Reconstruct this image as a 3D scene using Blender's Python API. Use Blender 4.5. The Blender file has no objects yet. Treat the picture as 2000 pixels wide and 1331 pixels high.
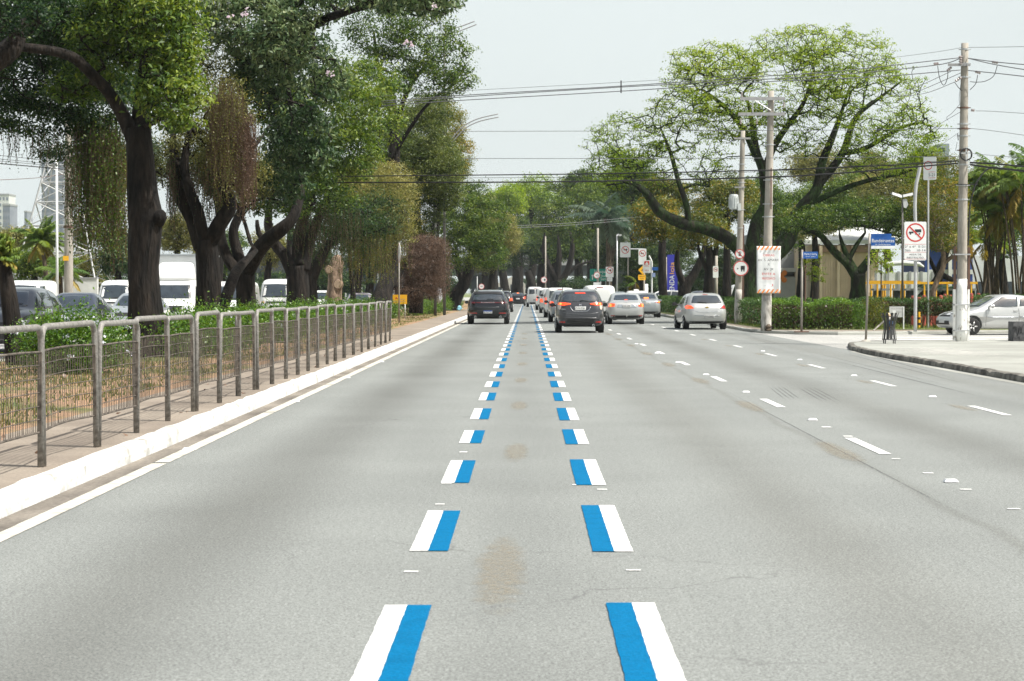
import bpy, bmesh, math, random
import numpy as np
from mathutils import Vector, Matrix, Euler

R = math.radians
rng = np.random.default_rng(7)
random.seed(7)
SC = bpy.context.scene
COL = SC.collection

# ------------------------------------------------------------------ camera
CAM_H = 1.47
FPX = 3900.0
PITCH = math.atan(93.5 / FPX)
YAW = math.atan(30.0 / FPX)
cam_d = bpy.data.cameras.new('camera')
cam = bpy.data.objects.new('camera', cam_d)
COL.objects.link(cam)
cam.location = (0, 0, CAM_H)
cam.rotation_euler = (R(90) - PITCH, 0, YAW)
cam_d.sensor_width = 36
cam_d.lens = 36 * FPX / 2000
cam_d.clip_start = 0.1
cam_d.clip_end = 6000
cam_d.dof.use_dof = True
cam_d.dof.focus_distance = 30
cam_d.dof.aperture_fstop = 9.0
SC.camera = cam

# ------------------------------------------------------------------ sky, sun, exposure
SUN_EL, SUN_AZ = R(56), R(112)      # azimuth clockwise from +Y: the sun stands to the right, slightly behind
w = bpy.data.worlds.new('World'); SC.world = w
w.use_nodes = True
nt = w.node_tree
for n in list(nt.nodes): nt.nodes.remove(n)
sky = nt.nodes.new('ShaderNodeTexSky'); sky.sky_type = 'NISHITA'
sky.sun_disc = False
sky.sun_elevation = SUN_EL; sky.sun_rotation = SUN_AZ
sky.air_density = 1.0; sky.dust_density = 6.0; sky.ozone_density = 1.0
# milky bright overcast veil in front of the blue: pale hazy city sky
veil = nt.nodes.new('ShaderNodeMix'); veil.data_type = 'RGBA'
tcw = nt.nodes.new('ShaderNodeTexCoord'); sxw = nt.nodes.new('ShaderNodeSeparateXYZ'); nt.links.new(tcw.outputs['Generated'], sxw.inputs[0])
vr = nt.nodes.new('ShaderNodeValToRGB'); vr.color_ramp.interpolation = 'EASE'   # the veil is thick near the horizon and thins overhead
for e, (ps, vl) in zip((vr.color_ramp.elements[0], vr.color_ramp.elements[1]), ((0.0, .92), (0.75, .10))): e.position = ps; e.color = (vl, vl, vl, 1)
e = vr.color_ramp.elements.new(0.22); e.color = (.88, .88, .88, 1)
nt.links.new(sxw.outputs[2], vr.inputs[0]); nt.links.new(vr.outputs[0], veil.inputs[0])
veil.inputs[7].default_value = (6.6, 7.15, 7.1, 1)
bg = nt.nodes.new('ShaderNodeBackground'); bg.inputs[1].default_value = 0.10
wo = nt.nodes.new('ShaderNodeOutputWorld')
nt.links.new(sky.outputs[0], veil.inputs[6])
cn = nt.nodes.new('ShaderNodeTexNoise'); cn.inputs['Scale'].default_value = 3.0; cn.inputs['Detail'].default_value = 5
cmr = nt.nodes.new('ShaderNodeMapRange'); cmr.inputs[1].default_value = .3; cmr.inputs[2].default_value = .7; cmr.inputs[3].default_value = .965; cmr.inputs[4].default_value = 1.03
cvs = nt.nodes.new('ShaderNodeVectorMath'); cvs.operation = 'SCALE'
cmp_ = nt.nodes.new('ShaderNodeMapping'); cmp_.inputs['Scale'].default_value = (1, 1, 3)
nt.links.new(tcw.outputs['Generated'], cmp_.inputs[0]); nt.links.new(cmp_.outputs[0], cn.inputs['Vector']); nt.links.new(cn.outputs['Fac'], cmr.inputs[0]); nt.links.new(cmr.outputs[0], cvs.inputs['Scale'])
nt.links.new(veil.outputs[2], cvs.inputs[0]); nt.links.new(cvs.outputs[0], bg.inputs[0])
nt.links.new(bg.outputs[0], wo.inputs[0])

sd = bpy.data.lights.new('sun', 'SUN'); sd.energy = 5.0; sd.angle = R(0.6); sd.color = (1, 0.965, 0.90)
sun = bpy.data.objects.new('sun', sd); COL.objects.link(sun)
sv = Vector((math.sin(SUN_AZ) * math.cos(SUN_EL), math.cos(SUN_AZ) * math.cos(SUN_EL), math.sin(SUN_EL)))
sun.rotation_euler = sv.to_track_quat('Z', 'Y').to_euler()
sun.location = (40, -10, 60)

SC.view_settings.view_transform = 'Standard'
SC.view_settings.look = 'None'
SC.view_settings.exposure = 0.42
SC.view_settings.gamma = 1
SC.render.engine = 'CYCLES'
SC.cycles.max_bounces = 6
SC.cycles.diffuse_bounces = 3
SC.cycles.glossy_bounces = 3
SC.cycles.transmission_bounces = 4
SC.cycles.transparent_max_bounces = 8
SC.cycles.use_denoising = True

# ------------------------------------------------------------------ helpers: where a seen point stands at a given distance
_rot = Euler((R(90) - PITCH, 0, YAW)).to_matrix()
def ray(px, py):
    return _rot @ Vector(((px - 1000) / FPX, -(py - 665.5) / FPX, -1))
def P(px, py, Y):
    d = ray(px, py); t = Y / d.y
    return Vector((d.x * t, Y, CAM_H + d.z * t))
def G(px, py, z=0.0):
    d = ray(px, py); t = (z - CAM_H) / d.z
    return Vector((d.x * t, d.y * t, z))

# ------------------------------------------------------------------ materials
MATS = {}
def _new(name):
    m = bpy.data.materials.new(name); m.use_nodes = True
    return m, m.node_tree, m.node_tree.nodes['Principled BSDF']
def mat(name, c, rough=0.6, metal=0.0, coat=0.0, spec=0.5, emit=None, es=1.0, var=0.12, scale=3.0, bump=0.0, bscale=60.0, alpha=1.0):
    """principled paint with slight procedural tone variation and optional bump"""
    if name in MATS: return MATS[name]
    m, t, b = _new(name)
    b.inputs['Roughness'].default_value = rough
    b.inputs['Metallic'].default_value = metal
    b.inputs['Coat Weight'].default_value = coat
    b.inputs['Coat Roughness'].default_value = 0.04
    b.inputs['Specular IOR Level'].default_value = spec
    b.inputs['Alpha'].default_value = alpha
    co = t.nodes.new('ShaderNodeTexCoord')
    nz = t.nodes.new('ShaderNodeTexNoise'); nz.inputs['Scale'].default_value = scale; nz.inputs['Detail'].default_value = 5
    t.links.new(co.outputs['Object'], nz.inputs['Vector'])
    rp = t.nodes.new('ShaderNodeValToRGB')
    rp.color_ramp.elements[0].position = 0.3; rp.color_ramp.elements[1].position = 0.7
    rp.color_ramp.elements[0].color = tuple(x * (1 - var) for x in c[:3]) + (1,)
    rp.color_ramp.elements[1].color = tuple(min(1, x * (1 + var)) for x in c[:3]) + (1,)
    t.links.new(nz.outputs['Fac'], rp.inputs[0]); t.links.new(rp.outputs[0], b.inputs['Base Color'])
    if bump:
        n2 = t.nodes.new('ShaderNodeTexNoise'); n2.inputs['Scale'].default_value = bscale; n2.inputs['Detail'].default_value = 4
        t.links.new(co.outputs['Object'], n2.inputs['Vector'])
        bp = t.nodes.new('ShaderNodeBump'); bp.inputs['Strength'].default_value = bump; bp.inputs['Distance'].default_value = 0.02
        t.links.new(n2.outputs['Fac'], bp.inputs['Height']); t.links.new(bp.outputs[0], b.inputs['Normal'])
    if emit:
        b.inputs['Emission Color'].default_value = tuple(emit) + (1,)
        b.inputs['Emission Strength'].default_value = es
    MATS[name] = m
    return m

def mat2(name, c1, c2, scale, lo=0.4, hi=0.6, rough=0.85, spec=0.3, bump=0.3, bscale=40, stretch=(1, 1, 1), detail=8, c3=None, fine=0.0, bdist=0.02, metal=0.0):
    """two (three) tones broken up by noise, for weathered surfaces"""
    if name in MATS: return MATS[name]
    m, t, b = _new(name)
    b.inputs['Roughness'].default_value = rough; b.inputs['Specular IOR Level'].default_value = spec
    b.inputs['Metallic'].default_value = metal
    co = t.nodes.new('ShaderNodeTexCoord'); mp = t.nodes.new('ShaderNodeMapping'); mp.inputs['Scale'].default_value = stretch
    t.links.new(co.outputs['Object'], mp.inputs[0])
    nz = t.nodes.new('ShaderNodeTexNoise'); nz.inputs['Scale'].default_value = scale; nz.inputs['Detail'].default_value = detail
    t.links.new(mp.outputs[0], nz.inputs['Vector'])
    rp = t.nodes.new('ShaderNodeValToRGB'); cr = rp.color_ramp
    cr.elements[0].position = lo; cr.elements[1].position = hi
    cr.elements[0].color = tuple(c1) + (1,); cr.elements[1].color = tuple(c2) + (1,)
    if c3:
        e = cr.elements.new(min(0.99, hi + 0.12)); e.color = tuple(c3) + (1,)
    t.links.new(nz.outputs['Fac'], rp.inputs[0])
    out = rp.outputs[0]
    n2 = t.nodes.new('ShaderNodeTexNoise'); n2.inputs['Scale'].default_value = bscale; n2.inputs['Detail'].default_value = 6
    t.links.new(mp.outputs[0], n2.inputs['Vector'])
    if fine:
        mr = t.nodes.new('ShaderNodeMapRange'); mr.inputs[1].default_value = 0.3; mr.inputs[2].default_value = 0.7
        mr.inputs[3].default_value = 1 - fine; mr.inputs[4].default_value = 1 + fine
        t.links.new(n2.outputs['Fac'], mr.inputs[0])
        mx = t.nodes.new('ShaderNodeVectorMath'); mx.operation = 'SCALE'
        t.links.new(out, mx.inputs[0]); t.links.new(mr.outputs[0], mx.inputs['Scale'])
        out = mx.outputs[0]
    t.links.new(out, b.inputs['Base Color'])
    if bump:
        bp = t.nodes.new('ShaderNodeBump'); bp.inputs['Strength'].default_value = bump; bp.inputs['Distance'].default_value = bdist
        t.links.new(n2.outputs['Fac'], bp.inputs['Height']); t.links.new(bp.outputs[0], b.inputs['Normal'])
    MATS[name] = m
    return m

def leaf_mat(name, cols, trans=0.35, rough=0.45, spec=0.4):
    """leaf colours picked by the per-leaf value 'var'; light passes through the blades"""
    if name in MATS: return MATS[name]
    m, t, b = _new(name)
    b.inputs['Roughness'].default_value = rough; b.inputs['Specular IOR Level'].default_value = spec
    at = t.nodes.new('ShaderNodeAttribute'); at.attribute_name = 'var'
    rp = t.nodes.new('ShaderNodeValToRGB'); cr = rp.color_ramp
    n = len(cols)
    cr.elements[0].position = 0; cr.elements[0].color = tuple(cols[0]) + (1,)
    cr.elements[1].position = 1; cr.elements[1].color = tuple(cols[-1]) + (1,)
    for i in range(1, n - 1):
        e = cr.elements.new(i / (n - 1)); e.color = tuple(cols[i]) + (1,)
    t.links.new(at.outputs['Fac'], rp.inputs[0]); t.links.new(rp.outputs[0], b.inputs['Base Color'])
    tr = t.nodes.new('ShaderNodeBsdfTranslucent')
    hs = t.nodes.new('ShaderNodeHueSaturation'); hs.inputs['Hue'].default_value = 0.485; hs.inputs['Saturation'].default_value = 1.15; hs.inputs['Value'].default_value = 1.5
    t.links.new(rp.outputs[0], hs.inputs['Color']); t.links.new(hs.outputs[0], tr.inputs[0])
    mx = t.nodes.new('ShaderNodeMixShader'); mx.inputs[0].default_value = trans
    t.links.new(b.outputs[0], mx.inputs[1]); t.links.new(tr.outputs[0], mx.inputs[2])
    t.links.new(mx.outputs[0], t.nodes['Material Output'].inputs[0])
    MATS[name] = m
    return m

# ------------------------------------------------------------------ scene objects
def link(name, me, m=None, parent=None, loc=None, rot=None):
    o = bpy.data.objects.new(name, me); COL.objects.link(o)
    if m is not None and me is not None: me.materials.append(m)
    if parent is not None: o.parent = parent
    if loc is not None: o.location = loc
    if rot is not None: o.rotation_euler = rot
    return o
def tag(o, label=None, cat=None, group=None, kind=None):
    if label: o['label'] = label
    if cat: o['category'] = cat
    if group: o['group'] = group
    if kind: o['kind'] = kind
    return o
def thing(name, label, cat, loc=(0, 0, 0), rotz=0.0, group=None):
    o = link(name, None, loc=loc, rot=(0, 0, rotz))
    o.empty_display_size = 0.2
    return tag(o, label, cat, group)
def copy_tree(o, parent=None):
    c = o.copy(); COL.objects.link(c); c.parent = parent
    for ch in list(o.children): copy_tree(ch, c)
    return c

class MB:
    """collects simple solids and builds them as one mesh"""
    def __init__(s): s.v = []; s.f = []
    def add(s, vs, fs):
        o = len(s.v); s.v += [tuple(p) for p in vs]; s.f += [tuple(i + o for i in f) for f in fs]; return s
    def box(s, x0, x1, y0, y1, z0, z1):
        vs = [(x, y, z) for z in (z0, z1) for y in (y0, y1) for x in (x0, x1)]
        return s.add(vs, [(0, 2, 3, 1), (4, 5, 7, 6), (0, 1, 5, 4), (2, 6, 7, 3), (0, 4, 6, 2), (1, 3, 7, 5)])
    def rbox(s, x0, x1, y0, y1, z0, z1, r=0.02):
        """box with rounded outline in XZ"""
        pts = rrect(x0, x1, z0, z1, r)
        return s.prism(pts, y0, y1)
    def prism(s, pts, y0, y1):
        n = len(pts)
        vs = [(p[0], y0, p[1]) for p in pts] + [(p[0], y1, p[1]) for p in pts]
        fs = [tuple(range(n)), tuple(range(2 * n - 1, n - 1, -1))]
        fs += [(i, i + n, (i + 1) % n + n, (i + 1) % n) for i in range(n)]
        return s.add(vs, fs)
    def poly(s, pts, y=0.0):
        return s.add([(p[0], y, p[1]) for p in pts], [tuple(range(len(pts)))])
    def tube(s, pts, r, n=8, caps=True, closed=False):
        pts = [Vector(p) for p in pts]; m = len(pts)
        rs = r if hasattr(r, '__len__') else [r] * m
        o = len(s.v); nrm = None
        for i, p in enumerate(pts):
            if closed: d = pts[(i + 1) % m] - pts[i - 1]
            else: d = pts[min(i + 1, m - 1)] - pts[max(i - 1, 0)]
            if d.length < 1e-9: d = Vector((0, 0, 1))
            d.normalize()
            if nrm is None:
                a = Vector((0, 0, 1)) if abs(d.z) < 0.9 else Vector((0, 1, 0))
                nrm = d.cross(a).normalized()
            else:
                nrm = (nrm - d * nrm.dot(d))
                if nrm.length < 1e-6: nrm = d.orthogonal()
                nrm.normalize()
            b = d.cross(nrm)
            for k in range(n):
                a = 2 * math.pi * k / n
                s.v.append(tuple(p + (nrm * math.cos(a) + b * math.sin(a)) * rs[i]))
        for i in range(m if closed else m - 1):
            j = (i + 1) % m
            for k in range(n):
                k2 = (k + 1) % n
                s.f.append((o + i * n + k, o + i * n + k2, o + j * n + k2, o + j * n + k))
        if caps and not closed:
            s.f.append(tuple(o + k for k in range(n - 1, -1, -1)))
            s.f.append(tuple(o + (m - 1) * n + k for k in range(n)))
        return s
    def lathe(s, prof, axis='z', c=(0, 0, 0), n=20):
        """prof: (radius, height) pairs turned about an axis through c"""
        o = len(s.v); m = len(prof)
        for r, h in prof:
            for k in range(n):
                a = 2 * math.pi * k / n; u, v = r * math.cos(a), r * math.sin(a)
                p = {'z': (u, v, h), 'x': (h, u, v), 'y': (u, h, v)}[axis]
                s.v.append((p[0] + c[0], p[1] + c[1], p[2] + c[2]))
        for i in range(m - 1):
            for k in range(n):
                k2 = (k + 1) % n
                s.f.append((o + i * n + k, o + i * n + k2, o + (i + 1) * n + k2, o + (i + 1) * n + k))
        s.f.append(tuple(o + k for k in range(n - 1, -1, -1))); s.f.append(tuple(o + (m - 1) * n + k for k in range(n)))
        return s
    def mesh(s, name, smooth=False):
        me = bpy.data.meshes.new(name); me.from_pydata(s.v, [], s.f); me.update()
        if smooth: me.polygons.foreach_set('use_smooth', [True] * len(me.polygons))
        return me
    def build(s, name, m, parent=None, loc=None, rot=None, smooth=False):
        return link(name, s.mesh(name, smooth), m, parent, loc, rot)

def rrect(x0, x1, z0, z1, r, n=5):
    out = []
    for cx, cz, a0 in ((x1 - r, z1 - r, 0), (x0 + r, z1 - r, 90), (x0 + r, z0 + r, 180), (x1 - r, z0 + r, 270)):
        for k in range(n):
            a = R(a0 + 90 * k / (n - 1)); out.append((cx + r * math.cos(a), cz + r * math.sin(a)))
    return out
def circ(cx, cz, r, n=32):
    return [(cx + r * math.cos(2 * math.pi * k / n), cz + r * math.sin(2 * math.pi * k / n)) for k in range(n)]
def ring(mb, cx, cz, r0, r1, y, n=36):
    o = circ(cx, cz, r1, n); i = circ(cx, cz, r0, n)
    mb.add([(p[0], y, p[1]) for p in o + i], [(k, (k + 1) % n, (k + 1) % n + n, k + n) for k in range(n)])

def quads_mesh(name, V, nper, var=None, smooth=False):
    """V: (N*nper,3) array, one face per nper vertices"""
    N = len(V) // nper
    me = bpy.data.meshes.new(name)
    me.vertices.add(len(V)); me.vertices.foreach_set('co', np.ascontiguousarray(V, dtype=np.float32).ravel())
    me.loops.add(len(V)); me.loops.foreach_set('vertex_index', np.arange(len(V), dtype=np.int32))
    me.polygons.add(N); me.polygons.foreach_set('loop_start', np.arange(0, len(V), nper, dtype=np.int32))
    me.polygons.foreach_set('loop_total', np.full(N, nper, dtype=np.int32))
    if var is not None:
        a = me.attributes.new('var', 'FLOAT', 'FACE'); a.data.foreach_set('value', np.clip(var, 0, 1).astype(np.float32))
    me.update(calc_edges=True)
    return me

def text(s, size, m, parent, x, y, z, name='lettering', width=None, rot=(R(90), 0, 0), align='CENTER', bold=0.0, spacing=1.0):
    cu = bpy.data.curves.new('t', 'FONT'); cu.body = s; cu.size = size; cu.align_x = align; cu.align_y = 'CENTER'
    cu.offset = bold; cu.space_character = spacing; cu.resolution_u = 3
    o = bpy.data.objects.new('t', cu); COL.objects.link(o)
    bpy.context.view_layer.update()
    me = bpy.data.meshes.new_from_object(o.evaluated_get(bpy.context.evaluated_depsgraph_get()))
    bpy.data.objects.remove(o); bpy.data.curves.remove(cu)
    n = len(me.vertices)
    if width and n:
        co = np.empty(n * 3, np.float32); me.vertices.foreach_get('co', co); co = co.reshape(-1, 3)
        w0 = co[:, 0].max() - co[:, 0].min()
        if w0 > 1e-6: co[:, 0] *= width / w0
        me.vertices.foreach_set('co', co.ravel()); me.update()
    me.materials.clear()
    return link(name, me, m, parent, (x, y, z), rot)
# ================================================================== THE SETTING
def sheet(name, pts, z, m, kind='structure', parent=None):
    me = bpy.data.meshes.new(name); me.from_pydata([(p[0], p[1], z) for p in pts], [], [tuple(range(len(pts)))]); me.update()
    o = link(name, me, m, parent)
    if kind: o['kind'] = kind
    return o
def rect(x0, x1, y0, y1): return [(x0, y0), (x1, y0), (x1, y1), (x0, y1)]

def asphalt(name, base, bands=True):
    m, t, b = _new(name)
    L = t.links.new
    co = t.nodes.new('ShaderNodeTexCoord')
    def noise(scale, detail=4, stretch=None, rough=0.5):
        nz = t.nodes.new('ShaderNodeTexNoise'); nz.inputs['Scale'].default_value = scale; nz.inputs['Detail'].default_value = detail
        nz.inputs['Roughness'].default_value = rough
        if stretch:
            mp = t.nodes.new('ShaderNodeMapping'); mp.inputs['Scale'].default_value = stretch
            L(co.outputs['Object'], mp.inputs[0]); L(mp.outputs[0], nz.inputs['Vector'])
        else: L(co.outputs['Object'], nz.inputs['Vector'])
        return nz.outputs['Fac']
    def mr(inp, a, b_, c, d):
        n = t.nodes.new('ShaderNodeMapRange'); n.inputs[1].default_value = a; n.inputs[2].default_value = b_
        n.inputs[3].default_value = c; n.inputs[4].default_value = d; L(inp, n.inputs[0]); return n.outputs[0]
    def mul(a, b_):
        n = t.nodes.new('ShaderNodeMath'); n.operation = 'MULTIPLY'; L(a, n.inputs[0]); L(b_, n.inputs[1]); return n.outputs[0]
    grit = mr(noise(75, 3, rough=0.8), 0.3, 0.7, 0.3, 1.7)
    grit2 = mr(noise(22, 3), 0.35, 0.65, 0.9, 1.1)
    cloud = mr(noise(0.55, 5), 0.3, 0.7, 0.93, 1.06)
    long_ = mr(noise(1.6, 5, (1.0, 0.06, 1)), 0.3, 0.7, 0.95, 1.04)
    f = mul(mul(grit, grit2), mul(cloud, long_))
    if bands:
        sx = t.nodes.new('ShaderNodeSeparateXYZ'); 
        wob = noise(0.35, 3, (0.2, 1, 1))
        L(co.outputs['Object'], sx.inputs[0])
        ad = t.nodes.new('ShaderNodeMath'); ad.operation = 'MULTIPLY_ADD'; L(wob, ad.inputs[0]); ad.inputs[1].default_value = 0.35; L(sx.outputs[0], ad.inputs[2])
        u = mr(ad.outputs[0], -3.4, 8.6, 0, 1)
        rp = t.nodes.new('ShaderNodeValToRGB'); cr = rp.color_ramp; cr.interpolation = 'EASE'
        def U(x): return (x + 0.17 + 3.4) / 12.0
        st = [(-3.3, .92), (-2.75, 1.03), (-1.95, .66), (-1.15, 1.0), (-0.6, 1.03), (0.0, .9), (0.6, 1.03), (1.1, 1.02), (1.75, .86),
              (2.5, 1.03), (2.78, 1.03), (2.87, .84), (2.96, 1.03), (3.6, 1.04), (4.35, .74), (5.0, 1.03), (5.9, 1.03), (6.5, .9), (6.75, 1.0), (7.2, .88), (8.0, 1.0)]
        cr.elements[0].position = U(st[0][0]); cr.elements[0].color = (st[0][1],) * 3 + (1,)
        cr.elements[1].position = U(st[-1][0]); cr.elements[1].color = (st[-1][1],) * 3 + (1,)
        for x, v in st[1:-1]:
            e = cr.elements.new(U(x)); e.color = (v, v * (0.985 if v < .9 else 1), v * (0.965 if v < .9 else 1), 1)
        L(u, rp.inputs[0])
        gate = mr(noise(0.13, 3, (0.4, 1, 1)), 0.35, 0.65, 0.55, 1.0)
        mx = t.nodes.new('ShaderNodeMix'); mx.data_type = 'RGBA'; mx.inputs[6].default_value = (1, 1, 1, 1)
        L(gate, mx.inputs[0]); L(rp.outputs[0], mx.inputs[7])
        band = mx.outputs[2]
    v = t.nodes.new('ShaderNodeVectorMath'); v.operation = 'SCALE'; v.inputs[0].default_value = base
    L(f, v.inputs['Scale'])
    out = v.outputs[0]
    if bands:
        v2 = t.nodes.new('ShaderNodeVectorMath'); v2.operation = 'MULTIPLY'; L(out, v2.inputs[0]); L(band, v2.inputs[1]); out = v2.outputs[0]
    # hairline cracks, only here and there
    vo = t.nodes.new('ShaderNodeTexVoronoi'); vo.feature = 'DISTANCE_TO_EDGE'; vo.inputs['Scale'].default_value = 0.33
    wn = t.nodes.new('ShaderNodeTexNoise'); wn.inputs['Scale'].default_value = 2.2; wn.inputs['Detail'].default_value = 5; L(co.outputs['Object'], wn.inputs['Vector'])
    wm = t.nodes.new('ShaderNodeVectorMath'); wm.operation = 'MULTIPLY_ADD'; wm.inputs[1].default_value = (.9, .9, 0); L(wn.outputs['Color'], wm.inputs[0]); L(co.outputs['Object'], wm.inputs[2]); L(wm.outputs[0], vo.inputs['Vector'])
    ck = mr(vo.outputs['Distance'], 0.0012, 0.004, 1, 0); gm = mr(noise(0.16, 2), .52, .60, 0, .55); cm = mul(ck, gm)
    v3 = t.nodes.new('ShaderNodeMix'); v3.data_type = 'RGBA'; L(cm, v3.inputs[0]); L(out, v3.inputs[6]); v3.inputs[7].default_value = (.07, .07, .07, 1); out = v3.outputs[2]
    L(out, b.inputs['Base Color'])
    b.inputs['Roughness'].default_value = 0.85; b.inputs['Specular IOR Level'].default_value = 0.3
    bp = t.nodes.new('ShaderNodeBump'); bp.inputs['Strength'].default_value = 0.35; bp.inputs['Distance'].default_value = 0.006
    L(noise(75, 3, rough=0.7), bp.inputs['Height']); L(bp.outputs[0], b.inputs['Normal'])
    return m

M_ASPH = asphalt('asphalt', (0.202, 0.215, 0.205))
M_ASPH2 = asphalt('pale_asphalt', (0.36, 0.36, 0.34), bands=False)
M_EARTH = mat2('earth_and_grass', (0.30, 0.19, 0.115), (0.105, 0.13, 0.04), 0.5, 0.50, 0.64, rough=0.95, bump=0.6, bscale=25, fine=0.3, c3=(0.16, 0.16, 0.06))
M_LAWN = mat2('lawn_ground', (0.085, 0.12, 0.03), (0.17, 0.19, 0.06), 0.7, 0.38, 0.62, rough=0.95, bump=0.6, bscale=20, fine=0.3)
M_PAVE = mat2('dusty_pavement', (0.185, 0.155, 0.125), (0.30, 0.258, 0.208), 0.9, 0.3, 0.7, rough=0.9, bump=0.35, bscale=35, fine=0.16)
M_PAVE_L = mat2('pale_concrete_pavement', (0.255, 0.26, 0.235), (0.36, 0.37, 0.335), 0.45, 0.32, 0.68, rough=0.9, bump=0.3, bscale=30, fine=0.1, c3=(0.45, 0.45, 0.42))
M_GUTTER = mat2('gutter_concrete', (0.12, 0.108, 0.092), (0.25, 0.225, 0.19), 1.5, 0.35, 0.65, rough=0.9, bump=0.4, bscale=30, fine=0.2, stretch=(1, .4, 1))
M_KERB = mat2('white_limewashed_kerb', (0.30, 0.29, 0.26), (0.60, 0.61, 0.59), 2.6, 0.30, 0.44, rough=0.85, bump=0.8, bscale=14, fine=0.14)
M_KERB_D = mat2('shade_toned_kerb_stone', (0.07, 0.066, 0.057), (0.24, 0.23, 0.20), 3.0, 0.35, 0.65, rough=0.9, bump=0.6, bscale=18, fine=0.2)  # shade of the road-facing side is put into the stone colour
M_KERB_G = mat2('old_kerb_stone', (0.16, 0.15, 0.13), (0.34, 0.32, 0.27), 2.0, 0.35, 0.6, rough=0.9, bump=0.6, bscale=18, fine=0.2)
M_WPAINT = mat2('white_road_paint', (0.46, 0.47, 0.45), (0.68, 0.69, 0.67), 7, 0.22, 0.45, rough=0.7, spec=.2, bump=0.3, bscale=70, fine=0.12)
M_YPAINT = mat2('worn_edge_paint', (0.36, 0.345, 0.29), (0.56, 0.545, 0.48), 6, 0.3, 0.55, rough=0.7, bump=0.15, bscale=90, fine=0.08)
M_BPAINT = mat2('blue_road_paint', (0.0003, 0.112, 0.245), (0.0004, 0.130, 0.285), 7, 0.25, 0.5, rough=0.7, spec=.05, bump=0.3, bscale=70, fine=0.16)

g = sheet('ground', rect(-3000, 3000, -60, 5000), -0.06, M_LAWN)
sheet('road', rect(-3.42, 8.3, -12, 620), 0.0, M_ASPH)
sheet('oncoming_road', rect(-21.5, -10.3, 8, 620), 0.0, M_ASPH2)
sheet('side_street', [(8.3, 46), (90, 46), (90, 96), (8.3, 74)], 0.0, M_ASPH2)
sheet('gutter', rect(-3.415, -3.23, -12, 420), 0.004, M_GUTTER)
sheet('gutter_right', [(7.86, -12), (8.1, -12), (8.1, 46), (8.3, 50), (8.05, 50), (7.86, 46)], 0.004, M_PAVE_L)

def ribbon(pts, half_pts):  # solid slab from outline
    pass
def slab(name, outline, z0, z1, m, kind='structure'):
    n = len(outline)
    me = bpy.data.meshes.new(name)
    vs = [(x, y, z0) for x, y in outline] + [(x, y, z1) for x, y in outline]
    fs = [tuple(range(n, 2 * n))] + [(i, (i + 1) % n, (i + 1) % n + n, i + n) for i in range(n)]
    me.from_pydata(vs, [], fs); me.update()
    o = link(name, me, m); o['kind'] = kind
    return o

def kerb(name, path, width, h, m, side=1, jit=0.006, step=0.33, broken=0.0):
    """a kerb with a worn rounded edge following a path; the roadway is on its right-hand side"""
    P2 = []
    for i in range(len(path) - 1):
        a, b = Vector(path[i]), Vector(path[i + 1]); n = max(1, int((b - a).length / step))
        P2 += [a.lerp(b, k / n) for k in range(n)]
    P2.append(Vector(path[-1]))
    prof = [(0, -0.05), (0.005, h * .5), (0.02, h * .88), (0.05, h), (width * .6, h + .003), (width, h + .001), (width, -0.05)]
    vs = []; fs = []; m_ = len(prof); r = random.Random(len(path) + int(h * 1000))
    for i, p in enumerate(P2):
        d = (P2[min(i + 1, len(P2) - 1)] - P2[max(i - 1, 0)]).normalized()
        nrm = Vector((-d.y, d.x)) * side
        dip = broken * max(0, r.random() - 0.6)
        for k, (o, z) in enumerate(prof):
            q = p + nrm * (o + r.uniform(-jit, jit)); vs.append((q.x, q.y, z + (r.uniform(-jit, jit) if z > 0 else 0) - (dip if k in (2, 3) else 0)))
    for i in range(len(P2) - 1):
        for k in range(m_ - 1):
            fs.append((i * m_ + k, i * m_ + k + 1, (i + 1) * m_ + k + 1, (i + 1) * m_ + k))
    me = bpy.data.meshes.new(name); me.from_pydata(vs, [], fs); me.update()
    o = link(name, me, m); o['kind'] = 'structure'
    return o
kerb('kerb', [(-3.42, -12), (-3.42, 420)], 0.15, 0.145, M_KERB, side=1, jit=0.008)
kerb('kerb_median_far', [(-10.3, 8), (-10.3, 420)], 0.15, 0.145, M_KERB_G, side=-1)
slab('pavement', rect(-4.9, -3.565, -12, 420), -0.06, 0.14, M_PAVE)

# verge between the carriageways: uneven earth and grass
def bumpy(name, x0, x1, y0, y1, nx, ny, z, amp, m):
    xs = np.linspace(x0, x1, nx); ys = np.linspace(y0, y1, ny)
    r = np.random.default_rng(3); H = np.zeros((ny, nx))
    for k in range(14):
        fx, fy, p, q = r.uniform(.3, 2.2), r.uniform(.15, 1.4), r.uniform(0, 6), r.uniform(0, 6)
        H += np.sin(xs[None, :] * fx + p) * np.sin(ys[:, None] * fy + q)
    H = H / 14 * 2.2 * amp
    edge = np.minimum(1, np.minimum(xs - x0, x1 - xs) / 0.8)[None, :]
    Z = z + (H + amp * .6) * edge
    vs = [(xs[i], ys[j], Z[j, i]) for j in range(ny) for i in range(nx)]
    fs = [(j * nx + i, j * nx + i + 1, (j + 1) * nx + i + 1, (j + 1) * nx + i) for j in range(ny - 1) for i in range(nx - 1)]
    me = bpy.data.meshes.new(name); me.from_pydata(vs, [], fs); me.update()
    me.polygons.foreach_set('use_smooth', [True] * len(fs))
    o = link(name, me, m); o['kind'] = 'structure'; return o
bumpy('verge', -10.15, -4.9, 8, 330, 22, 360, 0.135, 0.06, M_EARTH)
slab('pavement_left', rect(-26, -21.5, 8, 420), -0.05, 0.13, M_PAVE)

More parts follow.
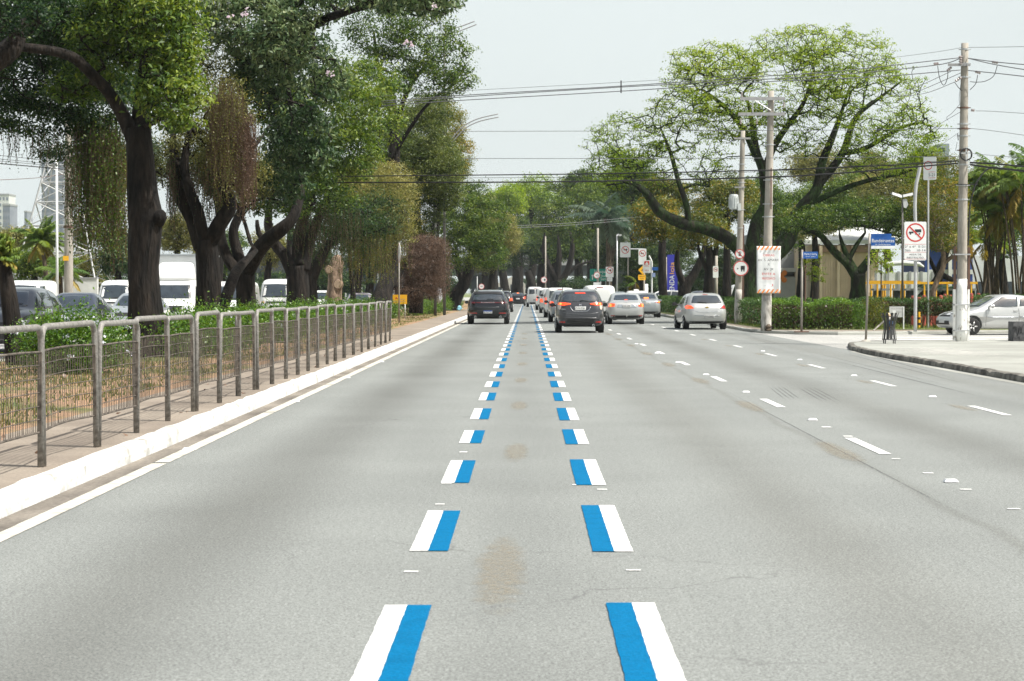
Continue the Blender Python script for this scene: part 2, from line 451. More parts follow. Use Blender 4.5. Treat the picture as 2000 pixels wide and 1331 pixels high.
NEAR = [(8.1, -12), (8.1, 40), (8.02, 44), (8.08, 48), (8.3, 51.5), (8.75, 54.6), (9.5, 56.3), (12, 57.3), (20, 59), (90, 70)]
slab('corner_pavement', [(8.24, -12), (8.24, 40), (8.16, 44), (8.22, 48), (8.44, 51.4), (8.86, 54.4), (9.6, 56.15), (12, 57.15), (20, 58.85), (90, 69.8), (90, -12)], -0.06, 0.112, M_PAVE_L)
kerb('corner_kerb', NEAR, 0.15, 0.115, M_KERB_D, side=-1, jit=0.006, broken=0.05)
FAR = [(90, 93), (18, 72.6), (15.3, 71.4), (13, 70.2), (10.8, 69.5), (9.5, 70.3), (8.5, 72.2), (8.25, 76), (8.35, 90), (8.5, 130), (8.5, 420)]
slab('far_pavement', [(8.64, 420), (8.64, 130), (8.5, 90), (8.4, 76), (8.62, 72.3), (9.58, 70.44), (10.8, 69.66), (13, 70.36), (15.25, 71.55), (18, 72.75), (90, 93.2), (90, 96), (17.5, 75.4), (13.2, 73.2), (8.95, 73.0), (8.95, 420)], -0.06, 0.112, M_PAVE)
kerb('far_kerb', FAR, 0.14, 0.115, M_PAVE_L, side=-1, jit=0.01, broken=0.04)
bumpy('lawn', 8.95, 90, 73.05, 330, 70, 220, 0.10, 0.03, M_LAWN)

# painted markings: long / short dashes
def dashes(name, x0, x1, spans, m, z=0.005, skew=0.0):
    vs, fs = [], []
    r = random.Random(5)
    for (a, b) in spans:
        o = len(vs); n = 40 if b < 40 else 4; j_ = .0022
        for k in range(n + 1):
            y = a + (b - a) * k / n
            vs += [(x0 + r.uniform(-j_, j_), y, z), (x1 + r.uniform(-j_, j_), y, z)]
        fs += [(o + 2 * k, o + 2 * k + 1, o + 2 * k + 3, o + 2 * k + 2) for k in range(n)]
    me = bpy.data.meshes.new(name); me.from_pydata(vs, [], fs); me.update()
    o = link(name, me, m); o['kind'] = 'structure'; return o
KL = 5733.0
def Yd(py): return KL / (py - 572)
# the near dashes are measured, the rest continue the rhythm
meas_l = [(6.6, Yd(1186)), (Yd(1079), Yd(1000)), (Yd(945), Yd(901)), (Yd(867), Yd(842)), (Yd(820), Yd(799)), (Yd(783), Yd(768)), (Yd(757), Yd(746))]
meas_r = [(6.6, Yd(1181)), (Yd(1080), Yd(989)), (Yd(949), Yd(899)), (Yd(869), Yd(840)), (Yd(822), Yd(798)), (Yd(784), Yd(768)), (Yd(757), Yd(745))]
def cont(ms, n=52):
    per = (ms[-1][0] - ms[2][0]) / (len(ms) - 3); ln = 2.05
    return ms + [(ms[-1][0] + per * k, ms[-1][0] + per * k + ln) for k in range(1, n)]
sl, sr = cont(meas_l), cont(meas_r)
dashes('blue_lane_marking_left', -0.563, -0.450, sl, M_BPAINT)
dashes('white_lane_marking_left', -0.668, -0.5635, sl, M_WPAINT)
dashes('blue_lane_marking_right', 0.372, 0.492, sr, M_BPAINT)
dashes('white_lane_marking_right', 0.4925, 0.600, sr, M_WPAINT)
dashes('lane_marking_second', 3.20, 3.31, [(18.25 + 7.42 * k - 0.1, 20.25 + 7.42 * k - 0.1) for k in range(-1, 40)], M_WPAINT)
dashes('lane_marking_third', 5.70, 5.80, [(23.9 + 7.42 * k, 25.9 + 7.42 * k) for k in range(-1, 40)], M_WPAINT)
dashes('edge_line', -3.225, -3.095, [(-12 + 7.3 * k, -12 + 7.3 * (k + 1) - 0.12) for k in range(58)], M_YPAINT)
# small leftover ticks of setting-out paint
tk = MB()
def tick(px, py, wpx, hpx=4):
    wpx *= .8; hpx *= .55
    a = G(px - wpx / 2, py + hpx / 2); b = G(px + wpx / 2, py - hpx / 2)
    tk.add([(a.x, a.y, .0045), (b.x, a.y, .0045), (b.x, b.y, .0045), (a.x, b.y, .0045)], [(0, 1, 2, 3)])
for q in [(803, 1118, 36, 5), (1237, 1115, 34, 4), (859, 986, 24, 3), (1176, 957, 24, 3), (905, 884, 20, 3), (872, 945, 26, 3), (1614, 835, 18, 3), (1750, 897, 18, 2), (1813, 925, 20, 3),
          (1886, 957, 24, 3), (1980, 995, 26, 3), (1656, 853, 18, 3), (1122, 948, 10, 3)]: tick(*q)
o = tk.build('paint_tick', M_WPAINT); o['kind'] = 'structure'

# sandy scars where old dashes were ground off, tyre marks
def scar_mat(name, col, lo, hi, scale=14, edge=0.25):
    m, t, b = _new(name)
    b.inputs['Base Color'].default_value = tuple(col) + (1,); b.inputs['Roughness'].default_value = 0.9
    co = t.nodes.new('ShaderNodeTexCoord'); L = t.links.new
    nz = t.nodes.new('ShaderNodeTexNoise'); nz.inputs['Scale'].default_value = scale; nz.inputs['Detail'].default_value = 8; nz.inputs['Roughness'].default_value = .75
    L(co.outputs['Object'], nz.inputs['Vector'])
    g_ = t.nodes.new('ShaderNodeVectorMath'); g_.operation = 'SUBTRACT'; g_.inputs[1].default_value = (.5, .5, 0); L(co.outputs['UV'], g_.inputs[0])
    ln = t.nodes.new('ShaderNodeVectorMath'); ln.operation = 'LENGTH'; L(g_.outputs[0], ln.inputs[0])
    e = t.nodes.new('ShaderNodeMapRange'); e.inputs[1].default_value = .5; e.inputs[2].default_value = edge; e.inputs[3].default_value = 0; e.inputs[4].default_value = 1; n6 = t.nodes.new('ShaderNodeTexNoise'); n6.inputs['Scale'].default_value = 5; n6.inputs['Detail'].default_value = 6; L(co.outputs['Object'], n6.inputs['Vector'])
    ad = t.nodes.new('ShaderNodeMath'); ad.operation = 'MULTIPLY_ADD'; L(n6.outputs['Fac'], ad.inputs[0]); ad.inputs[1].default_value = .55; L(ln.outputs['Value'], ad.inputs[2])
    a2 = t.nodes.new('ShaderNodeMath'); a2.operation = 'SUBTRACT'; L(ad.outputs[0], a2.inputs[0]); a2.inputs[1].default_value = .27; L(a2.outputs[0], e.inputs[0])
    r = t.nodes.new('ShaderNodeMapRange'); r.inputs[1].default_value = lo; r.inputs[2].default_value = hi; L(nz.outputs['Fac'], r.inputs[0]); r.inputs[4].default_value = .72
    mu = t.nodes.new('ShaderNodeMath'); mu.operation = 'MULTIPLY'; L(e.outputs[0], mu.inputs[0]); L(r.outputs[0], mu.inputs[1])
    L(mu.outputs[0], b.inputs['Alpha'])
    return m
def patches(name, items, m, z=0.0035):
    me = bpy.data.meshes.new(name); vs, fs, uv = [], [], []
    for (x0, x1, y0, y1, sh) in items:
        z += 2e-5; o = len(vs); vs += [(x0, y0, z), (x1, y0, z), (x1 + sh, y1, z), (x0 + sh, y1, z)]; fs.append((o, o + 1, o + 2, o + 3))
        uv += [(0, 0), (1, 0), (1, 1), (0, 1)]
    me.from_pydata(vs, [], fs); l = me.uv_layers.new(name='UVMap')
    for i, c in enumerate(uv): l.data[i].uv = c
    me.update(); o = link(name, me, m); o['kind'] = 'structure'; return o
M_SCAR = scar_mat('sandy_scar', (0.285, 0.255, 0.19), .36, .66, 26, .28)
patches('worn_patch', [(-0.30, 0.0, 9.0, 12.1, 0.02), ] + [(-0.24, 0.02, 17.2 + 7.55 * k, 19.6 + 7.55 * k, .01) for k in range(8)]
        + [(2.72, 3.02, 17.0 + 7.42 * k, 19.9 + 7.42 * k, .02) for k in range(9)] + [(5.45, 5.66, 24.6 + 7.42 * k, 26.4 + 7.42 * k, .0) for k in range(6)], M_SCAR)
M_TYRE = scar_mat('tyre_mark', (0.075, 0.078, 0.08), .3, .62, 40, .3)
patches('tyre_marks', [(3.52 + i * .07, 3.54 + i * .07, 27.2, 31.4, .25) for i in range(4)] + [(3.95 + i * .08, 3.97 + i * .08, 26.6, 31.2, .25) for i in range(4)]
        + [(6.35, 6.40, 27, 44, .25), (6.6, 6.63, 30, 52, .45), (7.3, 7.35, 34, 56, 1.2), (7.0, 7.04, 31, 50, .7)], M_TYRE, 0.0042)
patches('crack', [(2.86, 2.88, 12, 30, .1)], M_TYRE, 0.0032)

# worn concrete aprons on the corner pavement
M_APRON = scar_mat('white_cement_apron', (0.55, 0.55, 0.51), .3, .6, 3, .2)
patches('cement_apron', [(8.3, 10.6, 42, 50, .4), (9, 12.5, 31, 41, .2), (9.2, 12.5, 70.6, 71.6, 0), (13.2, 15.5, 47, 52, .3)], M_APRON, 0.117)
patches('crossing_line', [(9.4, 18, 59.6, 60.6, .6), (9.8, 18, 62.2, 63.2, .6), (9.6, 20, 65, 66, .6)], scar_mat('crossing_paint', (0.8, 0.8, 0.77), .2, .4, 2, .4), 0.005)

# haze: see the end of the script
# ================================================================== VEHICLES
def paint(name, c, metal=0.0, rough=0.3, coat=0.8, var=0.03): return mat(name, c, rough=rough, metal=metal, coat=coat, var=var, scale=1.5)
C_BLACK = paint('black_car_paint', (0.005, 0.006, 0.008), 0.0, 0.2, 0.5)
C_GREY = paint('graphite_car_paint', (0.055, 0.056, 0.062), 0.45, 0.28)
C_GREY2 = paint('grey_car_paint', (0.10, 0.103, 0.11), 0.5, 0.3)
C_SILV = paint('silver_car_paint', (0.50, 0.51, 0.50), 0.45, 0.34)
C_SILV2 = paint('bluish_silver_car_paint', (0.40, 0.43, 0.45), 0.45, 0.34)
C_WHITE = paint('white_car_paint', (0.78, 0.79, 0.77), 0.0, 0.35, 0.6)
C_NAVY = paint('dark_blue_grey_car_paint', (0.05, 0.06, 0.085), 0.4, 0.3)
C_MAUVE = paint('mauve_car_paint', (0.32, 0.27, 0.30), 0.4, 0.35)
M_GLASS = mat('tinted_car_glass', (0.030, 0.040, 0.048), rough=0.06, spec=0.9, coat=0.6, var=0.3, scale=2.5)
M_TRIM = mat('black_plastic_trim', (0.018, 0.018, 0.019), rough=0.55, var=0.2)
M_TYRE_R = mat('tyre_rubber', (0.014, 0.014, 0.014), rough=0.85, var=0.2, bump=0.2)
M_RIM = mat('alloy_rim', (0.48, 0.48, 0.47), rough=0.35, metal=0.8, var=0.05)
M_RIMD = mat('dark_rim', (0.08, 0.08, 0.08), rough=0.45, metal=0.6, var=0.05)
M_CHROME = mat('chrome', (0.75, 0.76, 0.77), rough=0.12, metal=1.0, var=0.03)
M_REDL = mat('red_light_lens', (0.36, 0.012, 0.008), rough=0.15, coat=0.8, var=0.2, scale=14)
M_REDD = mat('dark_red_light_lens', (0.09, 0.006, 0.008), rough=0.12, coat=0.8, var=0.2, scale=14)
M_BRAKE = mat('lit_brake_lamp', (0.6, 0.03, 0.01), rough=0.2, coat=0.6, emit=(1, 0.10, 0.02), es=1.1, var=0.15, scale=20)
M_BRAKE2 = mat('lit_brake_core', (0.8, 0.12, 0.02), rough=0.2, emit=(1, 0.24, 0.04), es=2.2, var=0.1)
M_CLEARL = mat('clear_light_lens', (0.62, 0.50, 0.42), rough=0.12, coat=0.8, var=0.15, scale=16)
M_AMBER = mat('amber_lens', (0.75, 0.25, 0.03), rough=0.2, coat=0.6, var=0.1)
M_HEADL = mat('headlight_glass', (0.50, 0.53, 0.55), rough=0.1, coat=1.0, var=0.25, scale=12)
M_HEADLIT = mat('lit_headlight', (0.9, 0.8, 0.6), rough=0.2, emit=(1, 0.80, 0.50), es=5, var=0.05)
M_PLATE = mat('grey_number_plate', (0.50, 0.51, 0.50), rough=0.5, var=0.06)
M_PLATEW = mat('white_number_plate', (0.78, 0.79, 0.79), rough=0.5, var=0.04)
M_PLATEB = mat('blue_plate_band', (0.02, 0.09, 0.42), rough=0.5, var=0.04)
M_PLTXT = mat('plate_lettering', (0.03, 0.03, 0.035), rough=0.5, var=0.04)
M_INT = mat('car_interior', (0.03, 0.03, 0.032), rough=0.8)

def chaikin(p, it=2):
    p = np.array(p, float)
    for _ in range(it):
        q = np.roll(p, -1, 0); p = np.stack([p * .75 + q * .25, p * .25 + q * .75], 1).reshape(-1, 2)
    return p

class Body:
    """car shell: a side profile swept across its width with tumblehome and rounded ends; can be 'shot' at to lay windows and lamps onto it"""
    def __init__(s, prof, W, belt, roof, topw=0.76, k=8.0, plan=0.07, sill=0.93, smooth=2):
        s.p = chaikin(prof, smooth); s.W = W / 2; s.k = k; s.plan = plan
        s.c = np.array([0.0, 0.62 if roof < 1.8 else 0.9]); s.L = np.abs(s.p[:, 0]).max()
        s.zt = np.array([0.1, 0.35, 0.6, belt * .85, belt, belt + (roof - belt) * .5, roof]); s.wt = np.array([sill - .03, sill + .03, 1, .99, .95, .5 * (.95 + topw), topw])
        d = s.p - s.c; a = np.arctan2(d[:, 1], d[:, 0]); o = np.argsort(a)
        s.a = a[o]; s.r = np.hypot(d[:, 0], d[:, 1])[o]
    def wid(s, y, z):
        return s.W * np.interp(z, s.zt, s.wt) * (1 - s.plan * (np.abs(y) / s.L) ** 4)
    def rad(s, y, z):
        a = np.arctan2(z - s.c[1], y - s.c[0]); return np.interp(a, s.a, s.r, period=2 * math.pi)
    def val(s, x, y, z):
        t = np.abs(x) / s.wid(y, z); rho = np.hypot(y - s.c[0], z - s.c[1]) / s.rad(y, z)
        return np.minimum(t, 3) ** s.k + np.minimum(rho, 3) ** s.k
    def mesh(s, name, na=110, nt=15):
        a = np.linspace(-math.pi, math.pi, na, endpoint=False)
        # sample densely where the profile is, by arc length
        p = s.p; seg = np.hypot(*(np.roll(p, -1, 0) - p).T); cum = np.concatenate([[0], np.cumsum(seg)])
        u = np.linspace(0, cum[-1], na, endpoint=False); px = np.interp(u, cum, np.append(p[:, 0], p[0, 0])); pz = np.interp(u, cum, np.append(p[:, 1], p[0, 1]))
        phi = np.linspace(0, 1, nt) ** 0.9 * (math.pi / 2)
        t = np.sin(phi) ** (2 / s.k); rho = np.cos(phi) ** (2 / s.k); t[0] = 0; rho[-1] = 0; t[1] = min(t[1], .5)
        t = np.concatenate([[0, .35, .6], t[1:]]); rho = np.concatenate([[1, (1 - .35 ** s.k) ** (1 / s.k), (1 - .6 ** s.k) ** (1 / s.k)], rho[1:]])
        o = np.argsort(t); t = t[o]; rho = rho[o]; t = np.clip(t, 0, 1)
        V = []; F = []; m = len(t)
        for j in range(m):
            y = s.c[0] + rho[j] * (px - s.c[0]); z = s.c[1] + rho[j] * (pz - s.c[1]); x = t[j] * s.wid(y, z)
            V.append(np.stack([x, y, z], 1))
        V = np.concatenate(V); nv = len(V)
        V2 = V.copy(); V2[:, 0] *= -1
        for j in range(m - 1):
            for i in range(na):
                i2 = (i + 1) % na; q = (j * na + i, j * na + i2, (j + 1) * na + i2, (j + 1) * na + i)
                F.append(q); F.append(tuple(v + nv for v in q[::-1]))
        me = bpy.data.meshes.new(name); me.from_pydata(np.concatenate([V, V2]).tolist(), [], F); me.update()
        bm = bmesh.new(); bm.from_mesh(me); bmesh.ops.remove_doubles(bm, verts=bm.verts, dist=1e-4)
        bmesh.ops.dissolve_degenerate(bm, dist=1e-4, edges=bm.edges); bmesh.ops.recalc_face_normals(bm, faces=bm.faces)
        for f in bm.faces: f.smooth = True
        bm.to_mesh(me); bm.free()
        return me
    def shoot(s, A, B, face):
        """face 'rear'/'front': A=x, B=z -> point on shell; 'left'/'right': A=y, B=z"""
        A = np.asarray(A, float); B = np.asarray(B, float)
        if face in ('rear', 'front'):
            sg = -1 if face == 'rear' else 1
            lo = np.full(A.shape, 0.0); hi = np.full(A.shape, sg * (s.L + .3))
            # march from outside inwards
            n = 60; ys = np.linspace(0, 1, n)
            found = np.zeros(A.shape, bool); prev = hi.copy(); a_ = hi.copy(); b_ = np.zeros(A.shape)
            for q in ys[1:]:
                y = hi * (1 - q); ins = s.val(A, y, B) < 1; new = ins & ~found
                a_ = np.where(new, prev, a_); b_ = np.where(new, y, b_); found |= ins; prev = y
                if found.all(): break
            for _ in range(13):
                mid = (a_ + b_) / 2; inn = s.val(A, mid, B) < 1; b_ = np.where(inn, mid, b_); a_ = np.where(inn, a_, mid)
            return np.stack([A, np.where(found, b_, 0.0), B], -1)
        sg = -1 if face == 'left' else 1
        x = np.abs(s.wid(A, B)) * np.maximum(0, 1 - np.minimum((np.hypot(A - s.c[0], B - s.c[1]) / s.rad(A, B)), 1) ** s.k) ** (1 / s.k)
        return np.stack([sg * x, A, B], -1)
    def patch(s, poly, face, off, m, name, parent, rings=(1, .86, .6, .3), skirt=True, dens=8, label=None):
        poly = np.array(poly, float); c = poly.mean(0)
        pts = []
        for i in range(len(poly)):
            a, b = poly[i], poly[(i + 1) % len(poly)]
            n = max(2, int(np.hypot(*(b - a)) * dens / 0.35) + 1)
            pts += [a + (b - a) * k / n for k in range(n)]
        pts = np.array(pts); n = len(pts)
        dirv = {'rear': np.array([0, -1, 0]), 'front': np.array([0, 1, 0]), 'left': np.array([-1, 0, 0]), 'right': np.array([1, 0, 0])}[face]
        V = []; layers = []
        if skirt: layers.append((1.0, -0.03))
        layers += [(q, off) for q in rings]
        for q, o in layers:
            P2 = c + (pts - c) * q; X = s.shoot(P2[:, 0], P2[:, 1], face) + dirv * o; V.append(X)
        cc = s.shoot(np.array([c[0]]), np.array([c[1]]), face) + dirv * off
        V = np.concatenate(V + [cc]); F = []
        for j in range(len(layers) - 1):
            for i in range(n): F.append((j * n + i, j * n + (i + 1) % n, (j + 1) * n + (i + 1) % n, (j + 1) * n + i))
        last = (len(layers) - 1) * n
        for i in range(n): F.append((last + i, last + (i + 1) % n, len(V) - 1))
        me = bpy.data.meshes.new(name); me.from_pydata(V.tolist(), [], F); me.update()
        bm = bmesh.new(); bm.from_mesh(me); bmesh.ops.recalc_face_normals(bm, faces=bm.faces)
        for f in bm.faces: f.smooth = (len(f.verts) == 3 or True)
        bm.to_mesh(me); bm.free()
        o = link(name, me, m, parent)
        if label: o['label'] = label
        s.last = o
        return o

_whl = {}; _bod = {}
def wheel(parent, x, y, r=0.32, w=0.21, dark=False, side=1):
    key = (r, w, dark)
    if key not in _whl:
        t = MB(); t.lathe([(r * .62, -w / 2), (r * .93, -w / 2), (r * .985, -w * .42), (r, -w * .25), (r, w * .25), (r * .985, w * .42), (r * .93, w / 2), (r * .62, w / 2)], 'x', n=28)
        rm = MB(); rm.lathe([(r * .66, w * .30), (r * .66, w * .47), (r * .60, w * .5), (r * .57, w * .40), (r * .2, w * .40), (r * .16, w * .47), (0.001, w * .47)], 'x', n=24)
        for k in range(5):
            a = 2 * math.pi * k / 5; rm.tube([(w * .46, r * .12 * math.cos(a), r * .12 * math.sin(a)), (w * .47, r * .58 * math.cos(a), r * .58 * math.sin(a))], [.035, .025], 6)
        bk = MB(); bk.lathe([(r * .60, w * .1), (r * .60, w * .38), (0.001, w * .38)], 'x', n=20)
        _whl[key] = (t.mesh('tyre', True), rm.mesh('rim', True), bk.mesh('brake_disc', True))
        _whl[key][0].materials.append(M_TYRE_R); _whl[key][1].materials.append(M_RIMD if dark else M_RIM); _whl[key][2].materials.append(M_INT)
    e = link('wheel', None, None, parent, (x, y, r - 0.005), (0, 0, 0 if side > 0 else math.pi))
    for me in _whl[key][:2]: link(me.name, me, None, e)
    return e

def mirror(parent, B, side, y, z, m):
    x = side * (B.W * .93)
    mb = MB(); mb.tube([(x, y + .03, z - .03), (x + side * .12, y + .01, z)], [.03, .025], 6)
    ang = [2 * math.pi * k / 10 for k in range(10)]
    out = [(x + side * (.155 + .105 * math.cos(a)), z + .01 + .075 * math.sin(a)) for a in ang]
    mb.prism(out, y - .055, y - .01)
    out2 = [(x + side * (.155 + .08 * math.cos(a)), z + .01 + .055 * math.sin(a)) for a in ang]
    mb.prism(out2, y - .01, y + .06)
    mb.build('mirror', m, parent, smooth=False)

def cut_arches(o, wy, r, W):
    for y in wy:
        mb = MB(); mb.lathe([(r, -W), (r, W)], 'x', c=(0, y, r * .93), n=32)
        c = mb.build('cutter', None)
        md = o.modifiers.new('arch', 'BOOLEAN'); md.operation = 'DIFFERENCE'; md.object = c; md.solver = 'FAST'
        bpy.context.view_layer.update()
        me = bpy.data.meshes.new_from_object(o.evaluated_get(bpy.context.evaluated_depsgraph_get()))
        o.modifiers.clear(); old = o.data
        if len(me.polygons) > 200:
            me.name = 'body'; o.data = me
        bpy.data.objects.remove(c)

# side profiles, (y, z), rear at negative y, going up the rear, over the roof, down the front
PROF = {
 'crossover': dict(p=[(-1.7, .24), (-2.0, .27), (-2.10, .36), (-2.13, .55), (-2.12, .75), (-2.07, .95), (-2.00, 1.10), (-1.86, 1.27), (-1.70, 1.45), (-1.62, 1.50), (-1.4, 1.55), (-.7, 1.60), (0, 1.60), (.35, 1.55), (.75, 1.38), (1.22, 1.08), (1.5, 1.02), (1.95, .90), (2.12, .72), (2.16, .5), (2.1, .28), (1.9, .2), (0, .2)],
    W=1.79, belt=1.05, roof=1.6, wy=(-1.30, 1.31), r=.33),
 'suv': dict(p=[(-1.8, .26), (-2.15, .30), (-2.27, .42), (-2.31, .6), (-2.29, .8), (-2.24, .98), (-2.14, 1.10), (-1.95, 1.30), (-1.75, 1.47), (-1.6, 1.53), (-1.2, 1.58), (-.5, 1.62), (.1, 1.60), (.45, 1.52), (.95, 1.27), (1.3, 1.08), (1.7, 1.03), (2.1, .92), (2.28, .7), (2.32, .5), (2.2, .3), (1.9, .22), (0, .22)],
    W=1.95, belt=1.07, roof=1.62, wy=(-1.38, 1.42), r=.36, topw=.72),
 'sedan': dict(p=[(-1.7, .22), (-2.05, .27), (-2.16, .40), (-2.20, .58), (-2.19, .78), (-2.15, .95), (-2.05, 1.03), (-1.85, 1.06), (-1.62, 1.09), (-1.3, 1.24), (-1.0, 1.37), (-.7, 1.44), (-.2, 1.48), (.1, 1.46), (.5, 1.30), (.98, 1.0), (1.3, .95), (1.85, .82), (2.1, .68), (2.18, .5), (2.12, .3), (1.9, .2), (0, .18)],
    W=1.74, belt=.97, roof=1.48, wy=(-1.28, 1.30), r=.315, topw=.74),
 'hatch': dict(p=[(-1.65, .22), (-1.98, .27), (-2.07, .40), (-2.10, .58), (-2.08, .75), (-2.03, .92), (-1.93, 1.02), (-1.72, 1.22), (-1.52, 1.38), (-1.35, 1.43), (-.9, 1.46), (-.1, 1.46), (.15, 1.42), (.6, 1.22), (1.05, .97), (1.35, .90), (1.8, .78), (2.02, .64), (2.1, .48), (2.06, .3), (1.9, .2), (0, .18)],
    W=1.74, belt=.95, roof=1.46, wy=(-1.28, 1.32), r=.315, topw=.74),
 'small': dict(p=[(-1.5, .22), (-1.95, .28), (-2.06, .42), (-2.08, .62), (-2.06, .85), (-1.98, .96), (-1.75, .99), (-1.52, 1.02), (-1.25, 1.18), (-.95, 1.34), (-.7, 1.39), (-.2, 1.42), (.15, 1.39), (.55, 1.20), (1.0, .97), (1.2, .90), (1.7, .78), (1.95, .68), (2.05, .52), (2.05, .32), (1.9, .22), (0, .2)],
    W=1.64, belt=.95, roof=1.42, wy=(-1.22, 1.27), r=.30, topw=.74),
 'van': dict(p=[(-2.0, .28), (-2.4, .32), (-2.46, .45), (-2.48, .9), (-2.46, 1.4), (-2.42, 1.85), (-2.34, 1.97), (-2.1, 2.0), (0, 2.0), (1.0, 1.97), (1.35, 1.80), (1.75, 1.35), (1.95, 1.12), (2.25, 1.02), (2.42, .85), (2.48, .6), (2.44, .35), (2.2, .26), (0, .26)],
    W=1.92, belt=1.15, roof=2.0, wy=(-1.5, 1.62), r=.33, topw=.86),
 'kombi': dict(p=[(-1.8, .30), (-2.1, .34), (-2.16, .5), (-2.16, 1.0), (-2.10, 1.5), (-1.98, 1.86), (-1.8, 1.97), (-1.3, 2.02), (0, 2.04), (1.2, 2.02), (1.75, 1.94), (1.93, 1.80), (2.06, 1.4), (2.15, 1.1), (2.17, .8), (2.16, .5), (2.1, .36), (1.8, .3), (0, .3)],
    W=1.74, belt=1.2, roof=2.04, wy=(-1.15, 1.25), r=.33, topw=.84),
}
def vehicle(label, cat, kind, loc, heading, m, name, group=None, scale=1.0, rear=None, front=None, side=True, dark_rim=False, mirrors=True, wins=None, arches=True, hz=1.0, trim=None):
    d = PROF[kind]
    t = thing(name, label, cat, loc, heading, group)
    B = Body([(y, z * hz if z > .5 else z) for y, z in d['p']], d['W'], d['belt'] * hz, d['roof'] * hz, topw=d.get('topw', .76))
    B.d = d; B.hz = hz
    bk = (kind, hz)
    if bk in _bod: body = link('body', _bod[bk].copy(), None, t); body.data.materials.clear(); body.data.materials.append(m)
    else: body = link('body', B.mesh('body'), m, t)
    if arches and bk not in _bod:
        try: cut_arches(body, d['wy'], d['r'] + .055, 2.5)
        except Exception as e: print('arch', e)
    if body.data.materials.__len__() == 0: body.data.materials.append(m)
    _bod[bk] = body.data
    for y in d['wy']:
        for s in (-1, 1): wheel(t, s * (d['W'] / 2 - .125), y, d['r'], .215, dark_rim, s)
    if mirrors:
        my = {'van': 1.5, 'kombi': 1.7}.get(kind, .62)
        mz = {'van': 1.3, 'kombi': 1.35}.get(kind, 1.0 * hz)
        for s in (-1, 1): mirror(t, B, s, my, mz, trim or m)
    if side: side_windows(B, t, kind)
    if rear: rear(B, t)
    if front: front(B, t)
    if scale != 1.0: t.scale = (scale,) * 3
    return t

SIDEW = {
 'crossover': [[(-1.72, 1.12), (-1.45, 1.42), (-.72, 1.50), (-.60, 1.10)], [(-.52, 1.09), (-.62, 1.50), (.22, 1.48), (.40, 1.07)], [(.47, 1.06), (.32, 1.46), (.60, 1.36), (1.0, 1.10)]],
 'suv': [[(-1.8, 1.14), (-1.55, 1.43), (-.72, 1.51), (-.60, 1.12)], [(-.52, 1.11), (-.62, 1.51), (.25, 1.49), (.42, 1.09)], [(.49, 1.09), (.34, 1.47), (.62, 1.36), (1.05, 1.12)]],
 'sedan': [[(-1.42, 1.06), (-.98, 1.28), (-.62, 1.36), (-.52, 1.02)], [(-.45, 1.01), (-.54, 1.37), (.08, 1.37), (.62, 1.05), (.55, .99)]],
 'hatch': [[(-1.52, 1.06), (-1.28, 1.33), (-.62, 1.37), (-.52, 1.01)], [(-.45, 1.0), (-.54, 1.37), (.10, 1.35), (.62, 1.08), (.72, .98)]],
 'small': [[(-1.28, 1.02), (-.92, 1.24), (-.58, 1.32), (-.50, 1.0)], [(-.42, .99), (-.50, 1.33), (.10, 1.31), (.58, 1.05), (.72, .97)]],
 'van': [[(.35, 1.22), (.35, 1.75), (1.05, 1.75), (1.5, 1.35), (1.5, 1.22)]],
 'kombi': [[(-1.9, 1.25), (-1.8, 1.72), (-.95, 1.75), (-.95, 1.25)], [(-.85, 1.25), (-.85, 1.75), (.1, 1.76), (.1, 1.25)], [(.2, 1.25), (.2, 1.76), (1.1, 1.76), (1.1, 1.25)], [(1.2, 1.25), (1.2, 1.74), (1.7, 1.70), (1.86, 1.25)]],
}
def side_windows(B, t, kind):
    for face in ('left', 'right'):
        for q in SIDEW[kind]:
            B.patch([(y, z * B.hz) for y, z in q], face, .004, M_GLASS, 'side_window', t, dens=6)
def windscreen(B, t, kind):
    hz = B.hz
    q = {'crossover': (.62, .50, 1.12, 1.46), 'suv': (.68, .54, 1.14, 1.50), 'sedan': (.64, .50, 1.01, 1.36), 'hatch': (.64, .51, .99, 1.34), 'small': (.60, .47, .98, 1.32), 'van': (.78, .70, 1.22, 1.76), 'kombi': (.72, .64, 1.22, 1.78)}[kind]
    a, b, z0, z1 = q[0], q[1], q[2] * hz, q[3] * hz
    B.patch([(-a, z0), (0, z0 - .02), (a, z0), ((a + b) / 2 + .02, (z0 + z1) / 2), (b, z1), (0, z1 + .03), (-b, z1), (-(a + b) / 2 - .02, (z0 + z1) / 2)], 'front', .006, M_GLASS, 'windscreen', t)
    for s in (-1, 1):
        y0 = B.shoot(np.array([s * .1]), np.array([z0 + .03]), 'front')[0]; y1 = B.shoot(np.array([s * .1 - .45]), np.array([z0 + .06]), 'front')[0]
        MB().tube([y0 + np.array([0, .02, 0]), y1 + np.array([0, .02, 0])], .009, 5).build('wiper', M_TRIM, t)
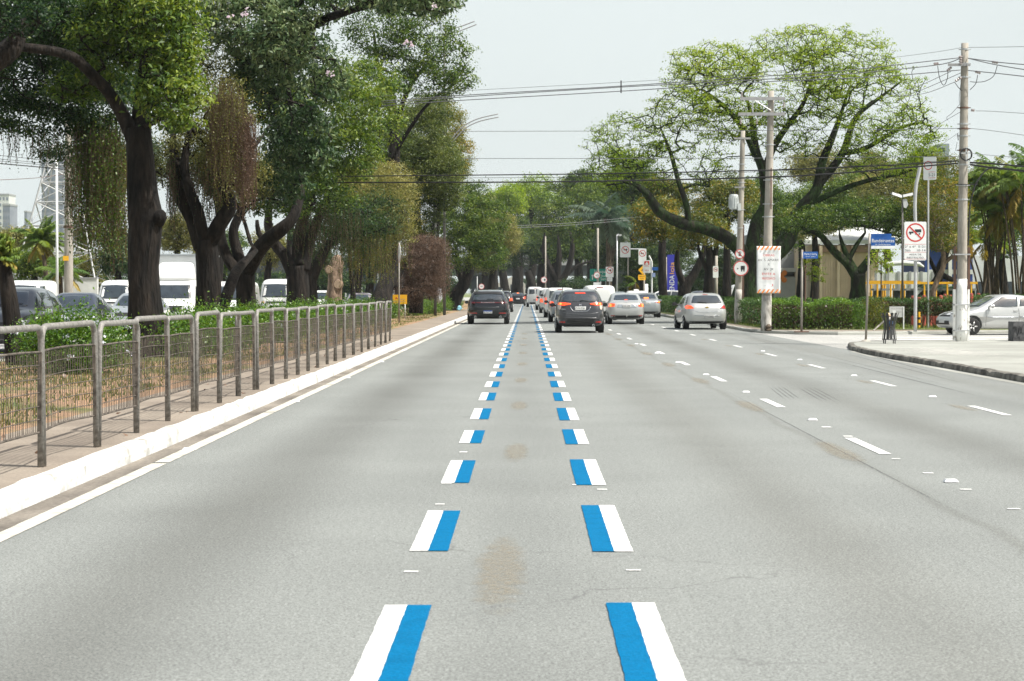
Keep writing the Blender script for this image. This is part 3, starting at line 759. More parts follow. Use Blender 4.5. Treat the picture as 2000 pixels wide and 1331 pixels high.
def front_std(kind, head=M_HEADL, grille=M_TRIM, plate=True):
    def f(B, t):
        windscreen(B, t, kind)
        z = {'van': .82, 'kombi': .92}.get(kind, .68); W = B.W
        for s in (-1, 1):
            if kind == 'kombi':
                B.patch([(s * .60 + .10 * math.cos(a), .86 + .10 * math.sin(a)) for a in np.linspace(0, 6.28, 13)[:-1]], 'front', .02, head, 'headlight', t)
                B.patch([(s * .60 - .07, 1.0), (s * .60 + .07, 1.0), (s * .60 + .07, 1.06), (s * .60 - .07, 1.06)], 'front', .02, M_AMBER, 'indicator', t)
            else:
                B.patch([(s * (W - .40), z - .02), (s * (W - .12), z), (s * (W - .10), z + .13), (s * (W - .30), z + .11)], 'front', .012, head, 'headlight', t)
        if kind == 'kombi': B.patch([(-.45, 1.0), (.45, 1.0), (.45, 1.07), (-.45, 1.07)], 'front', .012, M_TRIM, 'vent_grille', t)
        else:
            B.patch([(-.42, z - .03), (.42, z - .03), (.46, z + .09), (-.46, z + .09)], 'front', .008, grille, 'grille', t)
            B.patch([(-.55, .36), (.55, .36), (.50, .50), (-.50, .50)], 'front', .008, M_TRIM, 'air_intake', t)
        if plate: B.patch([(-.2, .42), (.2, .42), (.2, .54), (-.2, .54)], 'front', .03, M_PLATE, 'licence_plate', t)
    return f
def plate(B, t, x, z, txt, blue=False, w=.40, h=.13):
    B.patch([(x - w / 2, z - h / 2), (x + w / 2, z - h / 2), (x + w / 2, z + h / 2), (x - w / 2, z + h / 2)], 'rear', .022, M_PLATEW if blue else M_PLATE, 'licence_plate', t, dens=2)
    p = B.last
    y = min(v.co.y for v in p.data.vertices)
    text(txt, h * .8, M_PLTXT, p, x, y - .006, z - (.012 if blue else 0), 'plate_lettering', width=w * .86)
    if blue: MB().box(x - w / 2, x + w / 2, y - .005, y - .002, z + h / 2 - .03, z + h / 2).build('plate_band', M_PLATEB, p)
def bar_on(B, t, pts, r, m, name, face='rear', off=.0):
    X = B.shoot(np.array([p[0] for p in pts]), np.array([p[1] for p in pts]), face)
    X[:, 1] -= off
    MB().tube([tuple(x) for x in X], r, 6).build(name, m, t, smooth=True)

# ---- the vehicles seen from behind on the avenue
def rear_graphite(B, t):
    B.patch([(-.66, 1.15), (0, 1.13), (.66, 1.15), (.69, 1.22), (.60, 1.36), (.52, 1.41), (0, 1.43), (-.52, 1.41), (-.60, 1.36), (-.69, 1.22)], 'rear', .008, M_GLASS, 'rear_window', t)
    B.patch([(-.20, 1.445), (.20, 1.445), (.18, 1.47), (-.18, 1.47)], 'rear', .012, M_BRAKE, 'third_brake_light', t)
    for s in (-1, 1):
        B.patch([(s * .36, 1.045), (s * .34, 1.075), (s * .60, 1.115), (s * .82, 1.11), (s * .83, 1.03), (s * .62, .995)], 'rear', .016, M_BRAKE, 'taillight', t)
        tl = B.last
        B.patch([(s * .70, .995), (s * .83, 1.03), (s * .825, .93), (s * .77, .84), (s * .72, .87)], 'rear', .015, M_CLEARL, 'reversing_lens', tl)
        B.patch([(s * .72 + .045 * math.cos(a), 1.065 + .035 * math.sin(a)) for a in np.linspace(0, 6.28, 9)[:-1]], 'rear', .02, M_BRAKE2, 'brake_lamp', tl)
        B.patch([(s * .55, .37), (s * .78, .37), (s * .76, .43), (s * .56, .42)], 'rear', .012, M_REDL, 'reflector', t)
    bar_on(B, t, [(-.38, .98), (-.33, .87), (-.25, .80), (0, .79), (.25, .80), (.33, .87), (.38, .98)], .012, M_CHROME, 'tailgate_trim')
    bar_on(B, t, [(-.80, .84), (-.62, .74), (-.3, .69), (0, .68), (.3, .69), (.62, .74), (.80, .84)], .014, C_GREY2, 'bumper_crease')
    B.patch([(-.72, .53), (.72, .53), (.80, .44), (.76, .33), (-.76, .33), (-.80, .44)], 'rear', .004, M_TRIM, 'lower_bumper', t)
    bar_on(B, t, [(-.76, .50), (-.55, .545), (0, .555), (.55, .545), (.76, .50)], .016, C_GREY2, 'bumper_edge')
    plate(B, t, 0, .90, 'FVW-9181')
    bar_on(B, t, [(-.02, 1.175), (.12, 1.19), (.32, 1.165)], .011, M_TRIM, 'wiper', off=.03)
    for a in ([(-.035, 1.0), (-.03, 1.06)], [(.035, 1.0), (.03, 1.06)], [(-.032, 1.03), (.032, 1.03)]): pass
    e = MB()
    for a in ([(-.04, .995), (-.028, 1.065)], [(.04, .995), (.028, 1.065)], [(-.034, 1.03), (.034, 1.03)]):
        X = B.shoot(np.array([a[0][0], a[1][0]]), np.array([a[0][1], a[1][1]]), 'rear'); X[:, 1] -= .012; e.tube([tuple(x) for x in X], .009, 5)
    e.build('emblem', M_CHROME, t)
    text('HR-V', .07, M_CHROME, t, -.62, B.shoot(np.array([-.62]), np.array([.86]), 'rear')[0][1] - .02, .86, 'badge_lettering')
    for s in (-1, 1):
        MB().tube([(s * .60, -1.35, 1.53), (s * .62, -1.2, 1.60), (s * .62, .0, 1.64), (s * .60, .25, 1.58)], .018, 6).build('roof_rail', M_CHROME, t, smooth=True)
    MB().tube([(0, -1.35, 1.55), (-.0, -1.42, 1.64)], .008, 5).build('antenna', M_TRIM, t)
    MB().lathe([(.045, -2.10), (.045, -1.7), (.03, -1.7), (.03, -2.10)], 'y', c=(.47, 0, .285), n=12).build('exhaust_pipe', M_CHROME, t)
    MB().box(-.6, .6, -1.7, -1.45, .22, .34).build('rear_axle', M_TRIM, t)
vehicle('graphite grey crossover with lit brake lights beside the right blue dashes', 'car', 'crossover', (1.93, 72.6 + 2.13, 0), 0.0, C_GREY, 'crossover_car', rear=rear_graphite, trim=M_TRIM)

def rear_black(B, t):
    B.patch([(-.70, 1.13), (0, 1.12), (.70, 1.13), (.72, 1.20), (.60, 1.38), (0, 1.41), (-.60, 1.38), (-.72, 1.20)], 'rear', .008, M_GLASS, 'rear_window', t)
    B.patch([(-.66, 1.405), (0, 1.43), (.66, 1.405), (.60, 1.50), (0, 1.53), (-.60, 1.50)], 'rear', .03, M_TRIM, 'roof_spoiler', t)
    B.patch([(-.88, .99), (.88, .99), (.87, 1.03), (-.87, 1.03)], 'rear', .010, M_REDD, 'light_strip', t)
    for s in (-1, 1):
        B.patch([(s * .60, .975), (s * .91, .975), (s * .90, 1.05), (s * .62, 1.045)], 'rear', .02, M_REDD, 'taillight', t)
        B.patch([(s * .50, .50), (s * .86, .50), (s * .84, .54), (s * .52, .54)], 'rear', .012, M_REDL, 'reflector', t)
        MB().lathe([(.055, -2.29), (.055, -1.9), (.04, -1.9), (.04, -2.29)], 'y', c=(s * .58, 0, .34), n=12).build('exhaust_pipe', M_CHROME, t)
        MB().tube([(s * .62, -1.5, 1.55), (s * .64, -1.2, 1.63), (s * .64, .1, 1.65), (s * .62, .35, 1.58)], .02, 6).build('roof_rail', M_CHROME, t, smooth=True)
    yb = B.shoot(np.array([0.0]), np.array([1.01]), 'rear')[0][1]
    text('PORSCHE', .065, M_CHROME, t, 0, yb - .025, 1.012, 'badge_lettering', width=.62)
    B.patch([(-.62, .30), (.62, .30), (.66, .44), (-.66, .44)], 'rear', .01, M_TRIM, 'lower_bumper', t)
    plate(B, t, 0, .57, 'SUN1C23', blue=True)
    bar_on(B, t, [(-.05, 1.17), (.08, 1.18), (.25, 1.17)], .012, M_TRIM, 'wiper', off=.03)
    bar_on(B, t, [(-.92, .82), (-.5, .80), (0, .79), (.5, .80), (.92, .82)], .010, C_GREY2, 'tailgate_crease')
vehicle('glossy black sport utility car in the lane next to the white kerb', 'car', 'suv', (-1.83, 92.5 + 2.3, 0), 0.0, C_BLACK, 'sport_utility_car', rear=rear_black, dark_rim=True)

def rear_sedan(B, t, txt='FKR-5087', lit=True, gold=False):
    B.patch([(-.56, 1.13), (0, 1.12), (.56, 1.13), (.58, 1.17), (.50, 1.36), (0, 1.385), (-.50, 1.36), (-.58, 1.17)], 'rear', .008, M_GLASS, 'rear_window', t)
    B.patch([(-.08, 1.135), (.08, 1.135), (.07, 1.16), (-.07, 1.16)], 'rear', .014, M_BRAKE, 'third_brake_light', t)
    for s in (-1, 1):
        B.patch([(s * .56, .83), (s * .82, .80), (s * .83, .93), (s * .80, .985), (s * .54, .96)], 'rear', .016, M_BRAKE if lit else M_REDL, 'taillight', t)
        tl = B.last
        if lit:
            for q in (.92, .85): B.patch([(s * .74 + .05 * math.cos(a), q + .028 * math.sin(a)) for a in np.linspace(0, 6.28, 9)[:-1]], 'rear', .022, M_BRAKE2, 'brake_lamp', tl)
        B.patch([(s * .55, .38), (s * .74, .38), (s * .74, .42), (s * .56, .42)], 'rear', .014, M_REDL, 'reflector', t)
    B.patch([(-.45, .78), (.45, .78), (.38, .93), (-.38, .93)], 'rear', .004, C_SILV2, 'plate_recess', t)
    plate(B, t, 0, .85, txt)
    B.patch([(-.66, .41), (.66, .41), (.74, .34), (.66, .29), (-.66, .29), (-.74, .34)], 'rear', .008, M_TRIM, 'lower_bumper', t)
    MB().tube([(0, -2.1, .36), (0, -2.28, .36), (0, -2.28, .41)], .018, 6).lathe([(.001, .39), (.026, .41), (.026, .44), (.001, .46)], 'z', c=(0, -2.28, 0), n=10).build('tow_bar', M_CHROME, t)
    bar_on(B, t, [(-.62, 1.0), (0, 1.015), (.62, 1.0)], .008, C_SILV2, 'boot_edge')
    MB().tube([(0, -.85, 1.43), (0, -1.0, 1.62)], .006, 5).build('antenna', M_TRIM, t)
vehicle('silver sedan with a tow bar and both brake lights glowing', 'car', 'sedan', (4.60, 92.5 + 2.2, 0), 0.0, C_SILV, 'sedan_car', rear=rear_sedan)

def rear_sedan2(B, t):
    B.patch([(-.57, 1.12), (0, 1.11), (.57, 1.12), (.58, 1.17), (.50, 1.36), (0, 1.385), (-.50, 1.36), (-.58, 1.17)], 'rear', .008, M_GLASS, 'rear_window', t)
    B.patch([(-.15, 1.135), (.15, 1.135), (.13, 1.19), (-.13, 1.19)], 'rear', .014, M_BRAKE2, 'third_brake_light', t)
    for s in (-1, 1):
        B.patch([(s * .45, .90), (s * .80, .84), (s * .84, .95), (s * .78, .99)], 'rear', .016, M_REDL, 'taillight', t)
        B.patch([(s * .72 + .07 * math.cos(a), .93 + .045 * math.sin(a)) for a in np.linspace(0, 6.28, 9)[:-1]], 'rear', .024, M_BRAKE2, 'brake_lamp', B.last)
    plate(B, t, 0, .84, 'GJC-7341')
    B.patch([(-.70, .36), (.70, .36), (.74, .28), (-.74, .28)], 'rear', .008, M_TRIM, 'lower_bumper', t)
vehicle('bluish silver sedan with a lit high brake light in front of the hedge', 'car', 'sedan', (7.0, 117 + 2.2, 0), 0.0, C_SILV2, 'sedan_car', rear=rear_sedan2)

def rear_hatch(B, t):
    B.patch([(-.60, 1.06), (0, 1.04), (.60, 1.06), (.58, 1.14), (.50, 1.32), (.44, 1.35), (0, 1.365), (-.44, 1.35), (-.50, 1.32), (-.58, 1.14)], 'rear', .008, M_GLASS, 'rear_window', t)
    B.patch([(-.10, 1.385), (.10, 1.385), (.10, 1.405), (-.10, 1.405)], 'rear', .014, M_REDL, 'third_brake_light', t)
    for s in (-1, 1):
        B.patch([(s * .52, .86), (s * .80, .82), (s * .825, .93), (s * .74, .985), (s * .62, .95)], 'rear', .016, M_BRAKE if s < 0 else M_REDL, 'taillight', t)
    plate(B, t, .08, .52, 'EYS-0462')
    bar_on(B, t, [(-.60, .78), (-.4, .72), (0, .70), (.4, .72), (.60, .78)], .008, C_SILV2, 'tailgate_edge')
    bar_on(B, t, [(-.84, .56), (-.5, .57), (0, .575), (.5, .57), (.84, .56)], .014, C_SILV2, 'bumper_edge')
    B.patch([(-.68, .33), (.68, .33), (.66, .26), (-.66, .26)], 'rear', .008, M_TRIM, 'lower_bumper', t)
    X = B.shoot(np.array([0.0]), np.array([.89]), 'rear')[0]
    MB().box(-.07, .07, X[1] - .02, X[1] - .005, .88, .905).box(-.028, .028, X[1] - .024, X[1] - .006, .868, .917).build('emblem', mat('gold_emblem', (.7, .48, .12), metal=.8, rough=.3), t)
    bar_on(B, t, [(-.05, 1.07), (.0, 1.08), (-.35, 1.10)], .012, M_TRIM, 'wiper', off=.03)
vehicle('silver hatchback alone in the right lane beside the kerb', 'car', 'hatch', (7.02, 79.2 + 2.1, 0), R(3.0), C_SILV, 'hatchback_car', rear=rear_hatch, trim=M_TRIM)

def rear_van(B, t, lit=False, win=True, hz=1.0):
    if win:
        for s in (-1, 1): B.patch([(s * .06, 1.3 * B.hz), (s * .66, 1.3 * B.hz), (s * .62, 1.78 * B.hz), (s * .06, 1.8 * B.hz)], 'rear', .008, M_GLASS, 'rear_window', t)
    for s in (-1, 1): B.patch([(s * .80, .80), (s * .92, .80), (s * .91, 1.2), (s * .80, 1.2)], 'rear', .016, M_BRAKE if lit else M_REDL, 'taillight', t)
    B.patch([(-.18, 1.88 * B.hz), (.18, 1.88 * B.hz), (.16, 1.92 * B.hz), (-.16, 1.92 * B.hz)], 'rear', .014, M_REDL, 'third_brake_light', t)
    B.patch([(-.85, .30), (.85, .30), (.85, .48), (-.85, .48)], 'rear', .02, M_TRIM, 'bumper', t)
    plate(B, t, 0, .75, 'FLD-3386')
    bar_on(B, t, [(0, .55), (0, 1.85 * B.hz)], .006, M_TRIM, 'door_gap')
LANE = 'vehicles queuing ahead in the second lane'
vehicle('white cargo van with plain rear doors rising behind the silver sedan', 'van', 'van', (3.85, 106 + 2.4, 0), 0.0, C_WHITE, 'cargo_van', rear=lambda B, t: rear_van(B, t, win=False), hz=.93)
def rear_hb(col=False):
    def f(B, t):
        B.patch([(-.58, 1.12), (.58, 1.12), (.52, 1.38), (-.52, 1.38)], 'rear', .008, M_GLASS, 'rear_window', t)
        B.patch([(-.14, 1.41), (.14, 1.41), (.13, 1.45), (-.13, 1.45)], 'rear', .014, M_BRAKE2, 'third_brake_light', t)
        for s in (-1, 1): B.patch([(s * .62, .78), (s * .83, .78), (s * .84, 1.05), (s * .66, 1.02)], 'rear', .016, M_BRAKE, 'taillight', t)
        B.patch([(-.7, .28), (.7, .28), (.74, .42), (-.74, .42)], 'rear', .01, M_TRIM, 'lower_bumper', t)
        plate(B, t, 0, .8, 'EOT-2214')
    return f
def taxi_rear(B, t):
    rear_hb()(B, t)
    MB().rbox(-.16, .16, -.3, -.12, 1.59, 1.70, .03).build('roof_sign', M_PLATEW, t)
vehicle('white minivan with a roof light behind the two silver sedans', 'car', 'crossover', (7.35, 133 + 2.1, 0), 0.0, C_WHITE, 'minivan_car', rear=taxi_rear)
vehicle('dark car with roof rails between the cargo van and the white minivan', 'car', 'crossover', (5.35, 122, 0), 0.0, C_NAVY, 'dark_car', rear=rear_hb(), scale=.97)
vehicle('pale silver compact car directly ahead of the graphite crossover', 'car', 'crossover', (1.95, 99 + 2.1, 0), 0.0, C_SILV2, 'compact_car', group=LANE, rear=rear_hb(), trim=M_TRIM)
vehicle('white minibus with side glass, second vehicle ahead of the graphite crossover', 'van', 'van', (1.93, 117 + 2.4, 0), 0.0, C_WHITE, 'minibus', group=LANE, rear=lambda B, t: rear_van(B, t, True), hz=.88, trim=M_TRIM)
vehicle('silver estate car, third in the queue past the graphite crossover', 'car', 'crossover', (1.75, 143 + 2.2, 0), 0.0, C_SILV, 'estate_car', group=LANE, rear=rear_hb(), hz=1.1, trim=M_TRIM)
vehicle('white van, fourth in the queue past the graphite crossover', 'van', 'van', (1.65, 168 + 2.4, 0), 0.0, C_WHITE, 'delivery_van', group=LANE, rear=lambda B, t: rear_van(B, t, True), hz=.93)
vehicle('boxy white van at the far head of the queue, touching the blue dashes', 'van', 'kombi', (0.78, 207, 0), R(1), C_WHITE, 'boxy_van', group=LANE, rear=lambda B, t: rear_van(B, t), hz=1.02)
vehicle('dark car half hidden ahead of the black sport utility car', 'car', 'crossover', (-1.98, 151 + 2.1, 0), 0.0, C_BLACK, 'dark_car', rear=rear_hb(), scale=1.02)
vehicle('small black car with red lamps far down the kerbside lane', 'car', 'hatch', (-1.05, 222, 0), 0.0, C_BLACK, 'small_car', rear=rear_hb(), scale=1.0)

# ---- the silver car crossing on the side street, seen from its left side (its front points to the left of the photo)
def side_details(B, t):
    front_std('small')(B, t)
    for face in ('left', 'right'):
        sg = -1 if face == 'left' else 1
        for y0 in (.78, -.46, -1.30):
            zs = np.linspace(.32, .93, 9); X = B.shoot(np.full(9, y0) + (0 if y0 != -1.30 else (zs - .5) * -.1), zs, face); X[:, 0] += sg * .001
            MB().tube([tuple(x) for x in X], .005, 4).build('door_gap', M_TRIM, t)
        for (a, b) in ((.72, -.42), (-.50, -1.22)):
            ys = np.linspace(a, b, 6); X = B.shoot(ys, np.full(6, .62), face); X[:, 0] += sg * .008
            MB().tube([tuple(x) for x in X], .022, 6).build('side_moulding', C_SILV2, t, smooth=True)
        for y0 in (-.34, -1.1):
            X = B.shoot(np.array([y0]), np.array([.84]), face)[0]
            MB().rbox(-.075, .075, -.02, .02, -.022, .022, .015).build('door_handle', C_SILV, t, (X[0], X[1], X[2]), (0, 0, R(90)))
        B.patch([(1.62, .68), (1.90, .64), (1.93, .74), (1.66, .80)], face, .006, M_HEADL, 'headlight', t)
        X = B.shoot(np.array([1.05]), np.array([.70]), face)[0]
vehicle('silver saloon car on the side street behind the white based pole', 'car', 'small', (0, 0, 0), 0, C_SILV, 'saloon_car', front=side_details)
_c = [o for o in COL.objects if o.get('label', '').startswith('silver saloon car on')][0]
_f = G(1905, 656)
_c.rotation_euler = (0, 0, R(90) + R(13)); 
_h = Vector((-math.sin(_c.rotation_euler.z), math.cos(_c.rotation_euler.z), 0))
_lft = Vector((_h.y * -1, _h.x, 0))
_c.location = Vector((P(1898, 640, 69.2).x, 69.2, 0)) - _h * 1.27 - _lft * .72

# ---- parked beyond the hedge
vehicle('white car parked behind the hedge in front of the blue totem', 'car', 'crossover', (11.2, 165, 0), R(90), C_WHITE, 'parked_car', front=front_std('crossover'), hz=1.05)
vehicle('dark car with a domed roof parked behind the hedge, left of the white truck', 'car', 'hatch', (12.6, 150, 0), R(100), C_NAVY, 'parked_car', front=front_std('hatch'), hz=1.1)

# ---- box trucks
def truck(name, label, loc, heading, box_len=4.0, box_h=3.1, cab_m=C_WHITE, group=None, boxm=None, W=2.05, fairing=True, box=True):
    t = thing(name, label, 'truck', loc, heading, group)
    prof = [(-1.0, .45), (-1.05, .6), (-1.05, 1.9), (-.95, 2.05), (-.3, 2.12), (.2, 2.05), (.55, 1.6), (.78, 1.15), (1.0, 1.02), (1.22, .8), (1.25, .55), (1.2, .42)]
    B = Body(prof, W, 1.2, 2.1, topw=.86, k=9); B.hz = 1.0
    e = link('cab', B.mesh('cab'), cab_m, t)
    z0, z1 = 1.22, 1.80
    B.patch([(-.82, z0), (.82, z0), (.74, z1), (-.74, z1)], 'front', .008, M_GLASS, 'windscreen', t)
    for s in (-1, 1):
        B.patch([(s * .55, .72), (s * .88, .74), (s * .90, .92), (s * .60, .90)], 'front', .014, M_HEADL, 'headlight', t)
        B.patch([(-.55, 1.22), (-.55, 1.75), (.1, 1.75), (.45, 1.24)], 'left' if s < 0 else 'right', .006, M_GLASS, 'side_window', t)
        MB().rbox(s * 1.17 - .09, s * 1.17 + .09, .55, .62, 1.15, 1.50, .04).tube([(s * 1.0, .6, 1.45), (s * 1.15, .6, 1.45)], .015, 5).build('mirror', M_TRIM, t)
    B.patch([(-.5, .66), (.5, .66), (.52, .92), (-.52, .92)], 'front', .008, M_TRIM, 'grille', t)
    B.patch([(-.2, .48), (.2, .48), (.2, .60), (-.2, .60)], 'front', .03, M_PLATE, 'licence_plate', t)
    for s in (-1, 1): MB().tube([(s * .5, .60, 1.24), (s * .1, .60, 1.27)], .01, 4).build('wiper', M_TRIM, t)
    if fairing:
        f = Body([(-.7, 1.95), (-.7, 2.75), (-.5, 2.82), (-.2, 2.75), (.15, 2.4), (.3, 2.1), (.2, 1.95)], 1.75, 2.2, 2.9, topw=.8, k=6); f.c = np.array([-.3, 2.3])
        d = f.p - f.c; a = np.arctan2(d[:, 1], d[:, 0]); oo = np.argsort(a); f.a = a[oo]; f.r = np.hypot(d[:, 0], d[:, 1])[oo]
        f.zt = np.array([0, 2.0, 2.9]); f.wt = np.array([1, 1, .85])
        link('fairing', f.mesh('fairing'), cab_m, t)
    if box:
        bm_ = boxm or mat('corrugated_box', (0.62, 0.64, 0.64), rough=.5, var=.06)
        mb = MB(); mb.box(-W / 2 - .08, W / 2 + .08, -1.15 - box_len, -1.15, .95, box_h)
        z = .98
        while z < box_h - .05:
            mb.box(-W / 2 - .095, W / 2 + .095, -1.17 - box_len, -1.13, z, z + .035); z += .09
        mb.build('cargo_box', bm_, t)
        MB().box(-W / 2 - .12, W / 2 + .12, -1.18 - box_len, -1.105, box_h - .002, box_h + .06).build('box_rim', M_CHROME if False else C_SILV2, t)
    MB().box(-.4, .4, -1.1 - box_len, 1.0, .5, .9).build('chassis', M_TRIM, t)
    for y in (.45, -3.6 if box_len > 3 else -2.8):
        for s in (-1, 1): wheel(t, s * (W / 2 - .13), y, .38, .24, False, s)
    return t
truck('box_truck', 'white box truck with a roof fairing between two dark trunks on the far carriageway', (-15.2, 86, 0), math.pi, group='oncoming traffic', boxm=None)
truck('light_truck', 'white light truck beyond the hedge, seen beside the double sign pole', (15.6, 150, 0), R(95), group=None, box_h=2.6, fairing=False)

# ---- oncoming traffic on the far carriageway
ONC = 'oncoming traffic'
def onc(label, kind, px, Y, m, name, cat='car', head=M_HEADL, hz=1.0, lit=False, dx=0.0, **kw):
    x = (px - 1030) / FPX * Y
    L = PROF[kind]['p']; half = max(abs(p[0]) for p in L)
    vehicle(label, cat, kind, (x, Y + half, 0), math.pi, m, name, group=ONC, front=front_std(kind, head=head), hz=hz, **kw)
onc('grey sport utility car with a chrome mirror at the left edge behind the dark trunk', 'suv', -28, 47.5, C_GREY2, 'sport_utility_car', trim=M_CHROME)
onc('dark grey sedan facing us between the left edge car and the old rounded van', 'sedan', 118, 63, C_NAVY, 'sedan_car')
onc('old rounded white van facing us beside the thickest trunk', 'kombi', 222, 86, C_WHITE, 'old_van', cat='van')
onc('silver sedan facing us, cut off by the thickest trunk', 'sedan', 246, 70, C_SILV2, 'sedan_car')
onc('black car just right of the thickest trunk', 'sedan', 318, 88, C_BLACK, 'dark_car')
onc('white van with one lit headlight between the twin trunks', 'van', 436, 79, C_WHITE, 'delivery_van', cat='van', hz=.97, head=M_HEADLIT)
onc('boxy white minibus right of the knotted trunk', 'kombi', 538, 92, C_WHITE, 'minibus', cat='van', hz=1.04)
onc('white sport utility car between the dark trunks and the pruned stump', 'crossover', 622, 113, C_WHITE, 'sport_utility_car')
onc('mauve car behind the thin forked tree', 'hatch', 697, 118, C_MAUVE, 'mauve_car')
onc('white van far back at the left edge, over the roof of the grey car', 'van', 22, 82, C_WHITE, 'far_van', cat='van', hz=1.0)
# ================================================================== GUARD RAIL FENCE
M_GALV = mat2('weathered_fence_paint', (0.15, 0.14, 0.125), (0.30, 0.29, 0.268), 26, .3, .7, rough=.55, bump=.25, bscale=60, fine=.15, metal=.15)
M_WIRE = mat2('rusty_mesh_wire', (0.05, 0.042, 0.034), (0.13, 0.11, 0.09), 12, .35, .6, rough=.7, bump=0)
postY = [13.4, 15.2, 17.15, 18.9, 20.65, 22.3, 24.0, 25.65, 27.3, 29.0, 30.75, 32.3, 33.8, 35.3, 37.0, 38.7, 40.6, 42.6, 44.7, 46.8, 49.0, 51.0, 52.8, 54.6]
LP = 1.72
def panel_meshes(v):
    r = random.Random(v)
    f = MB(); rc = .13; h = 1.075; pr = .026
    pts = [(0, 0, 0), (0, 0, h - rc)] + [(0, rc - rc * math.cos(a), h - rc + rc * math.sin(a)) for a in np.linspace(.2, math.pi / 2, 6)]
    pts += [(0, LP - rc + rc * math.sin(a), h - rc + rc * math.cos(a)) for a in np.linspace(0, math.pi / 2 - .2, 6)] + [(0, LP, h - rc), (0, LP, 0)]
    f.tube(pts, pr, 12)
    w_ = MB(); sag = lambda y, z, a: (-.004 + r.uniform(-.003, .003) + a * math.sin(math.pi * y / LP), y, z + .012 * math.sin(math.pi * y / LP))
    bow = r.uniform(-.05, .03)
    zs = [.27, .37, .47, .575, .68, .785, .885]
    for z in zs:
        n = 9; w_.tube([sag(.02 + (LP - .04) * k / (n - 1), z, bow) for k in range(n)], .0095 if z in (.27, .885) else .0042, 5 if z not in (.27, .885) else 6)
    N = 27
    for k in range(N):
        y = .035 + (LP - .07) * k / (N - 1)
        w_.tube([(-.006 + bow * math.sin(math.pi * y / LP) + r.uniform(-.004, .004), y + r.uniform(-.006, .006), z + .012 * math.sin(math.pi * y / LP)) for z in (.27, .575, .885)], .0030, 4, caps=False)
    for y in (.028, LP - .028):
        w_.box(-.012, .012, y - .012, y + .012, .27, .885)
    return f.mesh('rail_frame', True), w_.mesh('wire_mesh')
variants = [panel_meshes(k) for k in range(4)]
for a, b in variants: a.materials.append(M_GALV); b.materials.append(M_WIRE)
ORD = ['nearest', 'second', 'third', 'fourth', 'fifth', 'sixth', 'seventh', 'eighth', 'ninth', 'tenth', 'eleventh', 'twelfth', 'thirteenth', 'fourteenth', 'fifteenth', 'sixteenth', 'seventeenth', 'eighteenth', 'nineteenth', 'twentieth', 'twenty-first', 'twenty-second', 'twenty-third']
protos = {}
for i in range(len(postY) - 1):
    v = i % 4
    y0, y1 = postY[i], postY[i + 1]
    if v not in protos:
        t = thing('guard_rail_panel', 'x', 'fence panel', group='guard rail panels along the white kerb')
        link('rail_frame', variants[v][0], None, t); link('wire_mesh', variants[v][1], None, t)
        protos[v] = t
    else:
        t = protos[v].copy(); COL.objects.link(t)
        for ch in protos[v].children:
            c = ch.copy(); COL.objects.link(c); c.parent = t
    rr = random.Random(i)
    lean = rr.uniform(-.8, .8) if i < 18 else rr.uniform(-2.2, 2.2)
    t.location = (-3.72 + rr.uniform(-.02, .02) - (.0 if i < 19 else .03), y0 + .03, .14)
    t.rotation_euler = (rr.uniform(-.3, .3) * R(1), R(lean), 0)
    t.scale = (1, (y1 - y0 - .062) / LP, rr.uniform(.985, 1.015))
    if i == 0: lb = 'weathered steel guard rail panel nearest the camera, cut by the left edge of the photo'
    elif i == len(postY) - 2: lb = 'last guard rail panel, leaning at the far end of the fence'
    else: lb = f'weathered steel guard rail panel with wire mesh, {ORD[i]} from the near end of the fence'
    t['label'] = lb
# ================================================================== VEGETATION
GREEN_MID = leaf_mat('leaf_mid_green', [(.020, .046, .010), (.048, .096, .016), (.095, .160, .024), (.20, .255, .045)], rough=.45, spec=.35)
GREEN_DARK = leaf_mat('leaf_dark_green', [(.009, .027, .011), (.023, .055, .016), (.052, .095, .026), (.12, .16, .045)], rough=.5, spec=.3)
GREEN_GREY = leaf_mat('leaf_grey_green', [(.024, .055, .022), (.055, .10, .038), (.11, .16, .065), (.20, .245, .11)], trans=.25, rough=.5, spec=.3)
GREEN_LITE = leaf_mat('leaf_fresh_green', [(.08, .14, .014), (.15, .24, .02), (.22, .33, .03), (.30, .36, .05)], trans=.5)
OLIVE = leaf_mat('leaf_olive', [(.065, .078, .024), (.135, .15, .04), (.215, .22, .06), (.29, .265, .085)], trans=.35)
CREEP = leaf_mat('leaf_creeper', [(.025, .048, .014), (.06, .095, .022), (.11, .15, .034), (.17, .20, .05)], trans=.35)
YELLOWISH = leaf_mat('leaf_yellowing', [(.04, .07, .014), (.085, .12, .02), (.15, .17, .028), (.30, .22, .03)], trans=.4)
BROWNV = leaf_mat('dry_vine', [(.075, .048, .032), (.13, .085, .058), (.19, .125, .085), (.26, .17, .115)], trans=.2)
HEDGE = leaf_mat('hedge_leaf', [(.02, .065, .010), (.065, .15, .016), (.12, .23, .026), (.20, .31, .04)], rough=.4, spec=.5, trans=.3)
HEDGE_D = leaf_mat('clipped_hedge_leaf', [(.018, .05, .014), (.035, .085, .018), (.06, .125, .026), (.10, .16, .04)], trans=.25)
FLOWER = leaf_mat('pale_flower', [(.62, .66, .78), (.78, .80, .86)], trans=.2)
PALMG = leaf_mat('palm_frond', [(.06, .125, .03), (.115, .20, .042), (.19, .26, .055), (.32, .25, .06)], trans=.3)
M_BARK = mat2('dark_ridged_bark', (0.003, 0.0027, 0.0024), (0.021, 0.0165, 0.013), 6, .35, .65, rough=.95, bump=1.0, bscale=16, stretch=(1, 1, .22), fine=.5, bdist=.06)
M_BARK2 = mat2('brown_bark', (0.035, 0.028, 0.02), (0.12, 0.092, 0.065), 6, .35, .65, rough=.95, bump=.8, bscale=16, stretch=(1, 1, .3), fine=.4, bdist=.05)
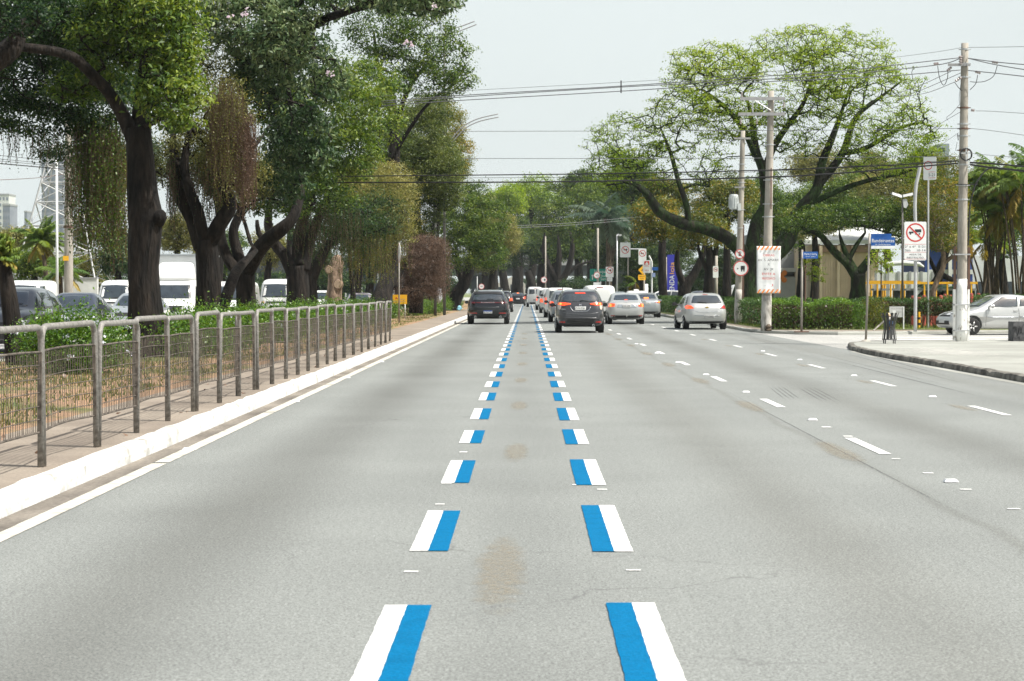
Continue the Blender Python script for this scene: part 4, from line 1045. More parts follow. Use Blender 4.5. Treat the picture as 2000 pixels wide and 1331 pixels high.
M_BARKM = mat2('mossy_bark', (0.014, 0.014, 0.010), (0.020, 0.042, 0.010), 3, .42, .58, rough=.95, bump=.9, bscale=14, stretch=(1, 1, .4), fine=.5, bdist=.05, c3=(.04, .033, .026))
M_STUMP = mat2('pruned_wood', (0.12, 0.085, 0.06), (0.30, 0.22, 0.16), 5, .35, .65, rough=.95, bump=.9, bscale=12, stretch=(1, 1, .4), fine=.4, bdist=.06)
M_CUTW = mat2('sawn_wood', (0.30, 0.22, 0.15), (0.45, 0.34, 0.24), 20, .35, .65, rough=.9, bump=.2)

def leaf_cloud(name, C, L, wr, m, parent, r, up=.35, droop=0.0, var=None, jitter_var=.22, split=False, out=None):
    """C: centres; L: leaf length(s). rhombic leaves folded slightly, random lie, skyward on average"""
    n = len(C)
    d = r.normal(size=(n, 3)); d[:, 2] -= droop; d /= np.linalg.norm(d, axis=1, keepdims=True)
    q = r.normal(size=(n, 3)) * (1 if out is None else .55); q[:, 2] += up * (3 if out is None else 1.3)
    if out is not None:
        q += out * 1.1; d = np.cross(q, r.normal(size=(n, 3))); d[:, 2] -= droop * .6; d /= (np.linalg.norm(d, axis=1, keepdims=True) + 1e-9)
    s = np.cross(d, q); s /= (np.linalg.norm(s, axis=1, keepdims=True) + 1e-9)
    nn = np.cross(s, d)
    L = (np.asarray(L) * r.uniform(.65, 1.25, n))[:, None]; W = L * wr
    a = C - d * L * .5; b = C + d * L * .5 - nn * L * .12
    l = C + s * W * .5 + nn * W * .18 - d * L * .05; q2 = C - s * W * .5 + nn * W * .18 - d * L * .05
    V = np.stack([a, l, b, q2], 1).reshape(-1, 3)
    v = (np.zeros(n) + .4 if var is None else var) + r.normal(0, jitter_var, n)
    me = quads_mesh(name, V, 4, v)
    return link(name, me, m, parent)

def ell_points(r, c, rad, n, shell=.55, low=True):
    """points in an ellipsoid, gathered towards its skin"""
    d = r.normal(size=(n, 3)); d /= np.linalg.norm(d, axis=1, keepdims=True)
    if not low: d[:, 2] = np.where(d[:, 2] < -.25, -d[:, 2], d[:, 2])
    t = 1 - (1 - r.uniform(size=n) ** (1 / 3)) * (1 - shell) * 1.2 - r.exponential(.05, n)
    t = np.clip(t * r.uniform(.82, 1.08, n), .15, 1.12)
    return np.asarray(c) + d * t[:, None] * np.asarray(rad)

def blob(px, py, Y, wpx, hpx, depth=None):
    """crown volume seen at px,py at distance Y, with its half width/height measured there"""
    s = FPX / Y; c = P(px, py, Y)
    return (np.array(c), np.array([wpx / s, (depth if depth else max(wpx, hpx) / s), hpx / s]))

def grow(trunks, tips, r, step=.45, tipr=.012, power=2.3, wob=.07, sag=-.08):
    """connect every tip to the nearest wood, so limbs fork towards the crown"""
    pos, par, rad0 = [], [], []
    for pts, rs in trunks:
        start = None
        if pos:
            A = np.array(pos); i0 = int(np.argmin(((A - np.array(pts[0])) ** 2).sum(1)));
            if np.linalg.norm(A[i0] - np.array(pts[0])) < 1.2: start = i0
        prev = start if start is not None else -1
        for i in range(len(pts) - 1):
            a, b = np.array(pts[i]), np.array(pts[i + 1]); k = max(1, int(np.linalg.norm(b - a) / step))
            for q in range(k):
                f = q / k; pos.append(a + (b - a) * f); par.append(prev); rad0.append(rs[i] + (rs[i + 1] - rs[i]) * f); prev = len(pos) - 1
        pos.append(np.array(pts[-1])); par.append(prev); rad0.append(rs[-1])
    nT = len(pos)
    cap = len(pos) + len(tips) * 14
    A = np.zeros((cap, 3)); A[:nT] = np.array(pos); par = list(par); n = nT
    zt = np.array(rad0)
    # never sprout from the lower bole
    bole = np.zeros(cap, bool)
    minz = np.percentile(tips[:, 2], 2)
    dist = np.array([((A[:nT] - t) ** 2).sum(1).min() for t in tips]); order = np.argsort(dist)
    for t in tips[order]:
        dd = ((A[:n] - t) ** 2); e = dd[:, 0] + dd[:, 1] + dd[:, 2]
        e = e + np.where(A[:n, 2] > t[2] + .3, 1.0 + (A[:n, 2] - t[2]) * .8, 0)
        i0 = int(np.argmin(e)); a = A[i0]; v = t - a; ln = np.linalg.norm(v)
        k = max(1, min(12, int(ln / step) + 1)); prev = i0
        side = r.normal(size=3) * ln * wob
        for q in range(1, k + 1):
            f = q / k; p = a + v * f + side * math.sin(math.pi * f) + r.normal(size=3) * step * .07 * (1 if q < k else 0) + np.array([0, 0, sag * ln * math.sin(math.pi * f)])
            A[n] = p; par.append(prev); prev = n; n += 1
    A = A[:n]; par = np.array(par)
    acc = np.zeros(n); has = np.zeros(n, bool)
    for i in range(n - 1, -1, -1):
        if acc[i] == 0: acc[i] = tipr ** power
        if par[i] >= 0: acc[par[i]] += acc[i]
    rad = acc ** (1 / power)
    rad[:nT] = np.maximum(zt, 0)
    for i in range(nT, n): rad[i] = min(rad[i], rad[par[i]] * .92)
    return A, par, rad, nT

def limbs_mesh(name, A, par, rad, sel, n=5):
    idx = np.array([i for i in sel if par[i] >= 0]);
    if len(idx) == 0: return None
    a = A[par[idx]]; b = A[idx]; ra = np.minimum(rad[par[idx]], rad[idx] * 1.35); rb = rad[idx]
    d = b - a; d /= (np.linalg.norm(d, axis=1, keepdims=True) + 1e-9)
    h = np.where(np.abs(d[:, 2:3]) < .9, np.array([[0, 0, 1.]]), np.array([[0, 1., 0]]))
    u = np.cross(d, h); u /= np.linalg.norm(u, axis=1, keepdims=True); v = np.cross(d, u)
    ang = 2 * np.pi * np.arange(n) / n; V = []
    def rg(c, rr, k): return c + (u * math.cos(ang[k]) + v * math.sin(ang[k])) * rr[:, None]
    for k in range(n):
        k2 = (k + 1) % n
        V.append(np.stack([rg(a, ra, k), rg(a, ra, k2), rg(b, rb, k2), rg(b, rb, k)], 1))
    V = np.concatenate(V, 0).reshape(-1, 3)
    return quads_mesh(name, V, 4)

def bole(name, pts, rs, m, parent, seed=1, n=18, ridge=.10, knots=()):
    """a trunk with fluting, lumps and a flared foot"""
    r = random.Random(seed); P_ = [Vector(p) for p in pts]; V, F = [], []
    # resample smoothly
    out, rr = [], []
    for i in range(len(P_) - 1):
        k = max(2, int((P_[i + 1] - P_[i]).length / .16))
        p0, p1, p2, p3 = P_[max(i - 1, 0)], P_[i], P_[i + 1], P_[min(i + 2, len(P_) - 1)]
        for q in range(k):
            t = q / k
            out.append(0.5 * ((2 * p1) + (p2 - p0) * t + (2 * p0 - 5 * p1 + 4 * p2 - p3) * t * t + (3 * p1 - p0 - 3 * p2 + p3) * t ** 3)); rr.append(rs[i] + (rs[i + 1] - rs[i]) * t)
    out.append(P_[-1]); rr.append(rs[-1])
    ph = [(r.uniform(0, 6.28), r.uniform(0, 6.28), r.choice([3, 4, 5, 7, 9]), r.uniform(.4, 1)) for _ in range(5)]
    nrm = None; m_ = len(out)
    for i, p in enumerate(out):
        d = (out[min(i + 1, m_ - 1)] - out[max(i - 1, 0)]).normalized()
        if nrm is None: nrm = d.cross(Vector((0, 1, 0)) if abs(d.y) < .9 else Vector((1, 0, 0))).normalized()
        nrm = (nrm - d * nrm.dot(d)).normalized(); b = d.cross(nrm)
        for k in range(n):
            a = 2 * math.pi * k / n
            f = 1 + ridge * sum(w_ * math.sin(a * c + q1 + i * .05 * c) for q1, q2, c, w_ in ph) / 2 + r.uniform(-.02, .02)
            V.append(p + (nrm * math.cos(a) + b * math.sin(a)) * rr[i] * f)
    for i in range(m_ - 1):
        for k in range(n): F.append((i * n + k, i * n + (k + 1) % n, (i + 1) * n + (k + 1) % n, (i + 1) * n + k))
    F.append(tuple(range(n - 1, -1, -1))); F.append(tuple((m_ - 1) * n + k for k in range(n)))
    me = bpy.data.meshes.new(name); me.from_pydata([tuple(v) for v in V], [], F); me.update(); me.polygons.foreach_set('use_smooth', [True] * len(F))
    return link(name, me, m, parent)

def vines(name, tops, lens, m, parent, r, leaf=.045, gap=.07, stem=True, sway=.05, stem_m=None):
    """hanging strands: thin stems set with small leaves"""
    C, S = [], []
    for t, ln in zip(tops, lens):
        k = max(2, int(ln / gap)); f = np.arange(k) / k
        ph = r.uniform(0, 6, 2); x = t[0] + sway * np.sin(f * 5 + ph[0]) * f + r.normal(0, .02, k); y = t[1] + sway * np.sin(f * 4 + ph[1]) * f + r.normal(0, .02, k)
        z = t[2] - ln * f; C.append(np.stack([x, y, z], 1))
        S.append(C[-1][::3])
    if stem:
        Q = []
        for s_ in S:
            for i in range(len(s_) - 1):
                a, b = s_[i], s_[i + 1]; w_ = .004
                Q.append([[a[0] - w_, a[1], a[2]], [a[0] + w_, a[1], a[2]], [b[0] + w_, b[1], b[2]], [b[0] - w_, b[1], b[2]]])
                Q.append([[a[0], a[1] - w_, a[2]], [a[0], a[1] + w_, a[2]], [b[0], b[1] + w_, b[2]], [b[0], b[1] - w_, b[2]]])
        if Q: link('vine_stems', quads_mesh('vine_stems', np.array(Q).reshape(-1, 3), 4, np.full(len(Q), .3)), stem_m or BROWNV, parent)
    C = np.concatenate(C)
    return leaf_cloud(name, C, leaf, .6, m, parent, r, up=.1, droop=.8)

LUSH = 1.6
def tree(name, label, base, trunks, crowns, lm, bark=None, leaf=.09, wr=.42, per=60, cl_r=.34, density=1.0, seed=1, group=None, up=.35, droop=.2,
         tipr=.012, twigs=True, vine=None, var=.4, show_n=6, branch_n=4, cat='tree', flatten=1.0, shell=.55, boles=True, sun_tip=.12, wob=.07, step=.45, sag=-.06, dens_k=1.0):
    """trunks: [(points, radii)] as (px,py,Y) points; crowns: [blob(...)+(weight,)]"""
    r = np.random.default_rng(seed)
    trunks = [(pts, list(rs) if i == 0 else list(rs[:-1]) + [min(rs[-1], .035 + rs[0] * .12)]) for i, (pts, rs) in enumerate(trunks)]
    T = [([np.array(P(*p)) if len(p) == 3 and not isinstance(p, np.ndarray) else np.array(p) for p in pts], rs) for pts, rs in trunks]
    b0 = T[0][0][0]
    root = thing(name, label, cat, (float(b0[0]), float(b0[1]), float(b0[2])), group=group)
    off = np.array(b0)
    tips, tv = [], []
    for cr in crowns:
        c, rad = cr[0], cr[1]; wgt = cr[2] if len(cr) > 2 else 1.0
        area = 4 * math.pi * ((rad[0] * rad[1]) ** 1.6 / 3 + (rad[0] * rad[2]) ** 1.6 / 3 + (rad[1] * rad[2]) ** 1.6 / 3) ** (1 / 1.6)
        n = max(4, int(area * wgt * density * LUSH / (cl_r ** 2 * 2.2)))
        p = ell_points(r, c, rad, n, shell); tips.append(p)
        tv.append(np.full(len(p), cr[3] if len(cr) > 3 else var))
    tips = np.concatenate(tips); tv = np.concatenate(tv)
    A, par, rad, nT = grow(T, tips, r, step=step, tipr=tipr, wob=wob, sag=sag)
    if boles:
        for i, (pts, rs) in enumerate(T):
            bole('trunk' if i == 0 else 'limb', [Vector(p - off) for p in pts], rs, bark or M_BARK, root, seed * 10 + i, n=16 if rs[0] > .12 else 10)
    me = limbs_mesh('branches', A - off, par, rad, range(nT, len(A)), branch_n)
    if me: link('branches', me, bark or M_BARK, root)
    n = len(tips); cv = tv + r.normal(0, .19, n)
    k = np.maximum(8, (per * r.uniform(.5, 1.5, n)).astype(int)); idx = np.repeat(np.arange(n), k)
    sc = cl_r * r.uniform(.6, 1.3, n)
    o_ = r.normal(size=(len(idx), 3)); o_[:, 2] = np.where(o_[:, 2] < -.3, -o_[:, 2], o_[:, 2]); o_ /= np.linalg.norm(o_, axis=1, keepdims=True)
    C = tips[idx] + o_ * (sc[idx] * np.clip(r.normal(1.05, .38, len(idx)), .1, 2.0))[:, None] * np.array([1, 1, .72 * flatten])
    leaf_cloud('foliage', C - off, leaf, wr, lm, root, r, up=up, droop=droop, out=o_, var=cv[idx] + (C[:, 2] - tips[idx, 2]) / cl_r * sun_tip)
    if vine:
        for v in vine:
            blobs_, vm, cnt, l0, l1, vl = v
            tp = np.concatenate([ell_points(r, b[0], b[1], cnt, .3) for b in blobs_]) - off
            vines('hanging_vines', tp, r.uniform(l0, l1, len(tp)), vm, root, r, leaf=vl)
    return root

MED = 'trees along the median'
# T1: the thickest trunk, with a limb arching left over the far carriageway
Y1 = 40
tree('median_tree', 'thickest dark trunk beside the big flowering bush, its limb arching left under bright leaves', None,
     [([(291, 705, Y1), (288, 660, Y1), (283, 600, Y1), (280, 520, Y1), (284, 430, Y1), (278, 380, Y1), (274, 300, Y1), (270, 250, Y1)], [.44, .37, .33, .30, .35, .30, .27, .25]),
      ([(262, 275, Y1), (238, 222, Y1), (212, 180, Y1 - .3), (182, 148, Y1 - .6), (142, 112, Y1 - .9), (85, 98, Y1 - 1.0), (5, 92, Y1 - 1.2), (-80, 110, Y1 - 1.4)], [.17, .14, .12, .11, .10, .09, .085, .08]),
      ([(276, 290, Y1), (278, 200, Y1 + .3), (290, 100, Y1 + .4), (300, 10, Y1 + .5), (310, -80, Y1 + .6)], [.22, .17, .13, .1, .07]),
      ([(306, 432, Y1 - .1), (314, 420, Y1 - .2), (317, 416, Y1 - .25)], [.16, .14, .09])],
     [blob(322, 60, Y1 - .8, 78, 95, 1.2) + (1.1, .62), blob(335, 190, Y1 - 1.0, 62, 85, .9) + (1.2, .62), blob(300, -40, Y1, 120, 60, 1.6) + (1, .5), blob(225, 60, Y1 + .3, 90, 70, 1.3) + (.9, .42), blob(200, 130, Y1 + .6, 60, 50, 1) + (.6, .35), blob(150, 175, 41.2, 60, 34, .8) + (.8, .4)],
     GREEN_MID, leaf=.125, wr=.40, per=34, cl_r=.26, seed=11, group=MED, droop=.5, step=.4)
# T1b: dark spreading crown at the upper left with curtains of vines
tree('median_tree', 'dark crown filling the upper left corner, curtains of vines hanging from it', None,
     [([(-130, 760, 37), (-120, 500, 37), (-95, 250, 37.5), (-60, 150, 38)], [.38, .34, .3, .25]), ([(-60, 150, 38), (-10, 118, 38), (25, 92, 38.2), (50, 40, 38.5)], [.25, .22, .2, .12])],
     [blob(40, 40, 41, 130, 80, 1.6) + (1.1, .25), blob(150, 55, 43, 110, 80, 1.6) + (1.0, .3), blob(60, 165, 43, 110, 60, 1.4) + (1.0, .28), blob(185, 200, 44, 80, 75, 1.2) + (.95, .3), blob(70, 235, 43.5, 120, 40, 1.2) + (.75, .3), blob(20, 20, 37, 80, 60, 1.0) + (.9, .1), blob(230, 110, 47, 130, 110, 1.6) + (1.1, .2), blob(200, 330, 48, 42, 95, .9) + (.9, .3), blob(110, 300, 48, 40, 30, .8) + (.5, .25)],
     GREEN_DARK, leaf=.09, wr=.5, per=50, cl_r=.27, seed=12, group=MED, droop=.4,
     vine=[([blob(190, 250, 44, 58, 45, .9)], GREEN_MID, 330, 1.2, 2.9, .065), ([blob(210, 300, 44.5, 45, 60, .8)], OLIVE, 170, .8, 2.2, .06), ([blob(70, 262, 43.5, 80, 22, .9)], GREEN_DARK, 100, .2, .9, .05), ([blob(140, 330, 43, 20, 30, .4)], GREEN_DARK, 40, .8, 1.6, .05), ([blob(225, 400, 44.5, 22, 50, .5)], GREEN_DARK, 60, .5, 1.6, .05)])
# T2: knotted trunk forking
Y2 = 49
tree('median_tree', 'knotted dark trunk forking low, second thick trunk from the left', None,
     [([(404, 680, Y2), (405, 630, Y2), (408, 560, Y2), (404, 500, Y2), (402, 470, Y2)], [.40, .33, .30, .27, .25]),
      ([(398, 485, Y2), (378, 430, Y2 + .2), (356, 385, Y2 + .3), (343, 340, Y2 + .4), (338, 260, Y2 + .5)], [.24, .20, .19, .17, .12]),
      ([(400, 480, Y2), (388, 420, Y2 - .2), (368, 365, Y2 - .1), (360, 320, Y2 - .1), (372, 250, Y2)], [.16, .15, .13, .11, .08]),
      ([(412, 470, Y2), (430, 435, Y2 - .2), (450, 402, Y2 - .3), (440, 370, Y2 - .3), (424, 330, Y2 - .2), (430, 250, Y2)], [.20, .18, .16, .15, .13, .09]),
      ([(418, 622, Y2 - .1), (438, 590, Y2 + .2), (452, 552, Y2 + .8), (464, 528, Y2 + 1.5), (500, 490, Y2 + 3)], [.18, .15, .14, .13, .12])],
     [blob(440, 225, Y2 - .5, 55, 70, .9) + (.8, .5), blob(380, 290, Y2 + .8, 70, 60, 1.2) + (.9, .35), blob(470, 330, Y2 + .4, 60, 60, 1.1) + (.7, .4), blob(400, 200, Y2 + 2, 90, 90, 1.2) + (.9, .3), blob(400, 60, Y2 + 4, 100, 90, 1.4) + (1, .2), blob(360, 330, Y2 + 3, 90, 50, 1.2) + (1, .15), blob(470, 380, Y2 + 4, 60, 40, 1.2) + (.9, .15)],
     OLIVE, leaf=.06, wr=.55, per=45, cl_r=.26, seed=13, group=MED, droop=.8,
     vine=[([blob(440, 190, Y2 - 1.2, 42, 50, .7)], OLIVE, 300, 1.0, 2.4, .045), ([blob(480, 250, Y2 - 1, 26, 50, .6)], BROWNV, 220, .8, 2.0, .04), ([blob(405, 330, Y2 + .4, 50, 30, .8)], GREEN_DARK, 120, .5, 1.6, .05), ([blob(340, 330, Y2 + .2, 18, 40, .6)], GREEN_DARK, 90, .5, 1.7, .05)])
# large-leaved grey green tree above the middle
tree('median_tree', 'grey green large leaved tree with pink blossoms, reaching over the lane at the top', None,
     [([(478, 662, 57), (482, 620, 57), (480, 560, 57), (478, 530, 57)], [.38, .30, .27, .27]),
      ([(480, 535, 57), (510, 482, 56.5), (545, 452, 56), (575, 420, 56), (588, 350, 56.5), (575, 250, 56), (560, 150, 55)], [.24, .22, .20, .15, .11, .08, .05]),
      ([(474, 540, 57), (448, 512, 57), (433, 470, 57), (430, 430, 57), (420, 380, 57)], [.18, .16, .145, .13, .09]),
      ([(476, 530, 57), (462, 488, 57.3), (456, 450, 57.3), (474, 405, 57.3), (482, 350, 57), (480, 250, 56), (470, 130, 54)], [.17, .15, .13, .12, .11, .1, .07]),
      ([(520, 478, 56.4), (505, 455, 56.4), (502, 430, 56.4)], [.1, .08, .05]),
      ([(560, 150, 55), (600, 60, 52), (680, 22, 50), (780, -5, 49), (850, -20, 48)], [.12, .11, .1, .08, .05])],
     [blob(480, 55, 51, 100, 75, 1.3) + (1.1, .6), blob(545, 90, 50, 70, 70, 1.2) + (1.1, .6), blob(600, 20, 51, 80, 45, 1.2) + (1, .5), blob(520, 160, 52, 70, 45, 1.2) + (.9, .3), blob(690, -12, 49, 90, 32, 1.1) + (.9, .5), blob(800, 8, 48, 75, 30, .9) + (.9, .5), blob(860, 5, 47.5, 35, 34, .6) + (1, .55), blob(645, 150, 52, 40, 40, .9) + (.5, .5), blob(585, 280, 53, 75, 75, 1.2) + (1, .15), blob(540, 360, 54.5, 65, 48, 1.0) + (.9, .12), blob(560, 150, 60, 110, 100, 1.5) + (1, .2)],
     GREEN_GREY, leaf=.17, wr=.36, per=22, cl_r=.28, seed=14, group=MED, droop=.7)
r_ = np.random.default_rng(77)
_gt = [o for o in COL.objects if o.get('label', '').startswith('grey green large')][0]
fl = []
for q in [(483, 23), (475, 28), (446, 34), (640, 143), (650, 146), (795, 82), (803, 86), (850, 12)]:
    c = np.array(P(q[0], q[1], 48.5 if q[0] < 700 else 46.8)) - np.array(_gt.location)
    fl.append(c + r_.normal(size=(8, 3)) * .032)
leaf_cloud('blossom', np.concatenate(fl), .08, .8, leaf_mat('pink_blossom', [(.74, .60, .68), (.82, .74, .78)]), _gt, r_)
# dense mid tree
tree('median_tree', 'dense glossy dark green crown in the middle of the median row', None,
     [([(585, 655, 74), (583, 600, 74), (582, 560, 74), (580, 520, 74)], [.50, .42, .40, .36]),
      ([(574, 535, 74), (556, 500, 74), (538, 478, 74), (524, 440, 73), (530, 380, 70)], [.28, .22, .19, .16, .1]),
      ([(586, 520, 74), (584, 470, 74), (600, 400, 72), (640, 300, 68)], [.26, .22, .18, .12]),
      ([(592, 528, 74), (606, 470, 74), (625, 420, 73), (660, 340, 70)], [.24, .2, .16, .1])],
     [blob(640, 225, 62, 105, 75, 1.8) + (1, .6), blob(700, 175, 64, 95, 55, 1.8) + (.9, .62), blob(590, 320, 62, 90, 75, 1.6) + (1, .4), blob(660, 310, 64, 95, 60, 1.7) + (1, .45), blob(740, 235, 66, 50, 55, 1.3) + (.8, .6), blob(540, 390, 64, 70, 45, 1.3) + (.8, .25), blob(620, 395, 68, 80, 40, 1.6) + (.8, .25), blob(560, 220, 60, 70, 60, 1.2) + (.7, .35)],
     GREEN_MID, leaf=.13, wr=.42, per=38, cl_r=.34, seed=15, group=MED, droop=.4,
     vine=[([blob(640, 420, 68, 90, 30, 1.2)], GREEN_DARK, 160, .5, 1.7, .06)])
tree('median_tree', 'twin dark trunk beside the pruned stump with a spreading dark limb', None,
     [([(601, 650, 80), (603, 590, 80), (603, 540, 80)], [.42, .34, .30]), ([(606, 545, 80), (622, 512, 80), (640, 480, 80), (668, 450, 80), (700, 400, 80)], [.26, .22, .18, .14, .1]), ([(602, 540, 80), (596, 500, 80), (594, 440, 80), (600, 380, 80)], [.2, .16, .12, .08])],
     [blob(655, 430, 80, 90, 45, 2) + (1, .25), blob(700, 470, 82, 60, 40, 1.6) + (.8, .35), blob(620, 460, 82, 60, 30, 1.6) + (.6, .2), blob(735, 420, 82, 60, 50, 1.5) + (.8, .35)],
     GREEN_DARK, leaf=.09, wr=.5, per=40, cl_r=.32, seed=16, group=MED, droop=.5,
     vine=[([blob(700, 470, 81, 80, 30, 1.6)], YELLOWISH, 190, .5, 1.8, .06)])
# pruned stump
st = thing('tree_stump', 'pale pruned stump with two round sawn scars, standing behind the fence', 'stump', tuple(P(652, 640, 85)))
of = Vector(st.location)
bole('trunk', [P(650, 640, 85) - of, P(649, 600, 85) - of, P(653, 565, 85) - of, P(654, 535, 85) - of, P(658, 512, 85) - of, P(662, 498, 85) - of], [.42, .36, .30, .30, .30, .12], M_STUMP, st, 5, ridge=.12)
for q, rr in (((643, 527), .17), ((660, 556), .2)):
    c = P(q[0], q[1], 84.72) - of
    mb = MB(); mb.lathe([(rr * 1.12, .16), (rr * 1.16, .02), (rr * .9, -.03)], 'y', n=14); mb.build('knot', M_STUMP, st, tuple(c))
    mb = MB(); mb.lathe([(rr * .88, 0), (rr * .84, -.006)], 'y', n=14); mb.build('sawn_scar', M_CUTW, st, tuple(c + Vector((0, -.035, 0))))
tree('median_tree', 'thin forked tree just right of the pruned stump', None,
     [([(690, 640, 94), (690, 590, 94), (688, 555, 94), (684, 520, 94), (680, 470, 94)], [.16, .14, .12, .09, .05]), ([(689, 560, 94), (696, 530, 94), (700, 490, 94)], [.09, .07, .04])],
     [blob(690, 455, 94, 40, 35, 1.3) + (.8, .4)], YELLOWISH, leaf=.09, per=30, cl_r=.32, seed=17, group=MED)
# vine-covered mounds
tree('median_tree', 'tree smothered in fine olive creeper, bulging over the fence end', None,
     [([(735, 620, 96), (748, 570, 97), (764, 530, 98), (768, 480, 98), (760, 420, 97)], [.5, .42, .36, .28, .2])],
     [blob(735, 375, 88, 82, 62, 2.2) + (1.6, .62), blob(760, 440, 90, 60, 50, 1.8) + (1.2, .5), blob(700, 430, 90, 60, 50, 1.8) + (1.2, .35)],
     OLIVE, leaf=.07, wr=.6, per=55, cl_r=.30, seed=18, group=MED, droop=.8, twigs=False,
     vine=[([blob(745, 440, 88, 70, 50, 1.6)], YELLOWISH, 260, .5, 2.0, .065)])
tree('median_tree', 'tall tree cloaked in green creeper, its rounded shoulder against the sky', None,
     [([(800, 600, 112), (806, 540, 112), (812, 460, 112), (810, 380, 112)], [.5, .42, .36, .25])],
     [blob(815, 270, 106, 70, 62, 2.4) + (1.7, .55), blob(850, 330, 106, 62, 62, 2.4) + (1.7, .55), blob(800, 340, 106, 70, 60, 2.2) + (1.3, .3), blob(870, 385, 108, 36, 30, 1.4) + (1.2, .4), blob(815, 420, 108, 50, 55, 1.6) + (1.1, .3), blob(765, 290, 104, 60, 60, 2.0) + (1.1, .35), blob(840, 215, 106, 50, 30, 1.8) + (.8, .45)],
     CREEP, leaf=.09, wr=.6, per=55, cl_r=.34, seed=19, group=MED, droop=.7)
tree('median_tree', 'airy tall tree behind the row with small dark leaves showing sky between them', None,
     [([(760, 560, 100), (765, 400, 100), (770, 250, 100), (760, 160, 100)], [.42, .34, .26, .16]), ([(768, 260, 100), (800, 170, 99), (850, 110, 98)], [.16, .12, .06]), ([(769, 240, 100), (740, 140, 100), (730, 60, 100)], [.14, .1, .06]), ([(770, 300, 100), (830, 210, 99), (880, 170, 98), (915, 150, 98)], [.12, .08, .06, .03])],
     [blob(745, 60, 96, 85, 62, 2.2) + (.75, .3), blob(820, 80, 96, 80, 70, 2.2) + (.75, .4), blob(872, 120, 95, 52, 62, 1.6) + (.8, .45), blob(905, 155, 95, 28, 32, 1) + (.7, .45), blob(830, 160, 96, 70, 40, 1.8) + (.42, .35), blob(860, 185, 95, 48, 18, 1.0) + (.5, .4), blob(760, 130, 97, 60, 40, 1.8) + (.6, .3)],
     GREEN_MID, leaf=.13, wr=.55, per=22, cl_r=.34, seed=20, group=MED, tipr=.014)
tree('median_tree', 'leafy tree with yellow tips edging the sky left of the road', None,
     [([(838, 600, 128), (845, 500, 128), (855, 400, 128), (862, 320, 128)], [.36, .3, .24, .15])],
     [blob(878, 250, 126, 32, 45, 2) + (1, .6), blob(895, 310, 126, 30, 55, 2) + (1, .6), blob(850, 220, 126, 40, 30, 2) + (.8, .6), blob(870, 330, 128, 40, 60, 2.2) + (1, .4)],
     YELLOWISH, leaf=.12, per=34, cl_r=.36, seed=21, group=MED)
# bare brown creeper curtain
tree('median_tree', 'withered brown creeper curtain hanging to the ground behind the yellow sign', None,
     [([(812, 612, 104), (815, 560, 104), (822, 500, 104), (826, 460, 104)], [.4, .32, .25, .18]), ([(728, 596, 100), (750, 565, 101), (775, 535, 102), (800, 500, 103)], [.36, .33, .28, .2])],
     [blob(828, 492, 103, 50, 34, 1.6) + (1.3, .45), blob(846, 540, 103, 34, 54, 1.4) + (1.1, .5), blob(800, 540, 102, 55, 60, 1.6) + (1.0, .2)],
     BROWNV, leaf=.06, wr=.35, per=60, cl_r=.28, seed=22, group=MED, droop=1.2,
     vine=[([blob(836, 480, 102.5, 44, 26, 1.3)], BROWNV, 420, 1.2, 2.9, .05), ([blob(800, 520, 103, 50, 40, 1.4)], BROWNV, 260, .8, 2.2, .05)])
# further median trees on the left of the road
tree('median_tree', 'bushy green tree with a dark leaning trunk just left of the black car', None,
     [([(880, 605, 150), (893, 575, 150), (908, 552, 150), (920, 515, 150), (925, 470, 150)], [.55, .5, .45, .36, .25]), ([(905, 555, 150), (895, 520, 150), (890, 480, 150)], [.3, .25, .18])],
     [blob(900, 420, 146, 55, 55, 2.6) + (1, .55), blob(945, 440, 146, 50, 55, 2.6) + (1, .45), blob(900, 490, 146, 50, 45, 2.4) + (1, .55), blob(950, 500, 147, 45, 30, 2.2) + (.9, .4), blob(870, 460, 148, 40, 60, 2.4) + (.9, .5), blob(930, 385, 147, 35, 30, 2) + (.9, .35)],
     GREEN_MID, leaf=.15, wr=.5, per=34, cl_r=.42, seed=23, group=MED)
tree('median_tree', 'olive creeper clad tree hanging over the road left of the underpass', None,
     [([(960, 590, 200), (962, 540, 200), (970, 480, 200)], [.5, .4, .3])],
     [blob(985, 445, 196, 24, 28, 2.2) + (1.2, .5), blob(998, 470, 196, 20, 28, 2) + (1.2, .55), blob(970, 480, 198, 30, 40, 2.4) + (1, .3), blob(940, 420, 198, 34, 45, 2.6) + (1, .45), blob(945, 520, 198, 34, 20, 2) + (.9, .3)],
     OLIVE, leaf=.14, per=40, cl_r=.42, seed=24, group=MED)

